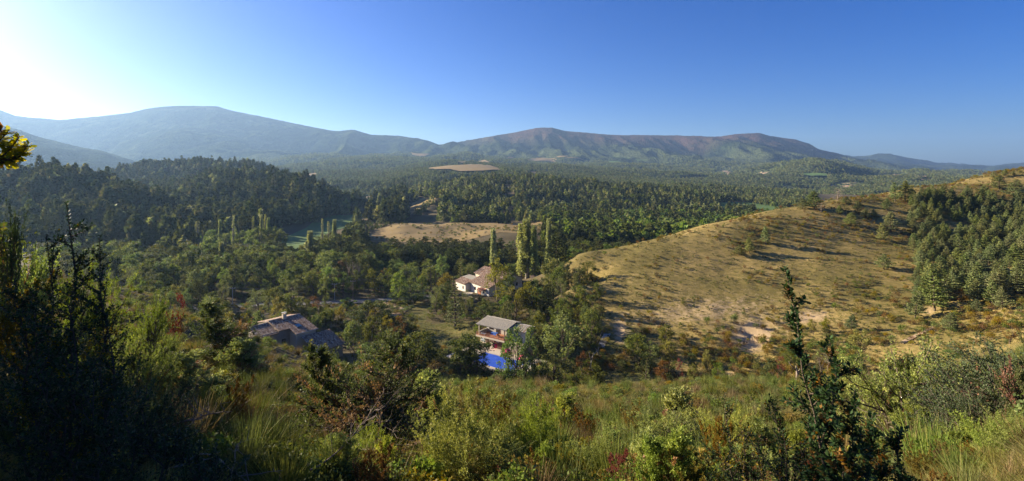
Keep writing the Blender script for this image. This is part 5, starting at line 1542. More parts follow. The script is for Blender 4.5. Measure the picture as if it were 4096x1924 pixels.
sk = MB(); sk.hexa([onroof(4.1, 4.1, .03), onroof(5.7, 4.1, .03), onroof(5.7, 5.5, .03), onroof(4.1, 5.5, .03), onroof(4.1, 4.1, .16), onroof(5.7, 4.1, .16), onroof(5.7, 5.5, .16), onroof(4.1, 5.5, .16)])
skl = sk.build('skylight', M_brown, fh)
sk = MB(); sk.hexa([onroof(4.22, 4.22, .15), onroof(5.58, 4.22, .15), onroof(5.58, 5.38, .15), onroof(4.22, 5.38, .15), onroof(4.22, 4.22, .19), onroof(5.58, 4.22, .19), onroof(5.58, 5.38, .19), onroof(4.22, 5.38, .19)]); sk.build('pane', simple('skylight_glass', (0.10, 0.19, 0.20), .1, .05, 1, 0, spec=.8), skl)
window(fh, 4.72, 1.4, 4.2, .9, 1.1, 'y', 1)
gt = MB(); gt.tube([(8.2, 2.5, rz_(8.1) - .02), (8.2, 8.1, rz_(8.1) - .02)], .07, 6); gt.build('gutter', M_metal, fh)
# annex
an = 9.0
part(fh, 'annex_wall', M_stone, 7.72, 14.3, 4.0, 10.7, -1.5, rz_(0) - 5.6)
za = 44.2 - 38.25
slab(fh, 'annex_roof', [(8.4, 3.6, za), (15.0, 3.6, za - 6.6 * .34), (15.0, 11.0, za - 6.6 * .34), (8.4, 11.0, za)], .12, M_timber)
tiles(fh, (8.4, 3.6, za), (0, 1, 0), (1, 0, -.34), 7.4, 6.95)
ae = thing('television_aerial', 'thin television aerial on a mast above the farmhouse roof', 'aerial', (xat(1033, 121.5) + 1.6, 121.5, -36.2))
m_ = MB(); m_.tube([(0, 0, -.6), (0, 0, 2.1)], .03, 5); m_.build('mast', M_metal, ae)
m_ = MB(); m_.tube([(-.7, 0, 1.65), (1.1, .2, 2.25)], .02, 4)
for k in range(10):
    c = Vector((-.5 + .16 * k, .02 * k, 1.72 + .053 * k)); m_.tube([c + Vector((0, -.22, 0)), c + Vector((0, .22, 0))], .012, 4)
m_.tube([(-.7, -.05, 1.9), (-.62, .0, 1.3)], .05, 4)
m_.build('antenna', M_metal, ae)

# --- main house: local x along the eave towards the viewer's right, local y up the roof slope
mh = thing('main_house', 'large cream house under a broad clay tile roof behind the trees', 'house', (-16.0, 190, -44.9), math.atan2(-.81, .58))
mh.scale = (.86, .86, 1.0)
ez = 44.9 - 41.5; mp = .33
def mz(n): return ez + mp * n
part(mh, 'wall', M_white, 0.4, 15, .7, 11.8, -.8, ez - .05)
part(mh, 'wall', M_render, -5.6, .39, 6.6, 17.4, -.8, mz(6) - .05)
part(mh, 'wall', M_white, .41, 15, 11.81, 17.4, -.8, mz(6) - .05)
for x0, x1, m in ((14.7, 15.01, M_render), (-5.62, -5.3, M_render)):
    g_ = MB(); n0 = .7 if x0 > 0 else 6.6
    g_.add([(x0, n0, ez - .06), (x0, 17.4, ez - .06), (x0, 17.4, mz(6.6) - .1), (x0, 12, mz(12) - .12), (x0, n0, mz(n0) - .12), (x1, n0, ez - .06), (x1, 17.4, ez - .06), (x1, 17.4, mz(6.6) - .1), (x1, 12, mz(12) - .12), (x1, n0, mz(n0) - .12)], [(4, 3, 2, 1, 0), (5, 6, 7, 8, 9), (0, 1, 6, 5), (1, 2, 7, 6), (2, 3, 8, 7), (3, 4, 9, 8), (4, 0, 5, 9)])
    g_.build('gable', m, mh)
slab(mh, 'roof', [(0, 0, mz(0)), (15.5, 0, mz(0)), (15.5, 12, mz(12)), (0, 12, mz(12))], .14, M_timber)
slab(mh, 'roof', [(-6.2, 6, mz(6)), (-.01, 6, mz(6)), (-.01, 12, mz(12)), (-6.2, 12, mz(12))], .14, M_timber)
slab(mh, 'roof', [(-6.2, 12.01, mz(12)), (15.5, 12.01, mz(12)), (15.5, 18, mz(6)), (-6.2, 18, mz(6))], .14, M_timber)
Lm_ = math.hypot(1, mp)
tiles(mh, (0, 12, mz(12)), (1, 0, 0), (0, -1, -mp), 15.5, 12 * Lm_, .3, .5)
tiles(mh, (-6.2, 12, mz(12)), (1, 0, 0), (0, -1, -mp), 6.2, 6 * Lm_, .3, .5)
tiles(mh, (-6.2, 12, mz(12)), (1, 0, 0), (0, 1, -mp), 21.7, 6 * Lm_, .3, .5)
ch = MB(); ch.tube([(-2.5, 12.6, mz(12) - .3), (-2.5, 12.6, mz(12) + 1.0)], .28, 8); cc = ch.build('chimney', M_terra, mh)
ch = MB(); ch.tube([(-2.5, 12.6, mz(12) + 1.0), (-2.5, 12.6, mz(12) + 1.12)], .36, 8); ch.build('chimney_cap', M_concrete, cc)
window(mh, 4.0, .7, 1.0, 1.2, 1.2, 'x', -1, M_brown)
window(mh, 10.8, .7, 1.0, 1.1, 1.2, 'x', -1, M_brown)
window(mh, 15.02, 14.6, 2.7, 1.1, 1.3, 'y', 1, M_brown)
d_ = MB(); d_.box(6.8, 8.1, .62, .69, -.1, 2.3); do = d_.build('door', M_redwood, mh)
d_ = MB(); d_.box(6.95, 7.95, .60, .615, .9, 2.15); d_.build('pane', M_glass, do)
for s in (6.2, 8.25):
    d_ = MB(); d_.box(s, s + .5, .6, .66, -.05, 2.35); d_.build('shutter', M_redwood, mh)
aw = MB(); aw.hexa([(8.9, -1.6, 2.3), (13.0, -1.6, 2.3), (13.0, .65, 2.75), (8.9, .65, 2.75), (8.9, -1.6, 2.36), (13.0, -1.6, 2.36), (13.0, .65, 2.81), (8.9, .65, 2.81)]); aw.build('canopy', M_terra, mh)
for s in (9.1, 12.8):
    d_ = MB(); d_.box(s - .09, s + .09, -1.5, -1.32, -.1, 2.28); d_.build('post', M_white, mh)
# annex of the main house
part(mh, 'annex_wall', M_white, -8.6, -.2, -1.6, 5.6, -.8, mz(0) - .55)
slab(mh, 'annex_roof', [(-9.2, -2.2, mz(-2.2) - .05), (-.02, -2.2, mz(-2.2) - .05), (-.02, 2.0, mz(2) - .25), (-9.2, 2.0, mz(2) - .25)], .12, M_timber)
tiles(mh, (-9.2, 2.0, mz(2) - .25), (1, 0, 0), (0, -1, -mp + .045), 9.18, 4.3, .3, .5)
sh = MB()
for k in range(30): sh.hexa([(-9.2 + k * .306, 2.01, mz(2) - .24), (-9.2 + k * .306 + .16, 2.01, mz(2) - .24), (-9.2 + k * .306 + .16, 5.9, mz(2) + .2), (-9.2 + k * .306, 5.9, mz(2) + .2), (-9.2 + k * .306, 2.01, mz(2) - .16), (-9.2 + k * .306 + .16, 2.01, mz(2) - .16), (-9.2 + k * .306 + .16, 5.9, mz(2) + .28), (-9.2 + k * .306, 5.9, mz(2) + .28)])
sh.build('roof_ribs', M_sheet, mh)['kind'] = 'stuff'
slab(mh, 'sheet_roof', [(-9.2, 2.01, mz(2) - .24), (-.02, 2.01, mz(2) - .24), (-.02, 5.9, mz(2) + .2), (-9.2, 5.9, mz(2) + .2)], .05, M_dark)
window(mh, -2.2, -1.6, .6, 1.0, 1.1, 'x', -1, M_brown)
part(mh, 'terrace', M_paving, 1.0, 15, -4.6, .58, -1.2, -.06)
part(mh, 'terrace_wall', M_stone, .8, 15.2, -4.9, -4.61, -1.6, .2)
sh_ = thing('garden_shed', 'small dark roofed shed right of the big poplars', 'shed', (xat(2150, 196), 196, -45.0), R(10))
part(sh_, 'wall', M_render, -2.3, 2.3, -1.4, 1.4, -.3, 3.6); slab(sh_, 'roof', [(-2.7, -1.8, 3.6), (2.7, -1.8, 3.6), (2.7, 1.8, 4.4), (-2.7, 1.8, 4.4)], .1, M_timber)
part(sh_, 'door', M_brown, -1.0, .2, -1.46, -1.41, -.2, 2.4)
fr = thing('far_cottage', 'tiny pale cottage beside the track in the valley gap', 'house', (*hit(1583, 806, 400)[:2], hit(1583, 806, 400)[2]), R(20))
part(fr, 'wall', M_render, -6, 6, -3.5, 3.5, -1, 3.4)
slab(fr, 'roof', [(-6.4, -3.9, 3.4), (6.4, -3.9, 3.4), (6.4, 0, 5.2), (-6.4, 0, 5.2)], .15, M_tile); slab(fr, 'roof', [(-6.4, .01, 5.2), (6.4, .01, 5.2), (6.4, 3.9, 3.4), (-6.4, 3.9, 3.4)], .15, M_tile)
for wx in (-3, 0, 3): window(fr, wx, -3.5, 1, 1.2, 1.4, 'x', -1, M_brown)

# --- pool house: local x along the front, local y to the back, z from the pool terrace
ph = thing('pool_house', 'two storey pool house with striped sheet roof and railed balcony', 'house', (PH0[0], PH0[1], -43.3), PHA)
part(ph, 'wall', M_render, 0, 8.0, 0.25, 5.6, -.4, 2.42)                      # lower storey
part(ph, 'balcony_floor', M_terra, -.5, 8.2, -.75, 5.61, 2.43, 2.6)
part(ph, 'balcony_edge', M_render, -.52, 8.22, -.85, -.76, 2.25, 2.62)
part(ph, 'back_wall', M_white, .0, 8.0, 3.0, 5.6, 2.61, 5.3)
part(ph, 'side_wall', M_white, -.05, .1, .0, 2.99, 2.61, 3.4)
part(ph, 'side_wall', M_white, 7.85, 8.0, .6, 2.99, 2.61, 5.1)
for px in (.0, 7.75):
    part(ph, 'post', M_render if px < 1 else M_timber, px, px + .2, -.35, -.15, 2.61, 4.95)
part(ph, 'beam', M_render, -.3, 8.3, -.42, -.24, 4.96, 5.14)
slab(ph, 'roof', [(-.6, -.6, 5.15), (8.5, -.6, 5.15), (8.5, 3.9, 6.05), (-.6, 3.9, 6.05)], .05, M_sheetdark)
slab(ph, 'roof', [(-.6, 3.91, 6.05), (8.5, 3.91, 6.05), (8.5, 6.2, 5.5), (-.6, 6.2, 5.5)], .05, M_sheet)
for k in range(24):                                                        # proud ribs of the sheet roof
    x0 = -.6 + k * 9.1 / 23.5
    b = MB(); b.hexa([(x0, -.64, 5.152), (x0 + .17, -.64, 5.152), (x0 + .17, 3.95, 6.062), (x0, 3.95, 6.062), (x0, -.64, 5.26), (x0 + .17, -.64, 5.26), (x0 + .17, 3.95, 6.17), (x0, 3.95, 6.17)])
    b.build('roof_rib', M_sheet, ph)
part(ph, 'ridge_cap', M_sheet, -.65, 8.55, 3.86, 4.04, 6.1, 6.22)
d_ = MB(); d_.box(1.9, 2.8, .17, .245, 0, 2.1); d_.build('door', M_brown, ph)
d_ = MB(); d_.box(4.4, 5.7, .17, .245, 0, 2.05); d_.build('door', M_brown, ph)
d_ = MB(); d_.box(5.72, 7.0, .165, .24, 0, 2.05); d_.build('door', M_brown, ph)
d_ = MB(); d_.box(.35, 1.5, .2, .246, .9, 1.9); d_.build('window', simple('pale_blue_panel', (.45, .52, .56), .5, .1, 3, 0), ph)
d_ = MB(); d_.box(5.1, 5.9, .13, .162, 1.6, 2.0); d_.build('notice', M_wplastic, ph)
d_ = MB(); d_.box(2.9, 4.0, 2.92, 2.99, 2.62, 4.6); d_.build('door', M_dark, ph)
d_ = MB(); d_.box(6.2, 7.6, 2.92, 2.99, 2.62, 4.6); d_.build('door', M_dark, ph)
window(ph, 1.4, 3.0, 3.3, 1.3, 1.0, 'x', -1, M_brown)
for k, px in enumerate((-.45, .9, 2.25, 3.6, 4.95, 6.3, 7.9)):
    part(ph, 'railing_post', M_timber, px, px + .07, -.72, -.65, 2.61, 3.5)
for zz in (2.85, 3.12, 3.4):
    b = MB(); b.tube([(-.45, -.74, zz), (8.0, -.74, zz)], .035, 5); b.build('rail', M_redwood, ph)
for zz in (2.85, 3.12, 3.4):
    b = MB(); b.tube([(-.43, -.7, zz), (-.43, 2.9, zz)], .035, 5); b.build('rail', M_redwood, ph)
# right wing
part(ph, 'wing_wall', M_white, 9.0, 12.6, 1.8, 5.4, -.4, 4.9)
part(ph, 'link_wall', M_white, 8.01, 8.99, 2.3, 5.4, -.4, 5.0)
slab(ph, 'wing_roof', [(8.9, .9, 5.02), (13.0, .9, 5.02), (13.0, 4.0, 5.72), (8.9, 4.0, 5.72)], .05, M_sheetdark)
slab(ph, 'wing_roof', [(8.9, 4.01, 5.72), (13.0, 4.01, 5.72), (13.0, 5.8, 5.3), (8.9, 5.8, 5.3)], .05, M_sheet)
for k in range(11):
    x0 = 8.9 + k * .39
    b = MB(); b.hexa([(x0, .86, 5.022), (x0 + .17, .86, 5.022), (x0 + .17, 4.03, 5.732), (x0, 4.03, 5.732), (x0, .86, 5.13), (x0 + .17, .86, 5.13), (x0 + .17, 4.03, 5.84), (x0, 4.03, 5.84)])
    b.build('roof_rib', M_tile if k % 3 == 0 else M_sheet, ph)
window(ph, 12.61, 3.4, 2.9, .8, 1.6, 'y', 1, M_brown)
for s, (xa, ya) in (('fence', (8.3, -.7)),):
    for k in range(5): part(ph, 'railing_post', M_timber, 8.5 + k * 1.1, 8.57 + k * 1.1, -.7, -.63, 1.9, 3.2)
    for zz in (2.3, 2.6, 2.95):
        b = MB(); b.tube([(8.3, -.72, zz), (13.2, -.72, zz)], .035, 5); b.build('rail', M_redwood, ph)
part(ph, 'walkway', M_stone, 8.23, 13.4, -.8, 1.79, -.4, 2.2)
def phl(f, n): return loc2(PH0, PHA, f, n)
tb = thing('garden_table', 'balcony table under a blue cloth at the pool house', 'table', (*phl(4.0, .9), -40.7), PHA)
for a, b_ in ((-.6, -.3), (.6, -.3), (-.6, .3), (.6, .3)): part(tb, 'leg', M_timber, a - .04, a + .04, b_ - .04, b_ + .04, 0, .7)
part(tb, 'table_top', M_timber, -.8, .8, -.45, .45, .7, .76)
tc = MB(); tc.box(-.85, .85, -.5, .5, .762, .80); tc.box(-.86, .86, -.53, -.505, .4, .79)
tc = tc.build('tablecloth', M_bluec); tc.location = (*phl(4.0, .9), -40.7); tc.rotation_euler = (0, 0, PHA); tag(tc, 'blue cloth draped over the balcony table', 'tablecloth')
def chair(f, n, rz, label, m=M_wplastic, z=-40.7, name='garden_chair'):
    o = thing(name, label, 'chair', (*phl(f, n), z), PHA + rz)
    part(o, 'seat', m, -.25, .25, -.25, .25, .42, .47); part(o, 'backrest', m, -.25, .25, .22, .27, .47, .95)
    for a, b_ in ((-.22, -.22), (.22, -.22), (-.22, .2), (.22, .2)): part(o, 'leg', m, a - .02, a + .02, b_ - .02, b_ + .02, 0, .42)
chair(5.3, .8, R(90), 'pale chair at the right end of the balcony table', M_redwood)
chair(5.9, .4, R(120), 'pale chair nearest the right balcony post', M_redwood)
lb = thing('sun_lounger', 'light blue lounger at the left balcony corner', 'sun lounger', (*phl(.9, .3), -40.7), PHA + R(80))
part(lb, 'mattress', simple('pale_blue_canvas', (.25, .42, .50), .8), -.3, .3, -.8, .8, .3, .4)
for a, b_ in ((-.25, -.7), (.25, -.7), (-.25, .7), (.25, .7)): part(lb, 'leg', M_wplastic, a - .03, a + .03, b_ - .03, b_ + .03, 0, .3)
# pool and terrace
tp = [phl(*q) for q in ((-1.5, -11.0), (19.5, -11.0), (19.5, .2), (-1.5, .2))]
hole = (4.3, 16.2, -9.7, -3.3)
po = thing('swimming_pool', 'swimming pool with pale coping under a royal blue cover', 'pool', (PH0[0], PH0[1], -43.3), PHA)
b = MB(); a0, a1, b0, b1 = hole
b.box(a0 - .5, a1 + .5, b0 - .5, b0, -.6, .06); b.box(a0 - .5, a1 + .5, b1, b1 + .5, -.6, .06); b.box(a0 - .5, a0, b0, b1, -.6, .058); b.box(a1, a1 + .5, b0, b1, -.6, .058)
b.build('coping', M_paving, po)
n_ = 26; vs = []; fs = []
for i in range(n_ + 1):
    for j in range(15):
        vs.append((a0 + .02 + (a1 - a0 - .04) * i / n_, b0 + .02 + (b1 - b0 - .04) * j / 14, -.08 + .035 * math.sin(i * 1.9) * math.sin(j * .9 + i) + .02 * random.random()))
for i in range(n_):
    for j in range(14): fs.append((i * 15 + j, (i + 1) * 15 + j, (i + 1) * 15 + j + 1, i * 15 + j + 1))
b = MB(); b.add(vs, fs); b.build('pool_cover', M_blue, po, smooth=True)
pv = MB()
for q in ((-1.5, a0 - .51, -11, .2), (a1 + .51, 19.5, -11, .2), (a0 - .509, a1 + .509, b1 + .51, .2), (a0 - .509, a1 + .509, -11, b0 - .51)): pv.box(q[0], q[1], q[2], q[3], -.5, -.004)
o = pv.build('pool_terrace', M_paving); o.location = (PH0[0], PH0[1], -43.3); o.rotation_euler = (0, 0, PHA); tag(o, kind='structure')
def parasol(f, n, z, rot, label, m, R_=1.1):
    o = thing('parasol', label, 'parasol', (*phl(f, n), z), 0)
    o.rotation_euler = rot
    b = MB(); vs = [(0, 0, 2.3)] + [(R_ * math.cos(k * math.pi / 4), R_ * math.sin(k * math.pi / 4), 1.95) for k in range(8)] + [(0, 0, 2.27)]
    b.add(vs, [(0, 1 + k, 1 + (k + 1) % 8) for k in range(8)] + [(9, 1 + (k + 1) % 8, 1 + k) for k in range(8)]); b.build('canopy', m, o)
    b = MB(); b.tube([(0, 0, 0), (0, 0, 2.26)], .03, 6); b.build('pole', M_metal, o)
parasol(3.65, -.25, -43.25, (R(-8), R(60), R(-60)), 'magenta parasol leaning folded open against the lower wall', M_pink, .75)
parasol(9.6, -1.4, -43.3, (R(55), R(20), R(-20)), 'magenta parasol tilted behind the forked tree', M_pink, .95)
parasol(15.0, -2.1, -43.3, (R(60), R(12), R(-30)), 'magenta parasol tilted at the right end of the pool', M_pink, .95)
parasol(12.7, -1.7, -43.3, (R(70), R(30), R(10)), 'yellow parasol lying between the two magenta ones', M_yellow, .8)
for i, (f, n, r_) in enumerate(((17.2, -4.2, 20), (18.2, -5.2, 30))):
    o = thing('sun_lounger', ['white lounger nearest the right pool end', 'white lounger farthest right on the pool terrace'][i], 'sun lounger', (*phl(f, n), -43.3), PHA + R(r_))
    part(o, 'seat', M_wplastic, -.35, .35, -1.0, .3, .3, .36)
    b = MB(); b.hexa([(-.35, .31, .3), (.35, .31, .3), (.35, .9, .75), (-.35, .9, .75), (-.35, .31, .36), (.35, .31, .36), (.35, .9, .81), (-.35, .9, .81)]); b.build('backrest', M_wplastic, o)
    for a, b_ in ((-.3, -.9), (.3, -.9), (-.3, .25), (.3, .25)): part(o, 'leg', M_wplastic, a - .03, a + .03, b_ - .03, b_ + .03, 0, .3)
chair(2.2, -2.2, R(40), 'orange chair on the terrace left of the pool', simple('orange_plastic', (.55, .14, .05), .5), -43.3)

# --- woodpile
x, y, z = hit(1586, 1452, 100)
wp = thing('woodpile', 'long stack of split logs with pale ends below the oaks', 'woodpile', (x, y, z), R(-12))
b = MB()
for i in range(34):
    hgt = 1.5 - .25 * abs(math.sin(i * .37)) - (.5 if i > 30 or i < 2 else 0)
    for j in range(int(hgt / .17)):
        r_ = random.uniform(.065, .095); cx = -2.35 + i * .142 + random.uniform(-.03, .03); cz = .1 + j * .165
        b.tube([(cx, -.35 - random.random() * .08, cz), (cx, .4, cz)], r_, 6, 0, True, random.random())
b.build('logs', M_log, wp)['kind'] = 'stuff'
b = MB()
for k in range(22): b.tube([(-2.3 + k * .22, -.3, 1.55 + .1 * random.random()), (-1.9 + k * .2, .5, 1.6 + .1 * random.random())], .05, 5)
b.build('top_branches', M_bark, wp)['kind'] = 'stuff'
x, y, z = hit(1698, 1508, 88)
b = MB(); n_ = 8; vs = [(-.8 + 1.6 * i / n_, -.5 + j / n_, .35 + .25 * math.sin(i * 1.3) * math.cos(j * 1.7) - .3 * (abs(i - n_ / 2) / n_ + abs(j - n_ / 2) / n_)) for i in range(n_ + 1) for j in range(n_ + 1)]
b.add(vs, [(i * 9 + j, (i + 1) * 9 + j, (i + 1) * 9 + j + 1, i * 9 + j + 1) for i in range(n_) for j in range(n_)])
o = b.build('tarpaulin', M_blue); o.location = (x, y, z + .15); tag(o, 'small crumpled blue tarpaulin in the bushes below the oaks', 'tarpaulin')

# --- steps on the slope, with handrail
st = thing('stone_steps', 'steep flight of pale stone steps beside a slanting handrail', 'steps', (0, 0, 0))
p_lo, p_hi = Vector(hit(2404, 1392, 95)), Vector(hit(2428, 1338, 95))
for k in range(10):
    p = p_lo.lerp(p_hi, k / 9.0); p.z = g1(p.x, p.y)
    b = MB(); b.box(p.x - .85, p.x + .85, p.y - .22, p.y + .22, p.z - .25, p.z + .12 + .02 * random.random()); b.build('step', M_lime, st)
b = MB(); b.tube([(p_lo.x - 1.0, p_lo.y, g1(p_lo.x, p_lo.y) + .9), (p_hi.x - 1.0, p_hi.y, g1(p_hi.x, p_hi.y) + 1.1)], .05, 5); b.build('handrail', M_timber, st)
for q in (p_lo, p_hi):
    b = MB(); b.tube([(q.x - 1.0, q.y, g1(q.x, q.y) - .2), (q.x - 1.0, q.y, g1(q.x, q.y) + 1.0)], .05, 5); b.build('post', M_timber, st)
gs = thing('garden_steps', 'two short runs of pale steps on the garden bank', 'steps', (0, 0, 0))
for k, (u, v) in enumerate(((1598, 1246), (1606, 1240), (1614, 1235), (1624, 1230), (1632, 1226), (1640, 1222))):
    x, y, z = hit(u, v, 120); b = MB(); b.box(x - .9, x + .7, y - .18, y + .18, z - .2, z + .16); b.build('step', M_lime, gs)
sf = thing('pole_frame', 'swing frame of crossed bare poles in the dark hollow', 'swing frame', (0, 0, 0))
def pole(u0, v0, Y0, u1, v1, Y1, r_=.07): b = MB(); b.tube([at(u0, v0, Y0), at(u1, v1, Y1)], r_, 6); b.build('pole', M_pale_bark, sf)
A_ = Vector(hit(2356, 1498, 92)); 
yb = A_.y
pole(2356, 1408, yb + .3, 2373, 1500, yb + 1.2); pole(2374, 1412, yb + .5, 2352, 1500, yb); pole(2382, 1392, yb + 7, 2406, 1436, yb + 6.4); pole(2395, 1388, yb + 7.2, 2384, 1440, yb + 6.2); pole(2364, 1432, yb + .4, 2390, 1400, yb + 7, .05)
# --- utility poles and wires
def upole(u, vt, Y, label, arms=True, lean=0.0, m=M_timber, hmax=None):
    x = xat(u, Y); zb = g1(x, Y); h = zat(vt, Y) - zb
    o = thing('utility_pole', label, 'utility pole', (x, Y, zb))
    b = MB(); b.tube([(0, 0, -.3), (lean * h, 0, h)], [.13, .10], 8); b.build('pole', m, o)
    if arms:
        b = MB(); b.box(lean * h - .9, lean * h + .9, -.05, .05, h - .35, h - .25); a = b.build('crossarm', M_metal, o)
        for s in (-.8, 0, .8): b = MB(); b.tube([(lean * h + s, 0, h - .25), (lean * h + s, 0, h + .02)], .06, 6); b.build('insulator', M_wplastic, a)
    return Vector((x + lean * h, Y, zb + h))
WP1 = upole(1721, 1062, 190, 'tall wooden pole with a white topped crossarm left of the house')
upole(1742, 1094, 188, 'shorter plain wooden pole right of the crossarm pole', False)
WP2 = upole(1412, 1122, 176, 'grey pole by the road below the bare trees')
WP3 = upole(1338, 1134, 178, 'pale pole by the road left of the bare trees', True, 0, M_concrete)
WP4 = upole(930, 1150, 172, 'pale pole among the trees left of the farmhouse', True, 0, M_concrete)
WP5 = upole(1464, 905, 330, 'pole at the left corner of the stubble field', False)
WP6 = upole(1499, 893, 380, 'far pole on the left edge of the stubble field', False)
for i, (a, b_) in enumerate(((WP1, WP2), (WP2, WP3), (WP3, WP4))):
    cs = MB()
    for s in (-.8, .8):
        pts = [a.lerp(b_, t / 12) + Vector((s, 0, -1.6 * 4 * (t / 12) * (1 - t / 12) * (a - b_).length / 50)) for t in range(13)]
        cs.tube(pts, .022, 4)
    o = cs.build('power_line', M_wire); tag(o, ['pair of sagging wires between the crossarm pole and the grey pole', 'pair of wires between the grey and the pale road poles', 'pair of wires running left from the pale road pole'][i], 'power line')
# --- road and tracks
rl = [(760, 166), (900, 168), (1100, 170.5), (1300, 173), (1500, 176), (1640, 180), (1760, 186)]
up_ = [(xat(u, y + 2.6), y + 2.6) for u, y in rl]; dn_ = [(xat(u, y - 2.6), y - 2.6) for u, y in rl]
drape('road', up_ + dn_[::-1], 2.0, M_asphalt, .10)
drape('driveway', [(xat(1518, 170), 170), (xat(1562, 166), 166), (xat(1600, 162), 162), (xat(1612, 166), 166), (xat(1560, 173), 173), (xat(1520, 175), 175)], 1.5, M_dirt, .12)
drape('garden_path', hits([(1555, 1258), (1600, 1250), (1625, 1232), (1650, 1218), (1660, 1224), (1630, 1242), (1608, 1262), (1560, 1272)], 120), 1.2, M_dirt, .12)
pl = hits([(2690, 1532), (2760, 1524), (2840, 1512), (2872, 1512), (2850, 1524), (2780, 1534), (2700, 1540)], 90)
drape('gravel_track', pl, 1.0, M_lime, .12)
drape('slope_path', hits([(3600, 1372), (3660, 1340), (3730, 1310), (3760, 1305), (3740, 1316), (3668, 1350), (3612, 1380)], 85), 1.0, M_dirt, .12)
drape('sandy_patch', [(xat(3650, 85.5), 85.5), (xat(3728, 86), 86), (xat(3735, 88.5), 88.5), (xat(3690, 90), 90), (xat(3655, 88.5), 88.5)], .8, M_dirt, .12)
# rubble stones in the ravine
random.seed(77)
rp = []
for k in range(60):
    x, y, z = hit(random.uniform(2930, 3080), random.uniform(1520, 1545), 85); rp.append((x, y, z))
stone = MB()
st_v = [Vector((random.uniform(.8, 1.1) * a, random.uniform(.8, 1.1) * b, random.uniform(.6, .9) * c)) for a, b, c in ((-1, -1, -1), (1, -1, -1), (1, 1, -1), (-1, 1, -1), (-.7, -.8, .8), (.8, -.6, .9), (.6, .7, .7), (-.8, .7, .9))]
stone.hexa(st_v); sm_ = stone.mesh('stone', M_lime)
scatter('rubble', [sm_], rp, np.random.uniform(.12, .38, len(rp)), tilt=.5)
# ---------------------------------------------------------------- foreground
random.seed(41); np.random.seed(41)
JN = ('trunk', 'twigs', 'foliage')
JU = {'cone': juniper(501, 4.2, 1.5, 'cone', 40, 8, 34, .085, M_juniper_olive), 'round': juniper(502, 3.6, 2.2, 'round', 44, 9, 34, .085, brown=.03, dead=14),
      'big': juniper(503, 4.6, 2.5, 'cone', 52, 9, 32, .085, M_juniper_olive, brown=.085, dead=60, multi=4), 'dark': juniper(504, 3.6, 2.1, 'round', 40, 9, 26, .085, M_juniper_dark, brown=.02, dead=8),
      'small': juniper(505, 2.6, 1.0, 'cone', 40, 8, 26, .08)}
JH = {'cone': 4.2, 'round': 3.6, 'big': 4.6, 'dark': 3.6, 'small': 2.6}; JW = {'cone': 1.15, 'round': 1.9, 'big': 2.15, 'dark': 1.9, 'small': .8}
def jun(kind, u, vt, Y, w, label, rz=None, zb=None, lean=None):
    x = xat(u, Y); zb = g1(x, Y) - .05 if zb is None else zb
    s = .9 * (zat(vt, Y) - zb) / JH[kind]; ws = (w / F0 * Y / 2) / JW[kind]
    o = thing('juniper_bush', label, 'juniper', (x, Y, zb), random.random() * 6.28 if rz is None else rz)
    if lean: o.rotation_euler = (lean[0], lean[1], o.rotation_euler[2])
    o.scale = (ws, ws, s)
    for nm, m in zip(JN, JU[kind]): link(nm, m, o)
    return o
jun('big', 1500, 1345, 15.5, 560, 'large open juniper with bare twigs and brown sprays at bottom centre', 1.0)
jun('cone', 1330, 1290, 17.0, 260, 'pointed juniper crown rising behind the large open juniper')
jun('small', 1680, 1440, 19, 230, 'smaller juniper on the right flank of the large open juniper')
jun('cone', 906, 1172, 33, 215, 'cone shaped juniper standing on the left slope before the farmhouse')
jun('small', 1010, 1330, 31, 170, 'low juniper hugging the foot of the cone shaped juniper')
jun('small', 2720, 1545, 18, 210, 'upright light green juniper right of bottom centre')
jun('round', 2640, 1660, 17, 250, 'spreading juniper at the left foot of the upright light green one')
jun('small', 2255, 1570, 21, 150, 'slender pointed juniper among yellow bushes at bottom centre')
jun('round', 2150, 1650, 20, 190, 'yellow green juniper left of the slender pointed one')
jun('round', 3560, 1432, 14, 430, 'big sunlit yellow green juniper at the lower right')
jun('cone', 3572, 1362, 14.6, 150, 'thin leader rising from behind the big sunlit juniper')
jun('small', 3715, 1600, 12.5, 170, 'bright little juniper at the right foot of the big sunlit one')
jun('dark', 3960, 1385, 11.5, 470, 'big dark blue green juniper at the right frame edge')
jun('dark', 3850, 1560, 11, 300, 'low dark juniper between the big sunlit one and the frame edge')
jun('cone', 4085, 1238, 10, 150, 'juniper cut by the right frame edge, above the dark one')
jun('small', 3790, 1490, 14.5, 150, 'sunlit juniper tip above the low dark juniper')
jun('round', 60, 1080, 17, 300, 'sunlit juniper at the left frame edge')
jun('round', 330, 1120, 20, 230, 'sunlit juniper behind the dark box leaders at the left')
jun('dark', 20, 890, 14, 150, 'dark bush top cut by the left frame edge')
jun('round', 560, 1380, 14, 220, 'dusky green juniper right below the dark box shrub')
jun('small', 720, 1400, 19, 190, 'light green juniper on the shaded left slope')
jun('round', 600, 1230, 27, 150, 'small light juniper on the left slope crest')
jun('dark', 640, 1560, 9, 260, 'deep shaded juniper at the lower left')
jun('dark', 120, 1350, 8, 420, 'deep shaded juniper filling the left frame edge')
jun('dark', 330, 1500, 6.5, 420, 'nearest deep shaded juniper in the lower left corner')
jun('small', 2470, 1700, 15, 130, 'small juniper between the slender and the upright ones')
jun('small', 3000, 1640, 15, 160, 'light juniper behind the low box leader')

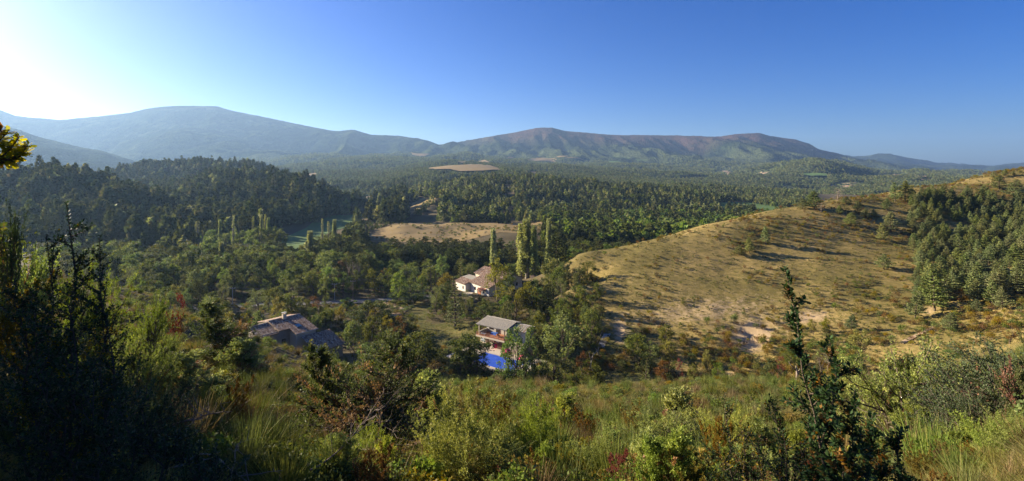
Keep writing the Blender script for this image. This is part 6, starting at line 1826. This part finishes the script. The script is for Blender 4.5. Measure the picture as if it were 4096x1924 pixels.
# --- box: stems with paired leaves; the leaves of the nearest ones are pieces of their own
def leaf_mesh(name, m, L=.024, W=.0125, cup=.3, pts=None):
    pr = pts or [(0, 0), (.18, .62), (.45, 1.0), (.75, .85), (1, 0)]
    V = []; F = []
    for t, w in pr: V += [(t * L, -w * W / 2, cup * w * W * .5), (t * L, 0, 0), (t * L, w * W / 2, cup * w * W * .5)]
    for i in range(len(pr) - 1): F += [(3 * i, 3 * i + 3, 3 * i + 4, 3 * i + 1), (3 * i + 1, 3 * i + 4, 3 * i + 5, 3 * i + 2)]
    return np.array(V), np.array(F)
LV, LF = leaf_mesh('leaf', None)
def DIAM(L, W): return np.array([(0, 0, 0), (L * .55, -W / 2, .1 * W), (L, 0, 0), (L * .55, W / 2, .1 * W)]), np.array([(0, 1, 2, 3)])
OAKP = [(0, .06), (.12, .35), (.2, .25), (.32, .75), (.42, .45), (.55, 1.0), (.66, .6), (.78, .85), (.9, .5), (1, .0)]
OV, OF = leaf_mesh('oak_leaf', None, .075, .05, .15, OAKP)
def frames(p, a, r, s):
    """matrices that lay a leaf along direction a"""
    n = len(p); a = unit(a); b = unit(np.cross(a, rdir(r, n) * .6 + np.array([0, 0, 1.0]))); c = np.cross(a, b)
    return np.stack([a, b, c], 2) * s[:, None, None]
def bake(V0, F0_, M, p, t):
    n = len(p); V = np.einsum('nij,kj->nki', M, V0) + p[:, None]
    return V.reshape(-1, 3), (F0_[None] + (np.arange(n) * len(V0))[:, None, None]).reshape(-1, F0_.shape[1]), np.repeat(t, len(V0))
def leafy(name, label, cat, loc, stems, r, V0, F0_, mats, matpick, step, size, spread, npieces=300, pair=2, rz=0, keepseg=None):
    """a plant built from stems; leaves sit in pairs along the outer part of every stem"""
    o = thing(name, label, cat, loc, rz)
    Vt, Ft, Tt = tubes(stems['wood'], 5)
    link('stem', np_mesh('stem', Vt, [Ft], M_bark, tint=Tt, smooth=True), o)
    P, A, Mi = [], [], []
    for Q in stems['leafy']:
        L = np.concatenate([[0], np.cumsum(np.linalg.norm(np.diff(Q, axis=0), axis=1))])
        n = max(2, int(L[-1] / step)); s = np.linspace(0.03, 1, n) * L[-1]
        q = np.stack([np.interp(s, L, Q[:, i]) for i in range(3)], 1); d = unit(np.gradient(q, axis=0))
        mi = matpick(q.mean(0), r)
        for k in range(pair):
            th = (np.arange(n) % 2) * np.pi / 2 + k * 2 * np.pi / pair + r.normal(0, .3, n)
            ref = unit(np.cross(d, np.array([.3, .9, .1]))); bi = np.cross(d, ref)
            a = unit(d * spread + ref * np.cos(th)[:, None] + bi * np.sin(th)[:, None])
            P.append(q); A.append(a); Mi.append(np.full(n, mi))
    P, A, Mi = np.concatenate(P), np.concatenate(A), np.concatenate(Mi)
    n = len(P); s = size * (.65 + .6 * r.rand(n)); M = frames(P, A, r, s); t = np.clip(r.normal(.42, .25, n), 0, 1)
    Mi = np.where(r.rand(n) < .08, r.randint(len(mats), size=n), Mi)
    wp_ = P + np.array(loc); order = np.argsort(wp_[:, 1] / s + (np.abs(wp_[:, 0]) > wp_[:, 1]) * 1e3 + (wp_[:, 2] < -.60 * wp_[:, 1]) * 1e3)
    one = order[:npieces]; rest = order[npieces:]
    base = {}
    for mi in range(len(mats)):
        for k in range(3):
            base[mi, k] = np_mesh('leaf', V0, [F0_], mats[mi], tint=np.full(len(V0), .2 + .3 * k))
    for i in one:
        lf = link('leaf', base[int(Mi[i]), r.randint(3)], o)
        m4 = Matrix([[*map(float, M[i, 0]), float(P[i, 0])], [*map(float, M[i, 1]), float(P[i, 1])], [*map(float, M[i, 2]), float(P[i, 2])], [0, 0, 0, 1]])
        lf.matrix_local = m4
    for mi in range(len(mats)):
        k = rest[Mi[rest] == mi]
        if len(k):
            V, F, T = bake(*DIAM(V0[:, 0].max(), (V0[:, 1].max() - V0[:, 1].min()) * 1.1), M[k], P[k], t[k])
            x = link('leaves', np_mesh('leaves', V, [F], mats[mi], tint=T), o); x['kind'] = 'stuff'
    return o
def box_stems(r, leaders, nside=14, L=.35, sub=5, start=.15, wob=.05):
    wood, lf = [], []
    for base, top, rad in leaders:
        base, top = np.array(base, float), np.array(top, float); k = 9
        t = np.linspace(0, 1, k)[:, None]; P = base * (1 - t) + top * t + r.normal(size=(k, 3)) * wob * np.sin(np.pi * t)
        P[:, 2] += 0
        wood.append((P, np.linspace(rad, rad * .18, k))); lf.append(P[int(k * .3):])
        tot = np.linalg.norm(top - base)
        for j in range(nside):
            f = start + (1 - start - .06) * (j + r.rand()) / nside
            i = min(k - 2, int(f * (k - 1))); p = P[i] + (P[i + 1] - P[i]) * (f * (k - 1) - i)
            th = r.rand() * 6.28; e = .75 + r.normal() * .2; Ls = L * (.4 + 1.0 * (1 - f)) * (.6 + .7 * r.rand())
            d = np.array([np.cos(th) * np.cos(e), np.sin(th) * np.cos(e), np.sin(e)])
            Q, d2 = curve(r, p, d, Ls, 5, .12, .05)
            wood.append((Q, np.linspace(rad * .4, rad * .12, 6))); lf.append(Q[1:])
            for m in range(sub):
                q = Q[1 + r.randint(4)]
                S_, _ = curve(r, q, unit(d2 + r.normal(size=3) * .6 + np.array([0, 0, .2])), Ls * .45, 3, .15, .05)
                wood.append((S_, np.linspace(.0022, .0012, 4))); lf.append(S_)
    return {'wood': wood, 'leafy': lf}
def gpt(u, Y): x = xat(u, Y); return (x, Y, g1(x, Y))
# right box shrub: base below the frame, leaders rise to (3140, 1070), (3317, 1352) ...
r = rs(601); Y = 3.0; bx0 = np.array(gpt(3420, Y)); 
def rel(u, v, Y_): return tuple(np.array(at(u, v, Y_)) - bx0)
lead = [((0, 0, -.05), rel(3140, 1072, 3.0), .014), ((.05, .05, 0), rel(3317, 1352, 3.15), .011), ((.1, .0, 0), rel(3420, 1560, 3.2), .01), ((-.1, .05, 0), rel(3270, 1500, 3.3), .01), ((.2, .1, 0), rel(3600, 1730, 3.1), .009), ((-.05, -.1, 0), rel(3350, 1700, 2.8), .009), ((.15, .12, 0), rel(3490, 1660, 3.3), .009)]
leafy('box_shrub', 'tall box shrub with a leaning leader and rusty leaves in front of the hill', 'box shrub', tuple(bx0), box_stems(r, lead, 24, .19, 4, .2), r, LV, LF, [M_box_leaf, M_box_rust],
      lambda p, r_: 1 if (r_.rand() < (.16 if p[2] < 1.45 else .07)) else 0, .012, 1.3, .75, 300, 3)
r = rs(602); bx0 = np.array(gpt(3230, 3.6))
lead = [((0, 0, -.05), rel(3078, 1585, 3.6), .01), ((.05, .05, 0), rel(3130, 1720, 3.5), .009), ((.0, .1, 0), rel(3190, 1800, 3.6), .008)]
leafy('box_shrub', 'low dark box shrub left beneath the tall leaning box leader', 'box shrub', tuple(bx0), box_stems(r, lead, 16, .26, 5), r, LV, LF, [M_box_leaf, M_box_rust], lambda p, r_: 1 if r_.rand() < .12 else 0, .015, 1.0, .9, 200)
r = rs(603); bx0 = np.array(gpt(2990, 4.3))
lead = [((0, 0, -.05), rel(2899, 1572, 4.3), .011), ((.05, .05, 0), rel(2960, 1690, 4.4), .009), ((-.1, .0, 0), rel(2880, 1800, 4.2), .008), ((.1, .1, 0), rel(3010, 1760, 4.3), .008)]
leafy('box_shrub', 'dark box leader with golden leaves behind it, right of the upright juniper', 'box shrub', tuple(bx0), box_stems(r, lead, 16, .28, 5), r, LV, LF, [M_box_leaf, M_box_gold], lambda p, r_: 1 if r_.rand() < .25 else 0, .016, 1.05, .9, 200)
# left box shrub
r = rs(604); bx0 = np.array(gpt(300, 4.9))
lead = [((-.05, 0, -.05), rel(266, 812, 5.0), .02), ((-.3, .1, 0), rel(185, 940, 5.0), .016), ((.15, .1, 0), rel(399, 945, 5.1), .016), ((-.5, .1, 0), rel(60, 1120, 4.8), .015), ((.3, 0, 0), rel(430, 1120, 5.0), .014), ((.1, -.2, 0), rel(300, 1100, 4.7), .014), ((-.2, -.2, 0), rel(150, 1200, 4.6), .013)]
leafy('box_shrub', 'dark box shrub with three leaders against the wooded hill at left', 'box shrub', tuple(bx0), box_stems(r, lead, 24, .36, 5, .12), r, LV, LF, [M_box_leaf, M_box_gold], lambda p, r_: 1 if r_.rand() < .08 else 0, .018, 1.25, .8)
r = rs(605); bx0 = np.array(gpt(700, 4.4))
lead = [((0, 0, 0), rel(560, 1620, 4.4), .014), ((.2, .1, 0), rel(680, 1720, 4.5), .012), ((-.3, 0, 0), rel(480, 1560, 4.3), .012), ((.4, .0, 0), rel(800, 1850, 4.2), .012), ((-.6, .1, 0), rel(350, 1420, 4.5), .012), ((-.9, .1, 0), rel(150, 1450, 4.3), .012)]
leafy('box_shrub', 'deeply shaded box shrub filling the bottom left corner', 'box shrub', tuple(bx0), box_stems(r, lead, 18, .36, 5, .05), r, LV, LF, [M_box_leaf, M_box_gold], lambda p, r_: 1 if r_.rand() < .05 else 0, .020, 1.3, .8, 200)
# golden box bushes in the middle distance
BG = []
for i in range(3):
    r = rs(610 + i)
    ld = [((r.normal() * .1, r.normal() * .1, 0), (r.normal() * .45, r.normal() * .45, 1.5 + .6 * r.rand()), .014) for _ in range(9)]
    s_ = box_stems(r, ld, 14, .4, 4, .1)
    Vt, Ft, Tt = tubes(s_['wood'], 3)
    P, A = [], []
    for Q in s_['leafy']:
        n = max(2, int(len(Q) * 3.2)); tq = np.linspace(0, len(Q) - 1, n); q = np.stack([np.interp(tq, np.arange(len(Q)), Q[:, k]) for k in range(3)], 1)
        for k in range(2): P.append(q + r.normal(size=q.shape) * .012); A.append(rdir(r, n) + np.array([0, 0, .4]))
    P, A = np.concatenate(P), np.concatenate(A); n = len(P)
    V, F, T = bake(*DIAM(.036, .022), frames(P, A, r, .8 + .5 * r.rand(n)), P, np.clip(r.normal(.45, .25, n), 0, 1))
    BG.append((np_mesh('stem', Vt, [Ft], M_bark, tint=Tt), V, F, T))
def golden(u, vt, Y, w, label, m, i=None):
    i = (len(m.name) + ord(m.name[0])) % 3
    x = xat(u, Y); zb = g1(x, Y); st_, V, F, T = BG[random.randrange(3) if i is None else i]
    key = (id(V), m.name)
    if key not in GOLD: GOLD[key] = np_mesh('foliage', V, [F], m, tint=T)
    s = (zat(vt, Y) - zb) / 2.1; ws = w / F0 * Y / 1.7
    o = thing('box_bush', label, 'box bush', (x, Y, zb), random.random() * 6.28); o.scale = (ws, ws, s)
    link('stem', st_, o); link('foliage', GOLD[key], o)
GOLD = {}
for a in ((1880, 1545, 20, 150, 'yellow leaved box bush left of the bottom centre pair', M_box_gold), (1990, 1555, 22, 130, 'golden box bush right of the bottom centre pair', M_box_gold),
          (1800, 1760, 12, 150, 'low yellow leaved bush at the right foot of the big open juniper', M_box_gold), (2050, 1640, 17, 150, 'golden box bush before the slender juniper', M_box_gold),
          (2340, 1640, 20, 120, 'orange tipped bush right of the slender juniper', M_box_rust), (530, 1340, 17, 150, 'golden lit bush on the shaded left slope', M_box_gold),
          (420, 1290, 15, 140, 'golden lit bush left of centre in the left shade', M_box_gold), (950, 1500, 17, 130, 'orange leaved bush on the left slope', M_box_rust),
          (3340, 1820, 9, 150, 'golden leaved bush at the foot of the tall box leader', M_box_gold), (2880, 1640, 11, 150, 'rusty yellow bush behind the dark box leader', M_box_rust),
          (3760, 1870, 6, 130, 'small rusty box bush at the bottom edge right of the tall box', M_box_rust), (130, 1080, 12, 260, 'green gold bush lit at the left edge', M_box_gold),
          (560, 1480, 11, 150, 'dim golden bush in the left shade', M_box_gold), (1880, 1650, 15, 110, 'bright yellow twiggy bush right of the big juniper', M_box_gold),
          (2520, 1610, 22, 110, 'yellow bush behind the spreading juniper', M_box_gold), (700, 1230, 40, 60, 'reddish bush on the left slope crest', M_red), (1320, 1400, 40, 50, 'green leafed bush on the crest above the farmhouse annex', M_bright),
          (1250, 1395, 46, 42, 'orange green bush on the crest right of the farmhouse', M_orange), (2440, 1590, 34, 60, 'dark red leaved bush on the bright broom slope', M_red), (2180, 1545, 44, 50, 'light green bush at the crest below the pool', M_bright), (1960, 1530, 50, 70, 'rusty bush at the crest left of the pool', M_orange)):
    golden(*a)

# --- oak on the left, its branch reaching into the picture, and unseen oaks added for shade
def near_tree(name, label, cat, x, y, H, spread, m, seed, n=5000, lsize=.14):
    r = rs(seed); z = g1(x, y)
    o = thing(name, label, cat, (x, y, z))
    trunk, _ = curve(r, (0, 0, -.3), (0, 0, 1), H * .8, 7, .06)
    segs = [(trunk, np.linspace(.2, .05, 8))]; tips = []
    for k in range(26):
        p = trunk[2 + r.randint(6)]; th = r.rand() * 6.28; e = .35 + r.normal() * .3
        P, d2 = curve(r, p, np.array([np.cos(th) * np.cos(e), np.sin(th) * np.cos(e), np.sin(e)]), spread * (.6 + .6 * r.rand()), 5, .15, .05)
        segs.append((P, np.linspace(.06, .012, 6)))
        for j in range(6):
            Q, _ = curve(r, P[2 + r.randint(4)], unit(d2 + r.normal(size=3) * .6), spread * .4, 3, .2); segs.append((Q, np.linspace(.015, .005, 4))); tips.append(Q)
    tips = np.array(tips); i = r.randint(len(tips), size=n); c = tips[i, r.randint(1, 4, size=n)] + r.normal(size=(n, 3)) * .3
    V, F, T = leaves(r, c, lsize, .6)
    Vt, Ft, Tt = tubes(segs, 5)
    link('trunk', np_mesh('trunk', Vt, [Ft], M_bark, tint=Tt, smooth=True), o); link('crown', np_mesh('crown', V, [F], m, tint=T), o)
    return o
# branch
bo = np.array([-6.6, 4.6, g1(-6.6, 4.6)])
r = rs(620)
def ok_(u, v, Y_=4.5): return np.array(at(u, v, Y_)) - bo
trunk, _ = curve(r, (0, 0, -.3), (-.1, 0, 1), 6.5, 7, .05)
main = np.array([trunk[2] + 0, ok_(-420, 700), ok_(-160, 660), ok_(-20, 648), ok_(60, 632), ok_(95, 600), ok_(112, 580)])
side = [np.array([ok_(-160, 660), ok_(-60, 600), ok_(0, 560), ok_(30, 530)]), np.array([ok_(-20, 648), ok_(30, 610), ok_(60, 570), ok_(78, 545)]), np.array([ok_(60, 632), ok_(80, 625), ok_(105, 606)]), np.array([ok_(-20, 650), ok_(20, 655), ok_(55, 645)]), np.array([ok_(-100, 620), ok_(-30, 590), ok_(20, 585), ok_(45, 590)]), np.array([ok_(-60, 560), ok_(-20, 540), ok_(8, 515)])]
wood = [(trunk, np.linspace(.2, .06, 8)), (main, np.linspace(.05, .003, 7))] + [(s, np.linspace(.013, .004, len(s))) for s in side]
ups = []
for k in range(22):
    p = trunk[3 + r.randint(5)]; th = 1.9 + r.rand() * 3.6; e = .5 + r.normal() * .25
    P, _ = curve(r, p, np.array([np.cos(th) * np.cos(e), np.sin(th) * np.cos(e), np.sin(e)]), 1.2, 5, .15)
    wood.append((P, np.linspace(.05, .01, 6)))
    for j in range(5):
        Q, _ = curve(r, P[1 + r.randint(5)], rdir(r, 1)[0], .5, 3, .2); wq = Q + bo
        if (wq[:, 0] / wq[:, 1]).max() < -1.06: wood.append((Q, np.linspace(.012, .004, 4))); ups.append(Q)
leafy('oak_tree', 'oak whose yellow green leafy branch reaches in at the left edge', 'oak tree', tuple(bo), {'wood': wood, 'leafy': side + [main[3:]] + ups}, r, OV, OF, [M_oakleaf, M_box_rust],
      lambda p, r_: 1 if r_.rand() < .04 else 0, .019, .85, .5, 160, 4)
for i, (x, y, h, s_, lb_) in enumerate(((-12.4, 8.9, 6.6, 1.6, 'unseen oak added for shade beyond the left frame edge, nearest the slope'), (-16.8, 13.0, 7.6, 1.9, 'unseen oak added for shade beyond the left frame edge, farther down the slope'), (-20, 18, 4.8, 2.2, 'unseen oak added for shade beyond the left frame edge, farthest down the slope'), (-12, 4, 4.2, 2.2, 'unseen oak added for shade, level with the viewpoint'), (-9.5, 2.5, 4.6, 2.0, 'unseen oak added for shade beside the viewpoint, left of the reaching branch'))):
    near_tree('oak_tree', lb_, 'oak tree', x, y, h, s_, M_oak, 630 + i, 7000, .2)  # unseen oaks, placed and sized so their shade falls on the left foreground

# --- dead branches
def dead_branch(u, v, Y_, L, label, seed, rzv, n=7):
    r = rs(seed); o = thing('dead_branch', label, 'branch', at(u, v, Y_), rzv)
    segs = []; P, d = curve(r, (0, 0, 0), (1, 0, .25), L, 9, .2); segs.append((P, np.linspace(.018, .004, 10)))
    for k in range(n):
        i = 2 + r.randint(7); Q, d2 = curve(r, P[i], unit(d + r.normal(size=3) * .9 + np.array([0, 0, .3])), L * .4, 5, .25); segs.append((Q, np.linspace(.009, .002, 6)))
        for j in range(3):
            S_, _ = curve(r, Q[1 + r.randint(5)], unit(d2 + r.normal(size=3)), L * .14, 3, .3); segs.append((S_, np.linspace(.004, .0012, 4)))
    V, F, T = tubes(segs, 4); link('wood', np_mesh('wood', V, [F], M_dead, tint=T, smooth=True), o)
dead_branch(700, 1870, 7, 1.5, 'grey dead branch arching low in the left shade', 701, .2)
dead_branch(690, 1700, 9, 1.3, 'pale dead twigs above the low arching branch', 702, .1)
dead_branch(1240, 1880, 9, 1.6, 'bleached dead branch at the foot of the large open juniper', 703, .4)
dead_branch(1400, 1800, 12, 2.2, 'long bleached bough inside the large open juniper', 704, -.2, 11)
dead_branch(3310, 1480, 60, 3.5, 'whitish dead stems standing behind the tall box leader', 706, 1.2, 9)
x, y, z = hit(3188, 1548, 55)
o = thing('dead_stump', 'small forked dead trunk in the ravine left of the golden tree', 'stump', (x, y, z)); b = MB()
b.tube([(0, 0, -.2), (.05, 0, 1.2), (-.1, 0, 2.1)], [.22, .15, .05]); b.tube([(.05, 0, 1.2), (.5, .1, 1.9), (1.0, .1, 2.0)], [.1, .06, .02]); b.tube([(0, 0, 1.5), (-.6, .1, 2.1), (-.9, 0, 2.6)], [.08, .05, .02]); b.build('trunk', M_dead, o, True)

# --- brooms: the larger ones as things, the rest as scrub
n = 7000
y = np.exp(np.random.uniform(math.log(5), math.log(88), n)); u = np.random.uniform(-700, 4800, n); x = (u - 2048) / F0 * y
z = G(x, y)
edge = np.interp(u, [-700, 0, 500, 800, 1000, 1300, 1600, 2048, 2400, 2800, 3150, 3500, 3900, 4800], [95, 92, 90, 84, 80, 74, 68, 64, 62, 65, 64, 62, 66, 70])
k = (y < edge) & (np.random.rand(n) < np.clip(.55 + .9 * vnoise(x / 5, y / 5, 7), .06, 1))
P = thin(np.stack([x, y, z], 1)[k], .8, .011)
P = P[np.argsort(P[:, 1])]
uP = P[:, 0] / P[:, 1] * F0 + 2048; vP = 680 - P[:, 2] / P[:, 1] * F0
big_ = (uP > -50) & (uP < 4150) & (vP < 2150)
sel = np.where(big_)[0]; sel = sel[np.random.rand(len(sel)) < .62][:230]
ms = np.zeros(len(P), bool); ms[sel] = True
for p in P[ms]:
    kd = 'green' if random.random() < .8 else 'dry'
    s_ = random.uniform(.55, 1.05)
    if p[1] < 9: s_ *= .5
    auto(single('broom_bush', random.choice(BR[kd]), None, 'broom', p[0], p[1], s_, 'broom bushes on the near slope', z=p[2]), 'green broom tuft' if kd == 'green' else 'withered brown broom tuft')
q = P[~ms]
scatter('broom_scrub', BR['green'] + BR['dry'][:2], q, np.where(q[:, 1] < 9, .5, 1.0) * np.random.uniform(.4, 1.0, len(q)), tilt=.08)
# shrubby scrub of juniper and box between them
n = 950
y = np.exp(np.random.uniform(math.log(8), math.log(75), n)); u = np.random.uniform(-500, 4700, n); x = (u - 2048) / F0 * y
k = (y < 26) & (vnoise(x / 4, y / 4, 12) > np.where(y < 17, -.5, .12)) & ~((u > 450) & (u < 1250) & (y > 6)) & ~((u > 1750) & (y > 20))
x, y = x[k], y[k]
hm = np.minimum(np.random.uniform(.25, .62, len(x)), np.maximum(.12, (zat(1730, y) - G(x, y)) / 2.6))
scatter('near_scrub', [GOLD[q] for q in list(GOLD)[:4]] + [JU['small'][2], JU['round'][2]], np.stack([x, y, G(x, y) - .05], 1), hm)
# dry grass over the near slope
n = 46000
y = np.exp(np.random.uniform(math.log(5.5), math.log(92), n)); u = np.random.uniform(-900, 5000, n); x = (u - 2048) / F0 * y
k = (y < np.interp(u, [-900, 800, 1000, 1600, 2048, 5000], [95, 92, 84, 72, 68, 74])) & (np.random.rand(n) < .62 + .5 * vnoise(x / 3, y / 3, 19))
x, y = x[k], y[k]
scatter('dry_grass', GR['dry'] + GR['meadow'][:2], np.stack([x, y, G(x, y)], 1), np.random.uniform(.35, .8, len(x)) * np.clip(y / 12, .35, 1), tilt=.15)
# small leafy shrubs among the broom
n = 2600
y = np.exp(np.random.uniform(math.log(9), math.log(86), n)); u = np.random.uniform(-500, 4700, n); x = (u - 2048) / F0 * y
k = y < np.interp(u, [-500, 800, 1000, 1600, 2048, 5000], [90, 84, 80, 68, 64, 66])
x, y = x[k], y[k]
scatter('low_scrub', [SHR['green'][0], SHR['gold'][0], SHR['bright'][0], SHR['green'][1], SHR['bright'][1]], np.stack([x, y, G(x, y)], 1), np.random.uniform(.25, .7, len(x)))
# ---------------------------------------------------------------- labels of plants that are told apart by what stands beside them
LM = [('the farmhouse roof', 1120, 1310), ('the pool house', 1990, 1320), ('the main house', 1930, 1110), ('the big poplar cluster', 2107, 1010), ('the isolated slim poplar', 886, 1050), ('the bright field poplar', 1240, 1000),
      ('the close poplar trio', 1060, 920), ('the crossarm pole', 1721, 1100), ('the bare poplars', 1412, 1100), ('the lawn spruce', 1820, 1210), ('the woodpile', 1586, 1442), ('the big round oak', 1480, 1300), ('the vivid green walnut', 2248, 1370),
      ('the pole frame', 2375, 1440), ('the stone steps', 2416, 1365), ('the pale scar', 3010, 1330), ('the lower scar', 2920, 1450), ('the dead crest pine', 3350, 775), ('the largest lone pine', 3564, 885), ('the crest pine pair', 3235, 805),
      ('the lone grey green pine', 2998, 985), ('the round lone pine', 3535, 1050), ('the tall box leader', 3200, 1300), ('the golden ravine tree', 3446, 1390), ('the cone juniper', 906, 1330), ('the large open juniper', 1500, 1600),
      ('the slender juniper', 2255, 1680), ('the upright juniper', 2720, 1700), ('the big sunlit juniper', 3560, 1600), ('the dark juniper', 3960, 1560), ('the dark box shrub', 300, 1000), ('the red sumac bush', 725, 1190), ('the cloven tree by the pool', 2058, 1400),
      ('the stand foot pine', 3740, 1165), ('the low stand corner', 3660, 1220), ('the right frame edge hill', 4060, 960), ('the stand left edge', 3640, 900), ('the shaded hill foot', 600, 1000), ('the golden bush pair', 1935, 1650), ('the skyline shrubs', 2700, 930), ('the hill shoulder', 2400, 1080), ('the ravine', 3188, 1500), ('the slope foot clump', 2610, 1420), ('the gravel track', 2780, 1528), ('the dead stump', 3188, 1520), ('the stubble field', 1830, 930), ('the left end of the belt', 1250, 1020)]
LM += [('the near grassy crest', 2900, 1560), ('the green field', 1250, 920), ('the left frame edge', 30, 1150), ('the slope crest below the pool', 2050, 1545), ('the crest left of the woodpile', 1350, 1480)]
LM = [l for l in LM if l[0] != 'the near grassy crest']
_o1 = 'nearest second third fourth fifth sixth seventh eighth ninth tenth eleventh twelfth thirteenth fourteenth fifteenth sixteenth seventeenth eighteenth nineteenth twentieth'.split()
ORD = ['nearest'] + [w + ' nearest' for w in _o1[1:]] + ['twenty-%s nearest' % ('first' if i == 0 else _o1[i]) for i in range(9)] + ['thirtieth nearest'] + ['thirty-%s nearest' % ('first' if i == 0 else _o1[i]) for i in range(9)]
slots = {}
for o, d in AUTO:
    x, y, z = o.location
    u, v = x / y * F0 + 2048, 680 - (z + 1.0) / y * F0
    c = sorted(((u - a) ** 2 + (v - b) ** 2, n, u - a, v - b) for n, a, b in LM)[0]
    w = ('right of' if c[2] > 0 else 'left of') if abs(c[2]) > abs(c[3]) else ('below' if c[3] > 0 else 'above')
    slots.setdefault((d, w, c[1]), []).append((c[0], o))
for (d, w, n), L in slots.items():
    L.sort(key=lambda a: a[0])
    for i, (_, o) in enumerate(L):
        o['label'] = '%s %s %s' % (d, w, n) if len(L) == 1 else '%s %s %s, %s' % (d, w, n, ORD[i] if i < len(ORD) else 'far from it')
# ---------------------------------------------------------------- haze
def haze_build(nt, out):
    v = nt.nodes.new('ShaderNodeVolumePrincipled')
    v.inputs['Color'].default_value = (0.38, 0.62, 1.0, 1)
    v.inputs['Density'].default_value = HAZE
    v.inputs['Anisotropy'].default_value = 0.35
    v.inputs['Density Attribute'].default_value = ''
    nt.links.new(v.outputs[0], out.inputs['Volume'])
HAZE = 0.00007
hz = MB().box(-12000, 12000, -1500, 9800, -76.5, 640).build('haze', mat('haze', haze_build))
tag(hz, kind='stuff')
